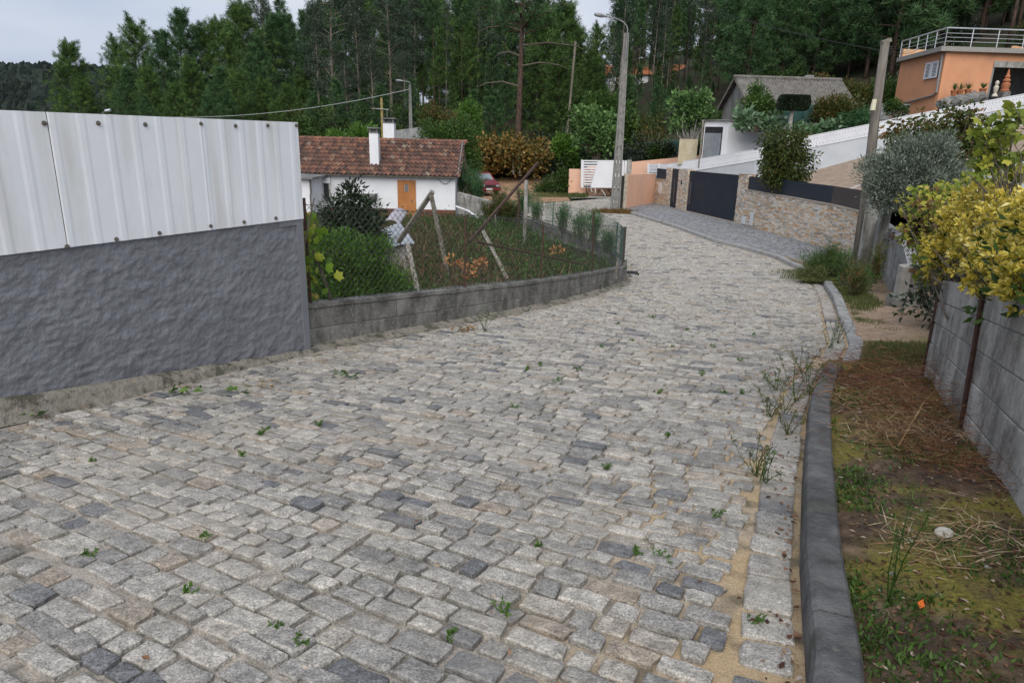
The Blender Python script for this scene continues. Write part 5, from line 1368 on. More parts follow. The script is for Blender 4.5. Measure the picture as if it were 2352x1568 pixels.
mt_pole = M('weathered_pole', (.13, .115, .095), (.24, .215, .185), 5, .9, [(30, .006)], stretch=(3, 3, .25), stain=[((.09, .08, .065), 3, (2, 2, .3), .5, .7)])
pb = C(1967, 614); ptp = P(2034, 95, pb.y-.15)
up = empty('utility_pole', (pb.x, pb.y, RZ(pb.y)), 'weathered leaning wooden utility pole at the end of the clad wall', 'utility pole')
MB().tube([Vector((pb.x, pb.y, RZ(pb.y)-.3)), Vector((pb.x, pb.y, RZ(pb.y))).lerp(ptp, .35)+Vector((.02, 0, 0)), Vector((pb.x, pb.y, RZ(pb.y))).lerp(ptp, .7)+Vector((-.02, 0, 0)), ptp], [.15, .135, .12, .105], 10).build('pole', mt_pole, up, True)
MB().bar(ptp+Vector((-.1, 0, -.05)), ptp+Vector((.12, 0, .04)), .14, .1).build('cap', mt_oldwood, up)
for k, (px, py) in enumerate(((2024, 118), (2028, 112), (2046, 112), (2044, 122))):
    c0 = P(px, py, ptp.y+.2); MB().lathe([(.03, -.06), (.05, -.02), (.03, 0), (.05, .03), (.02, .06)], c0, 8).build('insulator', mt_blackpl, up)
q = P(2004, 254, pb.y-.3); MB().tube([q, q+Vector((.02, .02, .28))], [.07, .06], 8).build('lamp_glass', M('cream_glass', (.62, .58, .42), None, 1, .4), up)
MB().tube([P(1994, 590, pb.y-.25), P(2018, 480, pb.y-.25)], .02, 5).build('earth_cable', mt_post, up)
mt_cable = M('cable_black', (.03, .03, .03), None, 1, .6)
def cable(a, b_, sag, r_, label, mat=None):
    a = Vector(a); b_ = Vector(b_); pts = [a.lerp(b_, t)+Vector((0, 0, -sag*4*t*(1-t))) for t in np.linspace(0, 1, 40)]
    tag(MB().tube(pts, r_, 4).build('overhead_cable', mat or mt_cable), label, 'cable')
cable(P(2024, 116, ptp.y), P(1480, -40, 30), .25, .012, 'overhead cable sagging left from the wooden utility pole')
cable(P(2044, 116, ptp.y), P(2110, 112, 40), .15, .012, 'overhead cable from the wooden pole to the orange house')
mt_cw = M('pale_cable', (.42, .43, .44), None, 1, .5)
cable(P(941, 205, 54.9), P(250, 263, 60), .9, .022, 'pale twisted cable between the distant lamp and the white sheets', mt_cw)
cable(P(943, 200, 54.9), P(1420, 90, LPB.y), .6, .012, 'thin cable from the distant lamp across to the concrete lamp post')
cable(P(942, 205, 54.8), P(900, 300, 41), .4, .012, 'thin service cable dropping from the distant lamp to the chimney')
# concrete posts beside the pole, trough, leaning plank
for q, lb_ in (((2012, 427, 505, 19.0, .26), 'broad pale concrete post just behind the wooden pole'), ((2037, 468, 520, 17.2, .2), 'short pale concrete post on the block wall by the pole')):
    t_ = P(q[0], q[1], q[3]); tag(MB().box((t_.x, t_.y, (t_.z-1.6)/2), (q[4], .2, t_.z+1.6)).build('concrete_post', mt_post), lb_, 'post')
tq = G(2085, 708); trr = empty('stone_trough', (tq.x, tq.y, RZ(tq.y)), 'small worn granite trough at the opening between the block walls', 'trough')
mb = MB(); X0, Y0, Z0 = tq.x, tq.y, RZ(tq.y)-.03
for c_, s_ in (((X0, Y0-.17, Z0+.13), (.62, .08, .26)), ((X0, Y0+.17, Z0+.13), (.62, .08, .26)), ((X0-.27, Y0, Z0+.13), (.08, .26, .258)), ((X0+.27, Y0, Z0+.13), (.08, .26, .258)), ((X0, Y0, Z0+.04), (.46, .26, .08))): mb.box(c_, s_, 0)
mb.build('basin', mt_post, trr)
pole('plank', G(2062, 706), P(2080, 610, 12.0), .16, mt_post, 'pale leaning slab at the near end of the far block wall', 'slab', round_=False)
# ================================================================ VEGETATION
def unit(a): return a/np.maximum(1e-6, np.linalg.norm(a, axis=1, keepdims=True))
def leaf_arrays(pos, dirs, L, W, r_, fold=.25):
    n = len(pos); d = unit(dirs); rr = r_.normal(size=(n, 3)); s = unit(np.cross(d, rr)); nn = np.cross(s, d)
    L = np.broadcast_to(np.asarray(L, float), (n,))[:, None]; W = np.broadcast_to(np.asarray(W, float), (n,))[:, None]
    mid = pos+d*L*.45+nn*W*fold
    V = np.stack([pos, mid+s*W*.5, pos+d*L-nn*L*.06, mid-s*W*.5], 1).reshape(-1, 3)
    return V, np.arange(4*n).reshape(n, 4)
def leaves_obj(name, pos, dirs, L, W, v, mat, parent, r_, fold=.25):
    V, Fc = leaf_arrays(pos, dirs, L, W, r_, fold)
    return np_build(name, V, Fc, np.repeat(v, 4), mat, parent)
mt_bark_p = M('pine_bark', (.045, .03, .022), (.115, .075, .055), 7, .95, [(12, .03)], coords='O', stretch=(1, 1, .3))
mt_bark_e = M('gum_bark', (.14, .115, .09), (.30, .26, .21), 3, .9, coords='O', stretch=(1, 1, .2))
mt_bark = M('grey_bark', (.07, .058, .045), (.16, .135, .105), 8, .95, [(20, .01)], coords='O')
mt_pine = [leaf_mat('pine_needles_a', [(0, (.030, .064, .018)), (.5, (.072, .142, .034)), (1, (.18, .30, .07))], .12), leaf_mat('pine_needles_b', [(0, (.024, .056, .024)), (.5, (.056, .122, .044)), (1, (.14, .26, .09))], .12)]
mt_gum = leaf_mat('gum_leaves', [(0, (.020, .038, .020)), (.5, (.042, .07, .040)), (.85, (.09, .115, .075)), (1, (.22, .25, .21))], .1)

def pine(seed, h, cb, spread, mat, nb, per=9, nn=15, shape=.8, trunk=.16, bark=None, NL=.46, NW=.045):
    r_ = np.random.default_rng(seed); root = empty('pine_tree', (0, 0, 0))
    lean = r_.normal(size=2)*.25
    def tp(t): return np.array([lean[0]*t*t+.12*math.sin(3*t+seed), lean[1]*t*t+.1*math.cos(2.3*t+seed), h*t])
    mb = MB(); mb.tube([tp(t) for t in np.linspace(0, 1, 9)], [trunk*(1-.88*t) for t in np.linspace(0, 1, 9)], 7)
    mb.build('trunk', bark or mt_bark_p, root, True, (0, 0, 0))
    pos = []; drs = []; vv = []; br = MB()
    for k in range(nb):
        t = cb+(1-cb)*(k+.5)/nb; u = (t-cb)/(1-cb)
        ln = spread*(max(.14, (1-u))**shape)*(.35+.65*min(1, u*4+.35))*r_.uniform(.65, 1.15)
        an = k*2.4+r_.normal()*.3; el = .12+.75*u*u+r_.normal()*.12
        o = tp(t); d = np.array([math.cos(an)*math.cos(el), math.sin(an)*math.cos(el), math.sin(el)])
        pts = [o+d*ln*s+np.array([0, 0, .14*ln*s*s]) for s in (0, .35, .7, 1)]
        br.tube(pts, [trunk*.28*(1-u*.6)*(1-.8*s)+.006 for s in (0, .35, .7, 1)], 4, cap=False)
        for q in range(per):
            s = .28+.75*((q+r_.random())/per); s = min(s, 1.03)
            off = r_.normal(size=3)*np.array([.24, .24, .15])*ln*.62*(.35+.65*s)*.8
            c = o+d*ln*s+np.array([0, 0, .14*ln*s*s])+off
            ax = d*.7+off*.4+np.array([0, 0, .75])+r_.normal(size=3)*.25; ax /= np.linalg.norm(ax)
            dd = r_.normal(size=(nn, 3)); dd = unit(dd)*1.0+ax*.75
            pp = c+ax*r_.uniform(-.12, .28, (nn, 1))+r_.normal(size=(nn, 3))*.09
            tv = np.clip(r_.normal(.45, .27), 0, 1)
            pos.append(pp); drs.append(dd); vv.append(np.clip(tv+r_.normal(0, .16, nn), 0, 1))
    br.build('limbs', bark or mt_bark_p, root, False, (0, 0, 0))
    pos = np.concatenate(pos); drs = np.concatenate(drs); vv = np.concatenate(vv)
    V, Fc = leaf_arrays(pos, drs, r_.uniform(.75, 1.25, len(pos))*NL, NW, r_, .1)
    np_build('crown', V, Fc, np.repeat(vv, 4), mat, root, False, (0, 0, 0))
    root['h'] = h; return root
def gum(seed, h, cb, spread, nb, mat, trunk=.2, nl=120, cl=.85, bare=False):
    r_ = np.random.default_rng(seed); root = empty('eucalyptus_tree', (0, 0, 0))
    def tp(t): return np.array([.35*math.sin(2.2*t+seed)*t, .3*math.cos(1.7*t+seed)*t, h*t])
    MB().tube([tp(t) for t in np.linspace(0, 1, 10)], [trunk*(1-.85*t) for t in np.linspace(0, 1, 10)], 7).build('trunk', mt_bark_e, root, True, (0, 0, 0))
    pos = []; drs = []; vv = []; br = MB()
    for k in range(nb):
        t = cb+(1-cb)*(k+r_.random())/nb; u = (t-cb)/(1-cb)
        ln = spread*(.35+.65*math.sin(math.pi*min(1, .18+.8*u)))*r_.uniform(.5, 1.1); an = r_.random()*6.28; el = .5+r_.normal()*.25
        o = tp(t*.97); d = np.array([math.cos(an)*math.cos(el), math.sin(an)*math.cos(el), math.sin(el)]); e = o+d*ln
        br.tube([o, o+d*ln*.5+np.array([0, 0, .1]), e], [trunk*.25*(1-u*.6), trunk*.15, .015], 4, cap=False)
        for q in range(2):
            c = e+r_.normal(size=3)*.45*q; n_ = nl//2
            sp_ = r_.normal(size=(n_, 3)); sp_ = unit(sp_)*(r_.random((n_, 1))**.5)*cl*r_.uniform(.7, 1.25)
            sp_[:, 2] *= .75; pos.append(c+sp_); dd = sp_*.5+r_.normal(size=(n_, 3))*.5+np.array([0, 0, -.55]); drs.append(dd)
            vv.append(np.clip(r_.normal(.38, .14)+r_.normal(0, .17, n_), 0, 1))
    br.build('limbs', mt_bark_e, root, False, (0, 0, 0))
    pos = np.concatenate(pos); drs = np.concatenate(drs); vv = np.concatenate(vv)
    V, Fc = leaf_arrays(pos, drs, r_.uniform(.6, 1.3, len(pos))*.34, .085, r_, .15)
    np_build('crown', V, Fc, np.repeat(vv, 4), mat, root, False, (0, 0, 0)); root['h'] = h; return root
PROTO = {'bushy': [pine(1, 13, .06, 5.0, mt_pine[0], 84, 10, 32, .52), pine(2, 13, .08, 4.3, mt_pine[0], 78, 10, 32, .45), pine(3, 13, .14, 3.8, mt_pine[1], 70, 9, 32, .5)],
         'tall': [pine(4, 20, .42, 3.0, mt_pine[1], 52, 8, 30, .6, .2), pine(5, 20, .50, 2.7, mt_pine[0], 46, 8, 30, .55, .18)],
         'thin': [pine(6, 18, .62, 1.7, mt_pine[1], 34, 6, 24, .6, .10), gum(7, 20, .35, 1.5, 34, mt_gum, .10, 80, .65)],
         'gum': [gum(8, 20, .22, 3.2, 66, mt_gum, .28, 170, 1.0), gum(9, 20, .30, 2.8, 56, mt_gum, .24, 160, .95)]}
USED = set()
LBL = {'bushy': ('bushy green pine with foliage almost to the ground at the wood edge', 'bushy pines of the wood'),
       'tall': ('tall pine with bare lower trunk standing in the wood', 'tall pines of the wood'),
       'thin': ('thin straight young tree trunk with small crown in the wood', 'thin trees of the wood'),
       'gum': ('large grey-green eucalyptus with loose hanging foliage behind the white house', 'eucalyptus trees behind the house')}
def tree(kind, px, top, Y, v=None, rz=None, hh=None):
    pr = PROTO[kind]; k = random.randrange(len(pr)) if v is None else v; pt_ = pr[k]
    x = P(px, 300, Y).x; g = T(x, Y); h = hh if hh else P(px, top, Y).z-g
    sc = h/pt_['h']; loc = (x, Y, g-.1); rz = random.random()*6.28 if rz is None else rz
    lab, grp = LBL[kind]
    if pt_.name not in USED:
        USED.add(pt_.name)
        if pt_.name not in KIDS: KIDS[pt_.name] = [(c, []) for c in children(pt_)]
        pt_.location = loc; pt_.rotation_euler = (0, 0, rz); pt_.scale = (sc,)*3; return tag(pt_, lab, 'tree', grp)
    o = copy_tree(pt_, loc, rz, sc, lab, grp); o['category'] = 'tree'; return o
# wood edge left of the house
for px, top, Y in ((185, 112, 76), (335, 70, 78), (290, 110, 84), (385, 85, 74), (430, 40, 80), (480, 75, 84), (520, 65, 90), (575, 28, 82), (640, 50, 86), (610, 100, 76), (300, 165, 69), (355, 170, 66), (450, 150, 67), (510, 165, 65), (560, 175, 63), (410, 200, 62), (610, 190, 65), (665, 200, 68), (530, 215, 60), (480, 225, 60), (345, 225, 60), (640, 235, 58), (700, 170, 80), (205, 190, 74)):
    tree('bushy', px, top, Y)
for px, top, Y, v in ((770, -70, 70, 0), (830, -30, 76, 1), (900, -60, 74, 0), (735, 10, 80, 1), (955, -20, 84, 1), (860, 100, 66, 1), (800, 140, 64, 0), (620, -5, 98, 1), (560, 10, 100, 0), (930, 120, 70, 0)):
    tree('gum', px, top, Y, v)
for px, top, Y in ((660, -10, 96), (685, 40, 95), (705, 30, 92), (975, -40, 88), (1000, -80, 82), (1025, -30, 92), (1060, -70, 84), (1095, -50, 90), (1130, -90, 80), (1160, -40, 86), (1230, -60, 84), (1255, 0, 92)):
    tree('thin', px, top, Y)
for px, top, Y in ((1010, 90, 76), (1080, 60, 80), (1130, 110, 74), (1240, 40, 82), (1290, 30, 88), (1160, 160, 70), (1040, 180, 68), (1280, 140, 74), (1320, 70, 92), (1350, 130, 84), (1100, -60, 100), (1000, 20, 102), (940, 0, 104)):
    tree('tall' if random.random() < .6 else 'bushy', px, top, Y)
for px, top, Y in ((780, 190, 60), (880, 200, 60), (950, 190, 62), (1080, 215, 64), (1140, 220, 64), (720, 215, 60), (830, 225, 58)):
    tree('bushy', px, top, Y, 2)
# thin trunks with sky between, centre right
for k in range(46):
    px = random.uniform(1385, 1680); tree('thin', px, random.uniform(-160, 30), random.uniform(66, 104))
for px, top, Y in ((1420, 40, 78), (1490, 60, 86), (1530, 20, 74), (1590, 90, 70), (1640, 30, 72), (1560, 60, 96), (1460, 150, 70), (1610, 130, 64)):
    tree('tall', px, top, Y)
for k in range(22):
    px = random.uniform(1430, 1690); tree('bushy', px, random.uniform(170, 250), random.uniform(60, 78), 2)
# pine wood on the right-hand hill
for k in range(62):
    px = 1660+(2420-1660)*((k*.618) % 1)+random.uniform(-15, 15); Y = random.uniform(56, 100)
    kd = 'bushy' if random.random() < .45 else 'tall'; tree(kd, px, 0, Y, random.choice([1, 2, 2]) if kd == 'bushy' else None, hh=random.uniform(10, 16) if kd == 'bushy' else random.uniform(14, 21))
for px, Y in ((1700, 52), (1780, 54), (1850, 53), (1930, 52), (1990, 54), (2060, 56), (2140, 58), (2250, 58), (2330, 57)):
    tree('bushy', px, 0, Y+8, 2, hh=random.uniform(6, 10))
for px in range(560, 2480, 40):
    tree('tall' if px > 1500 and px % 80 else 'bushy', px, 0, random.uniform(100, 130), hh=random.uniform(13, 19) if px < 1310 or px > 1440 else 9)
for k in range(34):
    px = random.uniform(690, 1690); Y = random.uniform(74, 104)
    tree('bushy' if k % 3 == 0 else 'tall', px, random.uniform(110, 230), Y)
# big near pine with dead lower limbs
bp = pine(31, 22, .50, 4.6, mt_pine[1], 60, 11, 28, .5, .34)
x_ = P(1190, 320, 62).x; bp.location = (x_, 62, T(x_, 62)-.2); tag(bp, 'big dark pine with thick reddish trunk and bare side limbs behind the vine', 'tree')
lm = MB()
for z_, an, ln in ((7.0, 3.2, 3.6), (8.6, .1, 4.2), (10.2, .3, 6.0), (11.4, 3.0, 3.5), (9.4, 2.7, 2.5)):
    d = Vector((math.cos(an), math.sin(an)*.5, 0)); o = Vector((0, 0, z_))
    lm.tube([o, o+d*ln*.4+Vector((0, 0, .35)), o+d*ln*.8+Vector((0, 0, .2)), o+d*ln+Vector((0, 0, -.15))], [.09, .07, .045, .015], 5)
ob = lm.build('dead_limbs', mt_bark, bp, False, (0, 0, 0)); ob.location = (0, 0, 0)
# dead pale birch-like trunk
q = P(1300, 300, 66); pole('dead_trunk', (q.x, 66, T(q.x, 66)), P(1322, 95, 66), .22, mt_bark_e, 'pale slender dead trunk leaning in front of the dark wood', 'tree trunk')

# ---- shrubs
def blob(c, rad, n_, r_, shell=.55):
    d = unit(r_.normal(size=(n_, 3))); k = (shell+(1-shell)*r_.random((n_, 1))); return np.asarray(c)+d*k*np.asarray(rad)
def shrub(name, label, cat, base, lobes, ncl, nl, cr_, L, W, mat, seed, droop=0., up=.25, stem=.03, bark=None, group=None, rosette=False, stems=True, vmean=.5, vs=.2):
    """lobes: ellipsoids (centre offset, radii); leaves grow in clusters on stems"""
    r_ = np.random.default_rng(seed); root = empty(name, base, label, cat, group); b = np.array(base)
    wts = np.array([l[1][0]*l[1][1]+l[1][0]*l[1][2] for l in lobes]); wts = wts/wts.sum()
    pos = []; drs = []; vv = []; mb = MB(); Ls = []
    for i in range(ncl):
        l = lobes[r_.choice(len(lobes), p=wts)]; lc = b+np.array(l[0]); c = blob(lc, l[1], 1, r_, .45)[0]
        out = c-lc; out = out/max(1e-6, np.linalg.norm(out))
        if rosette:
            ax = out*.7+r_.normal(size=3)*.45+np.array([0, 0, .35]); ax /= np.linalg.norm(ax)
            for ring in range(3):
                m_ = nl//3; a = r_.normal(size=(m_, 3)); a = unit(a-(a@ax)[:, None]*ax)
                drs.append(a*(1.1-.35*ring)+ax*(.35+.5*ring)); pos.append(np.repeat((c+ax*cr_*(.35*ring-.3))[None], m_, 0)); vv.append(np.clip(r_.normal(vmean+.18*ring-.12, vs, m_), 0, 1))
        else:
            sp_ = unit(r_.normal(size=(nl, 3)))*(r_.random((nl, 1))**.6)*cr_; pos.append(c+sp_)
            drs.append(sp_/cr_*.7+out*.5+r_.normal(size=(nl, 3))*.45+np.array([0, 0, up-droop])); vv.append(np.clip(r_.normal(vmean, vs*.6)+r_.normal(0, vs*.8, nl), 0, 1))
        if stems and i % 3 == 0:
            m1 = b*.35+c*.65+r_.normal(size=3)*.05*np.linalg.norm(c-b); mb.tube([b+np.array([r_.normal()*.06, r_.normal()*.06, -.05]), m1*.6+b*.4+np.array([0, 0, .1*(c[2]-b[2])]), m1, c], [stem, stem*.7, stem*.45, stem*.15], 4, cap=False)
    pos = np.concatenate(pos); drs = np.concatenate(drs); vv = np.concatenate(vv)
    leaves_obj('foliage', pos, drs, r_.uniform(.65, 1.2, len(pos))*L, r_.uniform(.8, 1.15, len(pos))*W, vv, mat, root, r_)
    if mb.v: mb.build('stems', bark or mt_bark, root)
    return root
g_dark = leaf_mat('dark_glossy', [(0, (.012, .022, .012)), (.5, (.03, .05, .024)), (.9, (.07, .10, .05)), (1, (.14, .17, .11))], .15, .4, .5)
g_mid = leaf_mat('mid_green', [(0, (.025, .05, .012)), (.5, (.06, .12, .025)), (1, (.14, .24, .05))], .3)
g_fig = leaf_mat('fig_green', [(0, (.03, .065, .022)), (.45, (.085, .17, .05)), (1, (.23, .38, .13))], .3)
g_grass = leaf_mat('verge_grass', [(0, (.045, .062, .018)), (.5, (.12, .15, .045)), (1, (.30, .29, .13))], .3)
g_orange = leaf_mat('orange_leaf', [(0, (.16, .05, .02)), (.5, (.38, .14, .05)), (1, (.52, .26, .10))], .3)
g_bright = leaf_mat('bright_green', [(0, (.04, .08, .012)), (.5, (.09, .19, .03)), (1, (.19, .34, .06))], .35)
g_yel = leaf_mat('yellow_green', [(0, (.07, .11, .015)), (.4, (.19, .25, .035)), (.75, (.48, .46, .07)), (.9, (.50, .40, .10)), (1, (.20, .10, .04))], .35)
g_hedge = leaf_mat('golden_euonymus', [(0, (.05, .085, .012)), (.2, (.26, .26, .03)), (.45, (.60, .49, .06)), (.8, (.80, .66, .13)), (1, (.85, .76, .32))], .25, .45, .4)
g_autumn = leaf_mat('autumn_vine', [(0, (.05, .055, .012)), (.3, (.13, .11, .025)), (.55, (.26, .15, .04)), (.8, (.34, .20, .06)), (1, (.42, .34, .11))], .3)
g_olive = leaf_mat('olive_grey', [(0, (.05, .07, .05)), (.5, (.16, .20, .15)), (1, (.38, .43, .36))], .15)
g_rust = leaf_mat('rust_green', [(0, (.03, .05, .012)), (.5, (.075, .105, .022)), (.75, (.14, .085, .025)), (1, (.26, .13, .05))], .25)
g_fennel = leaf_mat('fennel_green', [(0, (.03, .08, .035)), (.5, (.07, .17, .065)), (1, (.15, .28, .11))], .3)
g_dry = leaf_mat('dry_weed', [(0, (.06, .036, .024)), (.4, (.14, .09, .05)), (.75, (.22, .155, .08)), (1, (.34, .27, .15))], .15)
g_cab = leaf_mat('cabbage', [(0, (.06, .12, .05)), (.5, (.14, .25, .12)), (1, (.33, .45, .33))], .25)
def S(px, py, Y): return tuple(P(px, py, Y))
def lob(px, py, rx, rz, Y, base, ry=None):
    c = P(px, py, Y); k = Y/F; return (tuple(c-Vector(base)), (rx*k, (ry if ry else rx*.8)*k, rz*k))
def shr(name, label, cat, bx, by, Y, lobes, *a, **k):
    base = P(bx, by, Y); return shrub(name, label, cat, tuple(base), [lob(l[0], l[1], l[2], l[3], Y+(l[4] if len(l) > 4 else 0), base) for l in lobes], *a, **k)
# behind the house
shr('shrub', 'light green shrub behind the roof ridge of the white house', 'shrub', 835, 330, 46, [(835, 312, 34, 16)], 60, 34, .5, .22, .11, g_bright, 50)
shr('shrub', 'small bright shrub top above the tile ridge', 'shrub', 775, 330, 46, [(770, 322, 22, 12)], 30, 30, .45, .22, .11, g_bright, 51)
shr('shrub', 'wide olive-green shrub at the gable end of the white house', 'shrub', 1020, 380, 46, [(1000, 310, 42, 26), (1050, 330, 48, 55), (1080, 370, 28, 30)], 150, 44, .6, .2, .09, g_mid, 52)
shr('shrub', 'feathery yellow-green shrub under the street lamp', 'shrub', 990, 320, 48, [(985, 262, 25, 20), (1010, 285, 36, 26)], 70, 34, .5, .2, .08, g_rust, 53)
shr('shrub', 'bright green sapling in front of the dark wood', 'shrub', 1085, 330, 57, [(1075, 255, 20, 22), (1090, 285, 18, 22)], 40, 40, .6, .22, .1, g_bright, 54)
for i in range(34):
    px = random.uniform(660, 1340); Y = random.uniform(56, 66); x = P(px, 300, Y).x; r_s = random.uniform(1.2, 2.8)
    shrub('undergrowth', 'dark undergrowth bush between the trunks at the foot of the wood', 'bush', (x, Y, T(x, Y)), [((0, 0, r_s*.5), (r_s*1.1, r_s, r_s*.8))], 34, 40, .6, .24, .11, (g_mid, g_dark, g_rust)[i % 3], 100+i, group='undergrowth of the wood', vmean=.35)
for i in range(22):
    px = random.uniform(1330, 2380); Y = random.uniform(50, 62); x = P(px, 300, Y).x; r_s = random.uniform(1.0, 2.0)
    shrub('undergrowth', 'dark bush at the foot of the pine wood on the hill', 'bush', (x, Y, T(x, Y)), [((0, 0, r_s*.5), (r_s*1.1, r_s, r_s*.8))], 34, 40, .6, .24, .11, (g_mid, g_dark, g_rust)[i % 3], 150+i, group='undergrowth on the hill', vmean=.35)
# vine pergola over the car
vp = empty('vine_pergola', TG(1160, 400), 'grape vine pergola in brown and gold leaf beside the dirt track', 'pergola')
rv = np.random.default_rng(60); Yv = 55
pp = []
for i in range(230):
    u = rv.random(); px = 1062+u*185; py = 345+8*math.sin(u*9)+rv.normal()*12+(28*rv.random()**2); Yq = Yv+rv.uniform(-2, 2.5)
    c = np.array(P(px, py, Yq)); pp.append(c+rv.normal(size=(36, 3))*.42)
pp = np.concatenate(pp); leaves_obj('foliage', pp, rv.normal(size=pp.shape)+np.array([0, -.3, -.5]), .26*rv.uniform(.7, 1.2, len(pp)), .2, np.clip(rv.normal(.40, .24, len(pp)), 0, 1), g_autumn, vp, rv)
for px, py in ((1090, 402), (1098, 402), (1180, 392), (1195, 395), (1120, 400)):
    b0 = P(px, py, 54); MB().tube([b0-Vector((0, 0, .3)), P(px-4, 348, 54)], .08, 6).build('post', mt_post, vp)
shr('shrub', 'green shrub under the left end of the vine pergola', 'shrub', 1065, 400, 52, [(1062, 375, 22, 30), (1080, 385, 15, 18)], 60, 40, .5, .2, .1, g_mid, 61)
shr('shrub', 'dark low bush in the shade under the vine pergola', 'shrub', 1170, 402, 57, [(1150, 390, 40, 12), (1215, 385, 40, 14)], 70, 40, .5, .2, .1, g_dark, 62, vmean=.3)
shr('shrub', 'yellow-green climbing bush beside the tiny hut', 'shrub', 1300, 400, 56, [(1298, 345, 28, 28), (1310, 375, 20, 24), (1285, 330, 16, 14)], 90, 44, .5, .22, .14, g_bright, 63, vmean=.65)
shr('shrub', 'low bramble on the bank left of the peach wall end', 'shrub', 1275, 440, 50, [(1272, 428, 28, 20), (1292, 415, 16, 26), (1250, 436, 18, 10)], 90, 40, .45, .16, .07, g_mid, 64, vmean=.35)
# fig trees
shr('fig_tree', 'pale green fig tree with large leaves in front of the dark round tree', 'tree', 1370, 375, 52, [(1365, 290, 42, 40), (1385, 325, 40, 32), (1345, 270, 24, 22), (1340, 315, 22, 26)], 120, 24, .5, .32, .19, g_fig, 65, stem=.06, vmean=.6)
shr('round_tree', 'round dense dark green tree behind the fig and lamp post', 'tree', 1385, 370, 57, [(1380, 272, 72, 52), (1420, 300, 40, 40)], 260, 46, .65, .26, .13, g_mid, 66, stem=.08, vmean=.42)
shr('fig_tree', 'fig tree with forked pale trunk beside the lean-to shed', 'tree', 1583, 362, 45, [(1556, 235, 18, 20), (1605, 222, 24, 18), (1585, 265, 42, 28), (1612, 255, 22, 22), (1560, 285, 18, 18), (1590, 240, 30, 26)], 120, 18, .38, .30, .17, g_fig, 67, stem=.09, bark=mt_post, vmean=.55)
shr('bare_tree', 'thin half bare tree in front of the green netting', 'tree', 1495, 375, 50, [(1480, 325, 30, 22), (1520, 330, 28, 22), (1500, 305, 30, 16)], 70, 10, .6, .2, .1, g_rust, 68, stem=.06, bark=mt_post)
shr('shrub', 'dark tangled shrub between lamp post and netting', 'shrub', 1465, 385, 50, [(1465, 345, 30, 30), (1500, 365, 40, 20)], 70, 36, .5, .2, .1, g_dark, 69, vmean=.35)
# evergreen in the gate yard
shr('laurel_shrub', 'dense leafy evergreen shrub with orange tints behind the dark fence panel', 'shrub', 1805, 432, 27.5, [(1802, 330, 52, 36), (1810, 375, 60, 40), (1800, 405, 44, 25)], 210, 34, .32, .17, .065, g_rust, 70, droop=.55, up=0, stem=.04, vmean=.33, vs=.2)
# hill garden
tp_ = empty('topiary_tree', S(1812, 310, 38.5), 'topiary tree with clipped flat dark head on a pale trunk', 'tree')
rt2 = np.random.default_rng(71); c0 = np.array(P(1823, 236, 38.5)); n_ = 11000; k_ = 38.5/F
bx_ = rt2.uniform(-1, 1, (n_, 3)); s_ = rt2.integers(0, 3, n_); bx_[np.arange(n_), s_] = np.sign(bx_[np.arange(n_), s_]); bx_ = np.sign(bx_)*np.abs(bx_)**.9
bx_ *= (1-.18*(np.abs(bx_[:, [1]])+np.abs(bx_[:, [2]]))*.5)
pp = c0+bx_*np.array([29*k_, 24*k_, 15*k_]); leaves_obj('head', pp, bx_+rt2.normal(size=(n_, 3))*.6, .10, .06, np.clip(rt2.normal(.35, .2, n_), 0, 1), g_dark, tp_, rt2)
MB().tube([S(1813, 315, 38.5), S(1816, 275, 38.5), S(1822, 245, 38.5)], [.13, .11, .09], 8).build('trunk', mt_post, tp_)
shr('shrub', 'loose green shrub in front of the grey gable wall', 'shrub', 1745, 300, 40.5, [(1735, 250, 34, 36), (1765, 262, 28, 24), (1740, 215, 16, 14)], 100, 30, .4, .2, .1, g_mid, 72)
shr('kale_plant', 'tall pale blue-green kale left of the topiary trunk', 'kale', 1725, 300, 39.8, [(1715, 275, 28, 18), (1775, 283, 26, 18)], 60, 9, .3, .34, .22, g_cab, 73, stem=.03, vmean=.6)
for i in range(16):
    px = 1815+i*8.5+random.uniform(-4, 4); py = 300-i*.6+random.uniform(-6, 10); Y = 38.6+random.uniform(-.3, .5)
    shr('cabbage_plant', 'bushy green cabbage plant in the plot behind the white fence', 'cabbage', px, py+9, Y, [(px, py, 12, 8)], 9, 9, .2, .3, .2, g_cab, 200+i, stem=.02, group='cabbages in the hill garden', vmean=.45)
shr('shrub', 'round shrub with red-tipped leaves right of the green netting', 'shrub', 1925, 300, 39.5, [(1925, 250, 48, 26), (1905, 265, 35, 22), (1955, 262, 30, 20)], 130, 36, .4, .16, .08, g_rust, 75, vmean=.5)
shr('shrub', 'grey-green bushy shrub beside the wooden pole', 'shrub', 1965, 305, 38.6, [(1962, 275, 32, 20), (1985, 268, 18, 20)], 80, 40, .3, .16, .04, g_fennel, 76, vmean=.4)
shr('shrub', 'small clipped dark bush left of the orange house', 'shrub', 2052, 262, 39.5, [(2048, 246, 14, 10), (2068, 252, 14, 14)], 40, 36, .25, .12, .07, g_mid, 77, vmean=.35)
for i, (px, py, rx, rz) in enumerate(((1915, 215, 40, 24), (1975, 225, 45, 26), (2030, 220, 40, 30), (1880, 200, 26, 20))):
    shr('young_tree', ('yellowing young tree behind the end of the gabled shed', 'rusty leafed young tree behind the red-tipped shrub', 'green young tree just left of the orange house', 'thin yellowing tree at the shed ridge end')[i], 'tree', px, py+45, 47, [(px, py, rx, rz)], 90, 30, .55, .2, .1, g_rust if i != 2 else g_mid, 80+i, stem=.05)
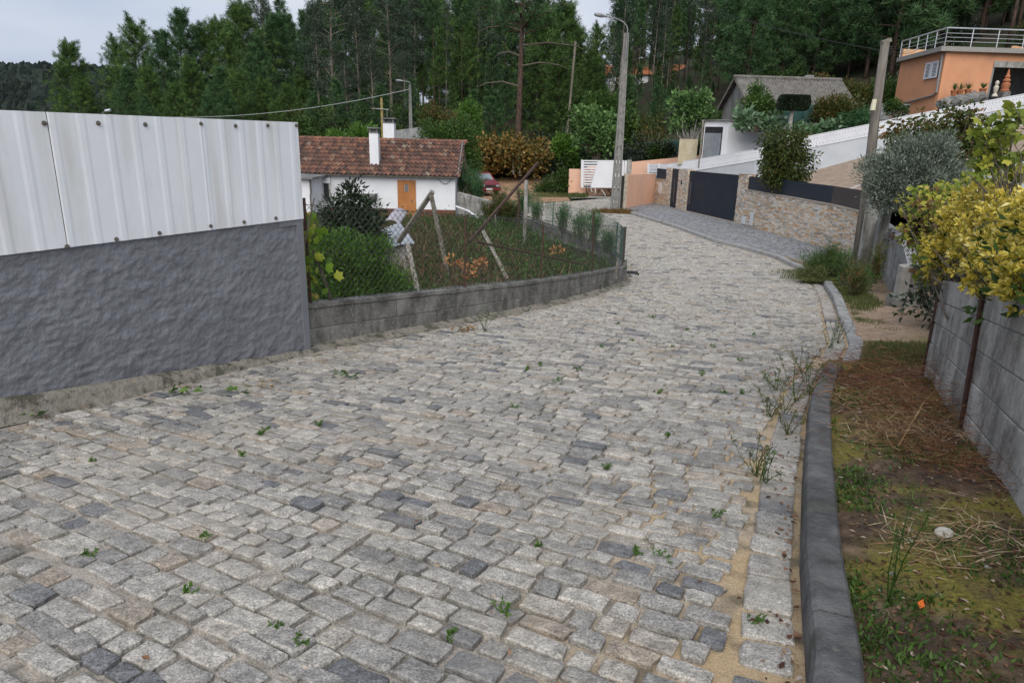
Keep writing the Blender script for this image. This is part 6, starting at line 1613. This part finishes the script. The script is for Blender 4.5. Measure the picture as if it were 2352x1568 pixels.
for i in range(10):
    px = random.uniform(1470, 1600); shr('shrub', 'rough shrub along the top of the long peach wall', 'shrub', px, 372-(px-1470)*.08, 49, [(px, 352-(px-1470)*.08, 20, 14)], 24, 36, .4, .18, .09, (g_dark, g_mid)[i % 2], 90+i, group='shrubs above the peach wall', vmean=.35)
# right foreground: olive, persimmon, vines, hedge
shr('olive_tree', 'silvery grey-green olive bush right of the wooden pole', 'olive', 2085, 492, 16, [(2085, 400, 105, 50), (2040, 440, 55, 45), (2150, 405, 70, 40), (2120, 345, 70, 28)], 520, 44, .26, .10, .022, g_olive, 300, up=.6, stem=.03, vmean=.5)
shr('persimmon_tree', 'persimmon tree with drooping bronze-green leaves behind the olive', 'tree', 2150, 430, 19.5, [(2105, 305, 62, 34), (2180, 290, 70, 40), (2250, 310, 60, 40), (2200, 345, 80, 28), (2062, 335, 28, 34)], 170, 16, .34, .17, .085, g_rust, 301, droop=.6, up=0, stem=.05, vmean=.5)
def lobed_mesh(mb, c, s_, ax, v, ph):
    ax = ax.normalized(); u_ = ax.orthogonal().normalized(); w2 = ax.cross(u_); n_ = 10; ring = []
    for k in range(n_):
        an = ph+2*math.pi*k/n_; rr = s_*((1.0, .66, .92, .62, .85, .5, .85, .62, .92, .66)[k]); ring.append(c+(u_*math.cos(an)+w2*math.sin(an))*rr-ax*(.22*rr if k % 2 == 0 else 0))
    mb.add([c]+ring, [(0, 1+k, 1+(k+1) % n_) for k in range(n_)], v)
def vine(name, label, base, lobes, n, size, mat, seed, vm, vs_, nst=14, stem=.006):
    r_ = random.Random(seed); root = empty(name, base, label, 'vine'); b = Vector(base); mb = MB(); st = MB()
    tot = sum(l[1][0]*l[1][2] for l in lobes)
    for l in lobes:
        m_ = max(2, int(n*l[1][0]*l[1][2]/tot)); lc = b+Vector(l[0])
        for i in range(m_):
            d = Vector((r_.gauss(0, 1), r_.gauss(0, 1), r_.gauss(0, 1))).normalized()*(r_.random()**.45)
            c = lc+Vector((d.x*l[1][0], d.y*l[1][1], d.z*l[1][2]))
            lobed_mesh(mb, c, size*r_.uniform(.5, 1.15), Vector((r_.gauss(0, .55), -.45+r_.gauss(0, .5), .55+r_.gauss(0, .5))), min(1, max(0, r_.gauss(vm, vs_))), r_.random()*6.28)
        for i in range(max(1, nst//len(lobes))):
            e = lc+Vector((r_.gauss(0, .6)*l[1][0], r_.gauss(0, .6)*l[1][1], r_.gauss(0, .6)*l[1][2])); m1 = b.lerp(e, .55)+Vector((r_.gauss(0, .08), r_.gauss(0, .08), .06))
            st.tube([b+Vector((r_.gauss(0, .05), r_.gauss(0, .05), 0)), m1, e], [stem*1.6, stem, stem*.4], 4, cap=False)
    mb.build('leaves', mat, root); st.build('stems', mt_bark, root); return root
# golden hedge over the near block wall
hb_ = VW(2250, 660, (RW0.x+.3, RW0.y), (RA.x, RA.y))
def rwp(t, off): q = RW0-RA*t+Vector((RA.y, -RA.x, 0))*off; return q
lobes = []; bs = rwp(2.0, .6); base = (bs.x, bs.y, rw_zt(2.0)-.6)
for t, off, z_, rx, rz in ((-1.3, .4, .80, .42, .25), (-.9, .25, .62, .4, .28), (-.6, .35, .95, .45, .28), (-.3, .15, .55, .34, .26), (-.2, .4, .95, .45, .3), (.15, .35, .72, .42, .34), (.3, .45, .85, .5, .30), (.9, .35, .72, .5, .34), (1.0, .5, 1.05, .55, .34), (1.7, .3, .80, .5, .34), (1.8, .5, 1.15, .55, .36), (2.5, .3, .92, .5, .36), (2.6, .5, 1.25, .55, .36), (3.3, .35, 1.02, .5, .36), (3.4, .5, 1.35, .55, .36), (4.1, .4, 1.2, .55, .4)):
    q = rwp(t, off); lobes.append(((q.x-base[0], q.y-base[1], z_+.08-base[2]), (rx, rx*.8, rz)))
shrub('golden_hedge', 'golden variegated hedge spilling over the tall block wall', 'hedge', base, lobes, 5400, 18, .045, .046, .021, g_hedge, 310, stem=.02, rosette=True, vmean=.56, vs=.2)
shrub('hedge_growth', 'plain green growth at the foot of the golden hedge', 'shrub', base, [((q[0][0]+.02, q[0][1]+.02, q[0][2]-.12), (q[1][0]*.95, q[1][1]*.9, q[1][2]*.9)) for q in lobes], 260, 16, .12, .08, .035, g_mid, 311, stem=.02, vmean=.45)
def pbed(u, w):
    t = -.1+6.4*u; q = rwp(t, .12+3.2*w); return (q.x, q.y, rw_zt(max(0, t))-.10-.10*w+.04*math.sin(t*5+w*7), 0)
tag(MB().grid(pbed, 40, 20).build('planting_bed', mt_soil, None, True), kind='structure')
q0, q1 = rwp(-.1, .14), rwp(-.1, 3.3); wall_strip('bed_end_wall', [q0, q1], [RZ(6.1)-.2]*2, [rw_zt(0)-.13]*2, .12, mt_block, 'short block return closing the planting bed behind the tall block wall', 'wall')
# grape vine on wires beyond the wall end
vb = rwp(-.2, .5)
vl = []
for px, py, Y, rx, rz in ((2130, 470, 8.6, 60, 45), (2180, 500, 8, 60, 50), (2120, 540, 8.3, 50, 40), (2190, 450, 8.6, 60, 40), (2160, 590, 7.4, 50, 60), (2240, 440, 7.5, 50, 40), (2290, 410, 7.2, 60, 30), (2125, 620, 7.6, 30, 40)):
    c = P(px, py, Y); k = Y/F; vl.append(((c.x-vb.x, c.y-vb.y, c.z+.6), (rx*k, rx*k*1.4, rz*k)))
vine('grape_vine', 'yellowing grape vine trained beyond the end of the block wall', (vb.x, vb.y, -.6), vl, 1300, .048, g_yel, 312, .55, .26, 40, .006)
shrub('dry_vine', 'dry brown vine shoots hanging between the yellow leaves', 'vine', (vb.x, vb.y, -.6), [vl[4], vl[1], vl[2]], 70, 14, .14, .06, .03, g_dry, 313, droop=.5, stem=.012, vmean=.35)
vb2 = P(2320, 470, 5.6); vl = []
for px, py, rx, rz in ((2270, 300, 50, 40), (2320, 290, 50, 40), (2290, 350, 55, 40), (2340, 380, 40, 50), (2250, 390, 30, 24), (2335, 250, 30, 25)):
    c = P(px, py, 5.8); k = 5.8/F; vl.append((tuple(c-vb2), (rx*k, rx*k, rz*k)))
vine('young_vine', 'sparse young vine with broad yellow-green leaves above the golden hedge', tuple(vb2), vl, 190, .06, g_yel, 314, .36, .2, 20, .004)
# ivy-dark mass in the gap between the block walls
gp_ = P(2135, 640, 9.5)
shrub('gap_shrub', 'dark leafy tangle filling the gap between the two block walls', 'shrub', (gp_.x+.3, gp_.y, RZ(9.5)), [((.2, 0, .5), (.7, .9, .5)), ((.7, .4, .8), (.8, .9, .5)), ((1.4, 1.5, .7), (.9, 1.2, .6))], 150, 26, .22, .10, .05, g_dark, 315, stem=.02, vmean=.4)
pole('crooked_vine', G(2180, 745), P(2150, 660, 7.1), .07, mt_bark, 'crooked vine trunk leaning by the end of the tall block wall', 'vine')

# ---- garden behind the low wall
for i, (px, py, Y, rx, rz) in enumerate(((805, 470, 16.5, 42, 40), (850, 490, 16.2, 32, 40), (765, 500, 15.5, 42, 46), (820, 545, 15, 60, 40))):
    pass
shr('dark_shrub', 'tall dark glossy shrub in front of the white house window', 'shrub', 805, 640, 15.5, [(802, 455, 30, 34), (852, 482, 24, 30), (765, 492, 24, 36), (800, 525, 60, 40), (850, 530, 34, 30)], 190, 22, .22, .14, .05, g_dark, 320, stem=.025, droop=.2, vmean=.45)
shr('green_thicket', 'bright green leafy thicket behind the chain-link fence', 'shrub', 800, 690, 10.2, [(760, 600, 60, 50), (830, 610, 62, 50), (800, 660, 90, 50), (890, 650, 46, 46), (740, 660, 40, 50), (870, 575, 30, 34), (790, 555, 40, 24)], 520, 26, .15, .075, .024, g_bright, 321, stem=.012, up=.5, vmean=.45)
# dry weeds, brambles covering the garden
rw_ = np.random.default_rng(330)
pos = []; drs = []; vv = []; LL_ = []
for i in range(7500):
    Y = 8.5+rw_.random()**.8*26; x1 = (along(LEFT, min(Y, 15))-.25) if Y < 15.2 else max(-.2, 2.6-max(0, (Y-17.3))*.195); x = x1-rw_.random()*(8+Y*.25)
    z = gz(Y); h = rw_.uniform(.25, .85)*((1.0 if Y > 12 else .6)-.5*sm(Y, 22, 31))*(1-.55*sm(x, -2.5, .5)*sm(Y, 13, 17))
    m_ = 5; b0 = np.array([x, Y, z]); ln = np.array([rw_.normal()*.25, rw_.normal()*.25, 1.0]); ln /= np.linalg.norm(ln)
    pos.append(b0+ln*np.linspace(0, .8, m_)[:, None]*h); drs.append(ln+rw_.normal(size=(m_, 3))*.55); base_v = .05+.5*rw_.random()
    vv.append(np.clip(base_v+rw_.normal(0, .12, m_), 0, 1)); LL_.append(np.full(m_, h*.45))
pos = np.concatenate(pos); drs = np.concatenate(drs); vv = np.concatenate(vv); LL_ = np.concatenate(LL_)
w_o = leaves_obj('dry_weeds', pos, drs, LL_, .022, vv, g_dry, None, rw_); tag(w_o, 'brown dry weeds covering the sunken garden', 'weeds', kind='stuff')
pos = []; drs = []; vv = []
for i in range(850):
    Y = 9+rw_.random()*24; x1 = (along(LEFT, min(Y, 15))-.3) if Y < 15.2 else max(-.2, 2.5-max(0, (Y-17.3))*.195); x = x1-rw_.random()**1.3*9
    c = np.array([x, Y, gz(Y)+.2]); m_ = 34; sp_ = rw_.normal(size=(m_, 3))*np.array([.22, .22, .16]); pos.append(c+sp_); drs.append(sp_+np.array([0, 0, .25])+rw_.normal(size=(m_, 3))*.2); vv.append(np.clip(rw_.normal(.4, .1)+rw_.normal(0, .2, m_), 0, 1))
pos = np.concatenate(pos); g_o = leaves_obj('green_weeds', pos, np.concatenate(drs), .11, .045, np.concatenate(vv), g_mid, None, rw_); tag(g_o, 'patches of green weeds among the dry garden weeds', 'weeds', kind='stuff')
# orange vine sprigs
for i, (px, py, Y) in enumerate(((1040, 600, 10.6), (1105, 608, 11.3), (1280, 575, 13.5), (1075, 625, 10))):
    c = P(px, py, Y); shrub('red_sprig', ('orange vine sprig beside the rusty fence post', 'small orange sprig between two fence posts', 'pinkish dry sprig near the sloping iron bar', 'rusty brown sprig low behind the low wall')[i], 'sprig', (c.x, c.y, gz(Y)), [((0, 0, c.z-gz(Y)), (.12, .12, .08))], 5, 7, .07, .075, .045, g_orange, 340+i, stem=.008, vmean=.85)
# big vine leaves at the wall corner, with its trunk
vc = fence_at(.35); n0 = np.array([vc.x-.12, vc.y+.05, 0])
vine_root = empty('corner_vine', (vc.x-.1, vc.y+.1, fzb(.3)-.1), 'grape vine with broad yellow-green leaves at the grey wall corner', 'vine')
mt_lobed = leaf_mat('vine_leaf', [(0, (.06, .12, .02)), (.5, (.16, .28, .03)), (.85, (.38, .42, .06)), (1, (.45, .33, .09))], .4)
mb = MB(); rl_ = random.Random(5)
for i in range(46):
    px = 700+abs(rl_.gauss(0, 1))*22; py = rl_.uniform(500, 690) if i > 14 else rl_.uniform(495, 600)
    c = P(px, py, 7.25+rl_.random()*.25); s_ = rl_.uniform(.04, .075); ax = Vector((rl_.gauss(0, .5), -.7, rl_.gauss(-.2, .5))).normalized(); u_ = ax.orthogonal().normalized(); w2 = ax.cross(u_); ph = rl_.random()*6.28; n_ = 11; ring = []
    for k in range(n_):
        an = ph+2*math.pi*k/n_; rr = s_*(1.0 if k % 2 == 0 else .68); ring.append(c+(u_*math.cos(an)+w2*math.sin(an))*rr+ax*(-.12*rr if k % 2 == 0 else 0))
    mb.add([c]+ring, [(0, 1+k, 1+(k+1) % n_) for k in range(n_)], min(1, max(0, rl_.gauss(.5, .25))))
mb.build('leaves', mt_lobed, vine_root)
MB().tube([P(762, 694, 7.6), P(748, 650, 7.5), P(733, 610, 7.45), P(719, 575, 7.4)], [.022, .02, .017, .012], 6).build('stem', mt_bark, vine_root)
MB().tube([P(700, 560, 7.2), P(712, 500, 7.2), P(722, 455, 7.2)], [.012, .010, .006], 5).build('stem', mt_bark, vine_root)
# fennel along the street fence and by the car
def fennel(px, py, Y, hpx, wpx, label, seed, mat=None, n=26, name='fennel_plant', cat='fennel', group=None):
    b = P(px, py, Y); k = Y/F; r_ = np.random.default_rng(seed); root = empty(name, b, label, cat, group); mb = MB(); pos = []; drs = []; vv = []
    for i in range(n):
        top = np.array([b.x+r_.normal()*wpx*k*.5, b.y+r_.normal()*wpx*k*.4, b.z+hpx*k*r_.uniform(.55, 1.05)]); b0 = np.array([b.x+r_.normal()*wpx*k*.2, b.y+r_.normal()*wpx*k*.2, b.z])
        mb.tube([b0, (b0+top)/2+r_.normal(size=3)*.03, top], [.012, .008, .003], 3, cap=False)
        m_ = 46; f = r_.random((m_, 1))**.7; c = b0+(top-b0)*f; pos.append(c+r_.normal(size=(m_, 3))*.05); drs.append(r_.normal(size=(m_, 3))*.7+np.array([0, 0, .75])); vv.append(np.clip(r_.normal(.45, .15)+r_.normal(0, .15, m_), 0, 1))
    leaves_obj('foliage', np.concatenate(pos), np.concatenate(drs), .17, .012 if Y < 30 else .022, np.concatenate(vv), mat or g_fennel, root, r_); mb.build('stems', mt_bark if mat else mt_bark, root); return root
for i, (px, py, Y, h, w_) in enumerate(((1200, 492, 30, 55, 34), (1232, 505, 27.5, 50, 26), (1290, 530, 24.5, 62, 30), (1330, 545, 23, 66, 34), (1362, 556, 21.5, 70, 26), (1395, 580, 19.3, 46, 20), (1165, 500, 31.5, 40, 26))):
    fennel(px, py, Y, h, w_, 'feathery blue-green fennel growing behind the curved block wall', 400+i, group='fennel along the street fence')
for i, (px, py, Y, h, w_) in enumerate(((1062, 446, 37.5, 70, 26), (1085, 452, 37, 60, 24), (1100, 456, 36, 44, 18), (1048, 436, 38.5, 60, 18))):
    fennel(px, py, Y, h, w_, 'tall feathery fennel in front of the red car', 410+i, n=34, group='fennel by the red car')
for i, (px, py, Y, h, w_) in enumerate(((1150, 500, 31, 60, 26), (1122, 506, 31, 44, 24), (1170, 505, 30, 36, 24))):
    fennel(px, py, Y, h, w_, 'rust-brown seeding weed at the end of the block wall', 420+i, g_rust, 30, 'tall_weed', 'weed', 'brown weeds by the block wall')
# weeds by the kerb and pole
for i, (px, py, Y, h, w_) in enumerate(((1878, 650, 16.6, 66, 44), (1862, 655, 16.4, 40, 36), (1895, 648, 16.8, 84, 30))):
    fennel(px, py, Y, h, w_, 'big bushy green weed at the bend of the kerb', 430+i, g_grass if i == 1 else g_mid, 46, 'bushy_weed', 'weed', 'weeds at the kerb bend')
for i, (px, py, Y, h, w_) in enumerate(((1960, 690, 13.2, 92, 22), (1935, 660, 15, 80, 18), (2008, 650, 14.6, 90, 14), (1975, 675, 13.8, 60, 30), (1915, 640, 16.6, 66, 16))):
    fennel(px, py, Y, h, w_, ('slender seeding weed on the verge by the far block wall', 'pale tall weed between kerb and wooden pole', 'dark narrow weed standing against the far block wall', 'low bushy weed on the sandy verge', 'thin tall weed at the foot of the clad wall')[i], 440+i, g_rust if i in (0, 2) else g_mid, 16, 'tall_weed', 'weed')

# ---- verge grass, straw, leaf litter
def grass_patch(name, label, pts, h, mat, seed, blades=9, w_=.006, sp=.05, vm=.5, lay=.35):
    r_ = np.random.default_rng(seed); pos = []; drs = []; vv = []; L_ = []
    for (x, y, z) in pts:
        c = np.array([x, y, z]); m_ = blades; pos.append(c+np.c_[r_.normal(size=(m_, 2))*sp, np.zeros(m_)]); d = np.c_[r_.normal(size=(m_, 2))*lay, np.ones(m_)]; drs.append(d); vv.append(np.clip(r_.normal(vm, .2, m_), 0, 1)); L_.append(h*r_.uniform(.4, 1.1, m_))
    o = leaves_obj(name, np.concatenate(pos), np.concatenate(drs), np.concatenate(L_), w_, np.concatenate(vv), mat, None, r_); return tag(o, label, 'grass', kind='stuff')
rg = np.random.default_rng(500)
pts = []
for i in range(1500):
    Y = rg.uniform(6.6, 8.3); x0 = kx(Y)+.25; x1 = rwx(Y)-.05; x = x0+(x1-x0)*rg.random()
    if rg.random() < .9-abs(Y-7.3)*.5: pts.append((x, Y, vz(x, Y)))
grass_patch('grass', 'short green grass on the verge past the kerb gap', pts, .05, g_grass, 501, 9, .007, .04, .5)
pts = []
for i in range(1400):
    Y = rg.normal(13.8, .9); Y = min(max(Y, 11.5), 16.5); x = kx(Y)+.3+rg.random()*max(.3, rwx(Y)-kx(Y)-1.9); pts.append((x, Y, vz(x, Y)))
for i in range(500):
    Y = rg.uniform(16, 18); x = kx(Y)+rg.normal()*.35; pts.append((x, Y, RZ(Y)+.1))
grass_patch('grass', 'tufted grass round the weeds at the bend of the kerb', pts, .11, g_grass, 502, 8, .012, .07, .5)
pts = []
for i in range(420):
    Y = rg.uniform(9.4, 11.5); x = kx(Y)+.25+rg.random()**2*1.6; 
    if math.sin(Y*7)+math.sin(x*5) > .6: pts.append((x, Y, vz(x, Y)))
grass_patch('grass', 'sparse grass on the sandy verge', pts, .05, g_grass, 503, 7, .008, .05, .45)
# green creeping weeds near strip
pts = []
for i in range(1500):
    Y = 1.6+rg.random()*5; x0 = kx(Y)+.18; x1 = rwx(Y)-.1; u = rg.random()**1.6; x = x0+(x1-x0)*u
    if math.sin(x*6+Y*3)+math.sin(Y*5.1-x*2)+rg.normal()*.3 > .35: pts.append((x, Y, vz(x, Y)))
grass_patch('creeping_weeds', 'small creeping green weeds on the mossy verge', pts, .04, g_mid, 504, 9, .011, .035, .6, 1.1)
# dry straw heaps
def straw(name, label, cx, cy, rx, ry, n, h, seed, vm=.75, ln=.13):
    n = int(n*1.9)
    r_ = np.random.default_rng(seed); pos = []; drs = []
    for i in range(n):
        x = cx+r_.normal()*rx; y = cy+r_.normal()*ry; z = vz(x, y)+abs(r_.normal())*h; pos.append((x, y, z)); a = r_.random()*6.28; drs.append((math.cos(a), math.sin(a), r_.normal()*.3))
    o = leaves_obj(name, np.array(pos), np.array(drs), ln*r_.uniform(.3, 1.2, n), .0038, np.clip(r_.normal(vm, .2, n), 0, 1), g_straw, None, r_); return tag(o, label, 'straw', kind='stuff')
g_straw = leaf_mat('straw', [(0, (.09, .035, .02)), (.4, (.24, .10, .045)), (.75, (.40, .27, .13)), (1, (.62, .50, .32))], .2)
def vp_(px, py): q = G(px, py, .19, .105); return q.x, q.y
for i, (px, py, rx, ry, n, h, vm, lb) in enumerate(((2000, 880, .36, .30, 1700, .09, .22, 'reddish dry weed heap at the end of the dark kerb'), (2080, 960, .26, .34, 1300, .08, .32, 'brown dry stems heaped against the tall block wall'), (2060, 1010, .22, .18, 420, .04, .7, 'straw coloured heap beside the bent dry stem'), (1985, 930, .2, .3, 260, .03, .8, 'pale dry grass along the back of the dark kerb'), (2260, 1260, .08, .16, 150, .03, .85, 'bleached dry grass at the foot of the tall block wall'), (2110, 1270, .06, .12, 110, .02, .85, 'pale straw trailing over the moss'), (2160, 1080, .14, .3, 600, .05, .3, 'thin brown litter against the wall foot'))):
    x, y = vp_(px, py); straw('dry_straw', lb, x, y, rx, ry, n, h*1.6, 520+i, vm)
x, y = vp_(2060, 1040); x2, y2 = vp_(2150, 935)
mb = MB(); mb.tube([(x, y, vz(x, y)+.03), ((x+x2)/2, (y+y2)/2, vz(x, y)+.12), (x2, y2, vz(x2, y2)+.16)], [.005, .004, .002], 5); tag(mb.build('dry_branch', M('straw_stem', (.36, .22, .10), None, 1, .8)), 'bent orange-brown dry stem on the straw heap', 'branch')
# leaf litter and small stones on the verge
mb = MB(); rl = random.Random(9)
def flat_leaf(mb, x, y, z, s, v, r_=rl, curl=.25):
    a = r_.random()*6.28; ca, sa = math.cos(a), math.sin(a); w_ = s*r_.uniform(.35, .6)
    q = [(-s, 0, 0), (-.2*s, w_, curl*s*r_.random()), (s, 0, curl*s*r_.random()), (-.2*s, -w_, curl*s*r_.random())]
    mb.add([(x+ca*p[0]-sa*p[1], y+sa*p[0]+ca*p[1], z+.004+p[2]) for p in q], [(0, 1, 2, 3)], v)
for i in range(2800):
    Y = 1.4+rl.random()*6; u = 1-rl.random()**1.6*.98 if rl.random() < .6 else rl.random(); x = kx(Y)+.2+(rwx(Y)-.15-kx(Y)-.2)*u; flat_leaf(mb, x, Y, vz(x, Y), rl.uniform(.005, .019), rl.random()**1.6)
g_litter = leaf_mat('leaf_litter', [(0, (.05, .025, .015)), (.4, (.13, .06, .03)), (.7, (.24, .13, .07)), (.9, (.42, .32, .22)), (1, (.55, .48, .40))], .1, .8)
tag(mb.build('leaf_litter', g_litter), 'small dead leaves scattered over the verge soil', 'leaves', kind='stuff')
mb = MB()
for i in range(900):
    Y = 1.5+rl.random()*14
    side = rl.random()
    if side < .62: x = kx(Y)-.02-abs(rl.gauss(0, .1))
    else: x = (W1.x+(Y-W1.y)*A.x/A.y if Y < W1.y else along(LEFT, Y))+.24+abs(rl.gauss(0, .18))
    flat_leaf(mb, x, Y, RZ(Y)+.012, rl.uniform(.006, .022), rl.random())
for i in range(160):
    Y = 1.8+rl.random()**1.5*12; x0 = lw_side(0, Y); x = rl.uniform(-x0*0+(W1.x+(Y-W1.y)*.528), kx(Y)); flat_leaf(mb, x, Y, RZ(Y)+.026, rl.uniform(.006, .02), rl.random())
tag(mb.build('leaf_litter', g_litter), 'small dead leaves and crumbs caught along the road edges', 'leaves', kind='stuff')
rock('pale_stone', (*vp_(2164, 1238), vz(*vp_(2164, 1238))+.015), (.042, .034, .028), 'single whitish stone lying on the brown verge soil', 'stone', mat=M('white_stone', (.45, .43, .38), (.58, .56, .50), 20, .9), seed=4)
for i in range(70):
    Y = 1.5+rl.random()*5; x = kx(Y)+.25+(rwx(Y)-kx(Y)-.4)*rl.random(); s_ = rl.uniform(.006, .016)
    rock('pebble', (x, Y, vz(x, Y)+s_*.3), (s_, s_*.8, s_*.6), 'small grey pebble on the verge soil', 'pebble', 'pebbles on the verge', mat=mt_post, seed=i) if i < 24 else None
q = vp_(2115, 1392); mb = MB(); flat_leaf(mb, q[0], q[1], vz(*q)+.01, .03, .6); tag(mb.build('orange_scrap', M('orange_scrap', (.75, .17, .03), None, 1, .6)), 'bright orange plastic scrap on the moss', 'litter')
# tall green weed on the verge
q = vp_(2040, 1375); ww = P(2065, 1130, q[1])
def fleabane(q, h, lab, seed, n=3, nl=90, grp=None, zf=vz, cat='weed', lm=None, LW=(.045, .004), spread=.09, top_=.5):
    r_ = np.random.default_rng(seed); z = zf(*q); root = empty('weed_plant', (q[0], q[1], z), lab, cat, grp); mb = MB(); pos = []; drs = []
    for i in range(n):
        t = np.array([q[0]+r_.normal()*h*spread+.05*h, q[1]+r_.normal()*h*spread, z+h*r_.uniform(.6, 1)]); b0 = np.array([q[0]+r_.normal()*.012, q[1]+r_.normal()*.012, z-.01])
        mb.tube([b0, (b0+t)/2+np.array([-.012, 0, 0]), t], [.003, .0025, .0015], 4, cap=False)
        f = r_.random((nl, 1))**.8; pos.append(b0+(t-b0)*f); drs.append(r_.normal(size=(nl, 3))*.8+np.array([0, 0, .55]))
        m_ = int(nl*top_); pos.append(t+r_.normal(size=(m_, 3))*np.array([.02, .02, .025])*(h/.5)); drs.append(r_.normal(size=(m_, 3))+np.array([0, 0, .4]))
    pos = np.concatenate(pos); drs = np.concatenate(drs)
    leaves_obj('leaves', pos, drs, LW[0]*r_.uniform(.5, 1.2, len(pos)), LW[1], np.clip(r_.normal(.5, .2, len(pos)), 0, 1), lm or g_fennel, root, r_); mb.build('stems', lm or g_fennel, root); return root
fleabane(q, .50, 'upright feathery green weed standing alone on the mossy verge', 600, 3, 60, lm=g_mid, LW=(.05, .004))
# weeds in the road
rz_ = lambda x, y: RZ(y)+.005
WD = [(465, 1238), (208, 1280), (1393, 1073), (1235, 1258), (1470, 1275), (1522, 1288), (1160, 1412), (1740, 1430), (640, 1450), (690, 1480), (430, 1365), (205, 1065), (560, 1050), (600, 998), (1210, 850), (1240, 840), (1380, 800), (1545, 800), (1450, 785), (1330, 850), (1610, 860), (1280, 880), (1700, 830), (1640, 800), (1580, 760), (1730, 770), (1500, 730), (1420, 745), (1790, 880), (1660, 905), (1510, 905), (730, 980), (1650, 1190), (1040, 1465), (1530, 1000), (1180, 940), (1705, 905)]
for i, (px, py) in enumerate(WD):
    p = G(px, py); h = random.uniform(.02, .05)
    o = fleabane((p.x, p.y), h, 'tiny green weed sprouting from a joint between the setts', 610+i, 5, 11, 'weeds between the setts', rz_, 'weed', g_bright, (.018, .007), .6)
for i, (px, py, h) in enumerate(((1115, 760, .28), (1800, 950, .30), (1830, 925, .36), (1770, 960, .2), (1860, 905, .3), (1810, 1000, .2), (1760, 1110, .18), (1925, 790, .36), (1905, 800, .3), (1845, 860, .28), (1785, 900, .2), (1735, 1090, .2))):
    p = G(px, py)
    fleabane((p.x, p.y), h, 'pale seeding weed growing at the foot of the low block wall' if i == 0 else 'thin straggly weed growing along the right kerb of the road', 660+i, 6, 16, None if i == 0 else 'straggly weeds along the kerb', rz_, 'weed', g_rust if i % 2 else g_mid, (.03, .006), .38, .9)
# dead leaf clumps by the left wall foot
for i, (px, py, n) in enumerate(((1073, 762, 30), (795, 872, 16), (415, 908, 18), (620, 884, 10), (90, 960, 8), (540, 908, 8))):
    p = G(px, py); mb = MB()
    for k in range(n): flat_leaf(mb, p.x+rl.gauss(0, .07), p.y+rl.gauss(0, .05), RZ(p.y)+.02+rl.random()*.03, rl.uniform(.02, .05), rl.uniform(.3, .9) if i in (0, 3) else rl.random(), curl=.6)
    tag(mb.build('fallen_leaves', g_autumn if i in (0, 3) else g_mid), ('crisp brown leaves heaped at the foot of the low block wall', 'green leaf clump on the setts near the grey wall corner', 'flat green leaves on the setts below the white sheets', 'yellow leaf on the setts close to the footing', 'yellow-green leaf at the footing of the grey wall', 'dark green leaf lying by the second seam of the sheets')[i], 'leaves')
# grass round the lamp post foot
pts = [(LPB.x+random.gauss(-.1, .5), LPB.y-.35+random.gauss(0, .25), LPB.z) for k in range(260)]
grass_patch('grass', 'dry grass round the foot of the concrete lamp post', pts, .3, g_straw.copy() if False else g_rust, 700, 8, .02, .1, .8, .6)
pts = []
for k in range(1500):
    px = random.uniform(1230, 1345); py = random.uniform(430, 456); p = TG(px, py, .1); pts.append((p.x, p.y, p.z-.02))
grass_patch('grass', 'rough grass on the bank between dirt track and white gate', pts, .28, g_grass, 701, 6, .03, .15, .35, .6)
# drain grate
p = C(1452, 628); tag(MB().box((p.x-.1, p.y, RZ(p.y)+.012), (.5, .35, .02)).build('drain_grate', mt_dark), 'small dark drain grate at the end of the low wall', 'drain')
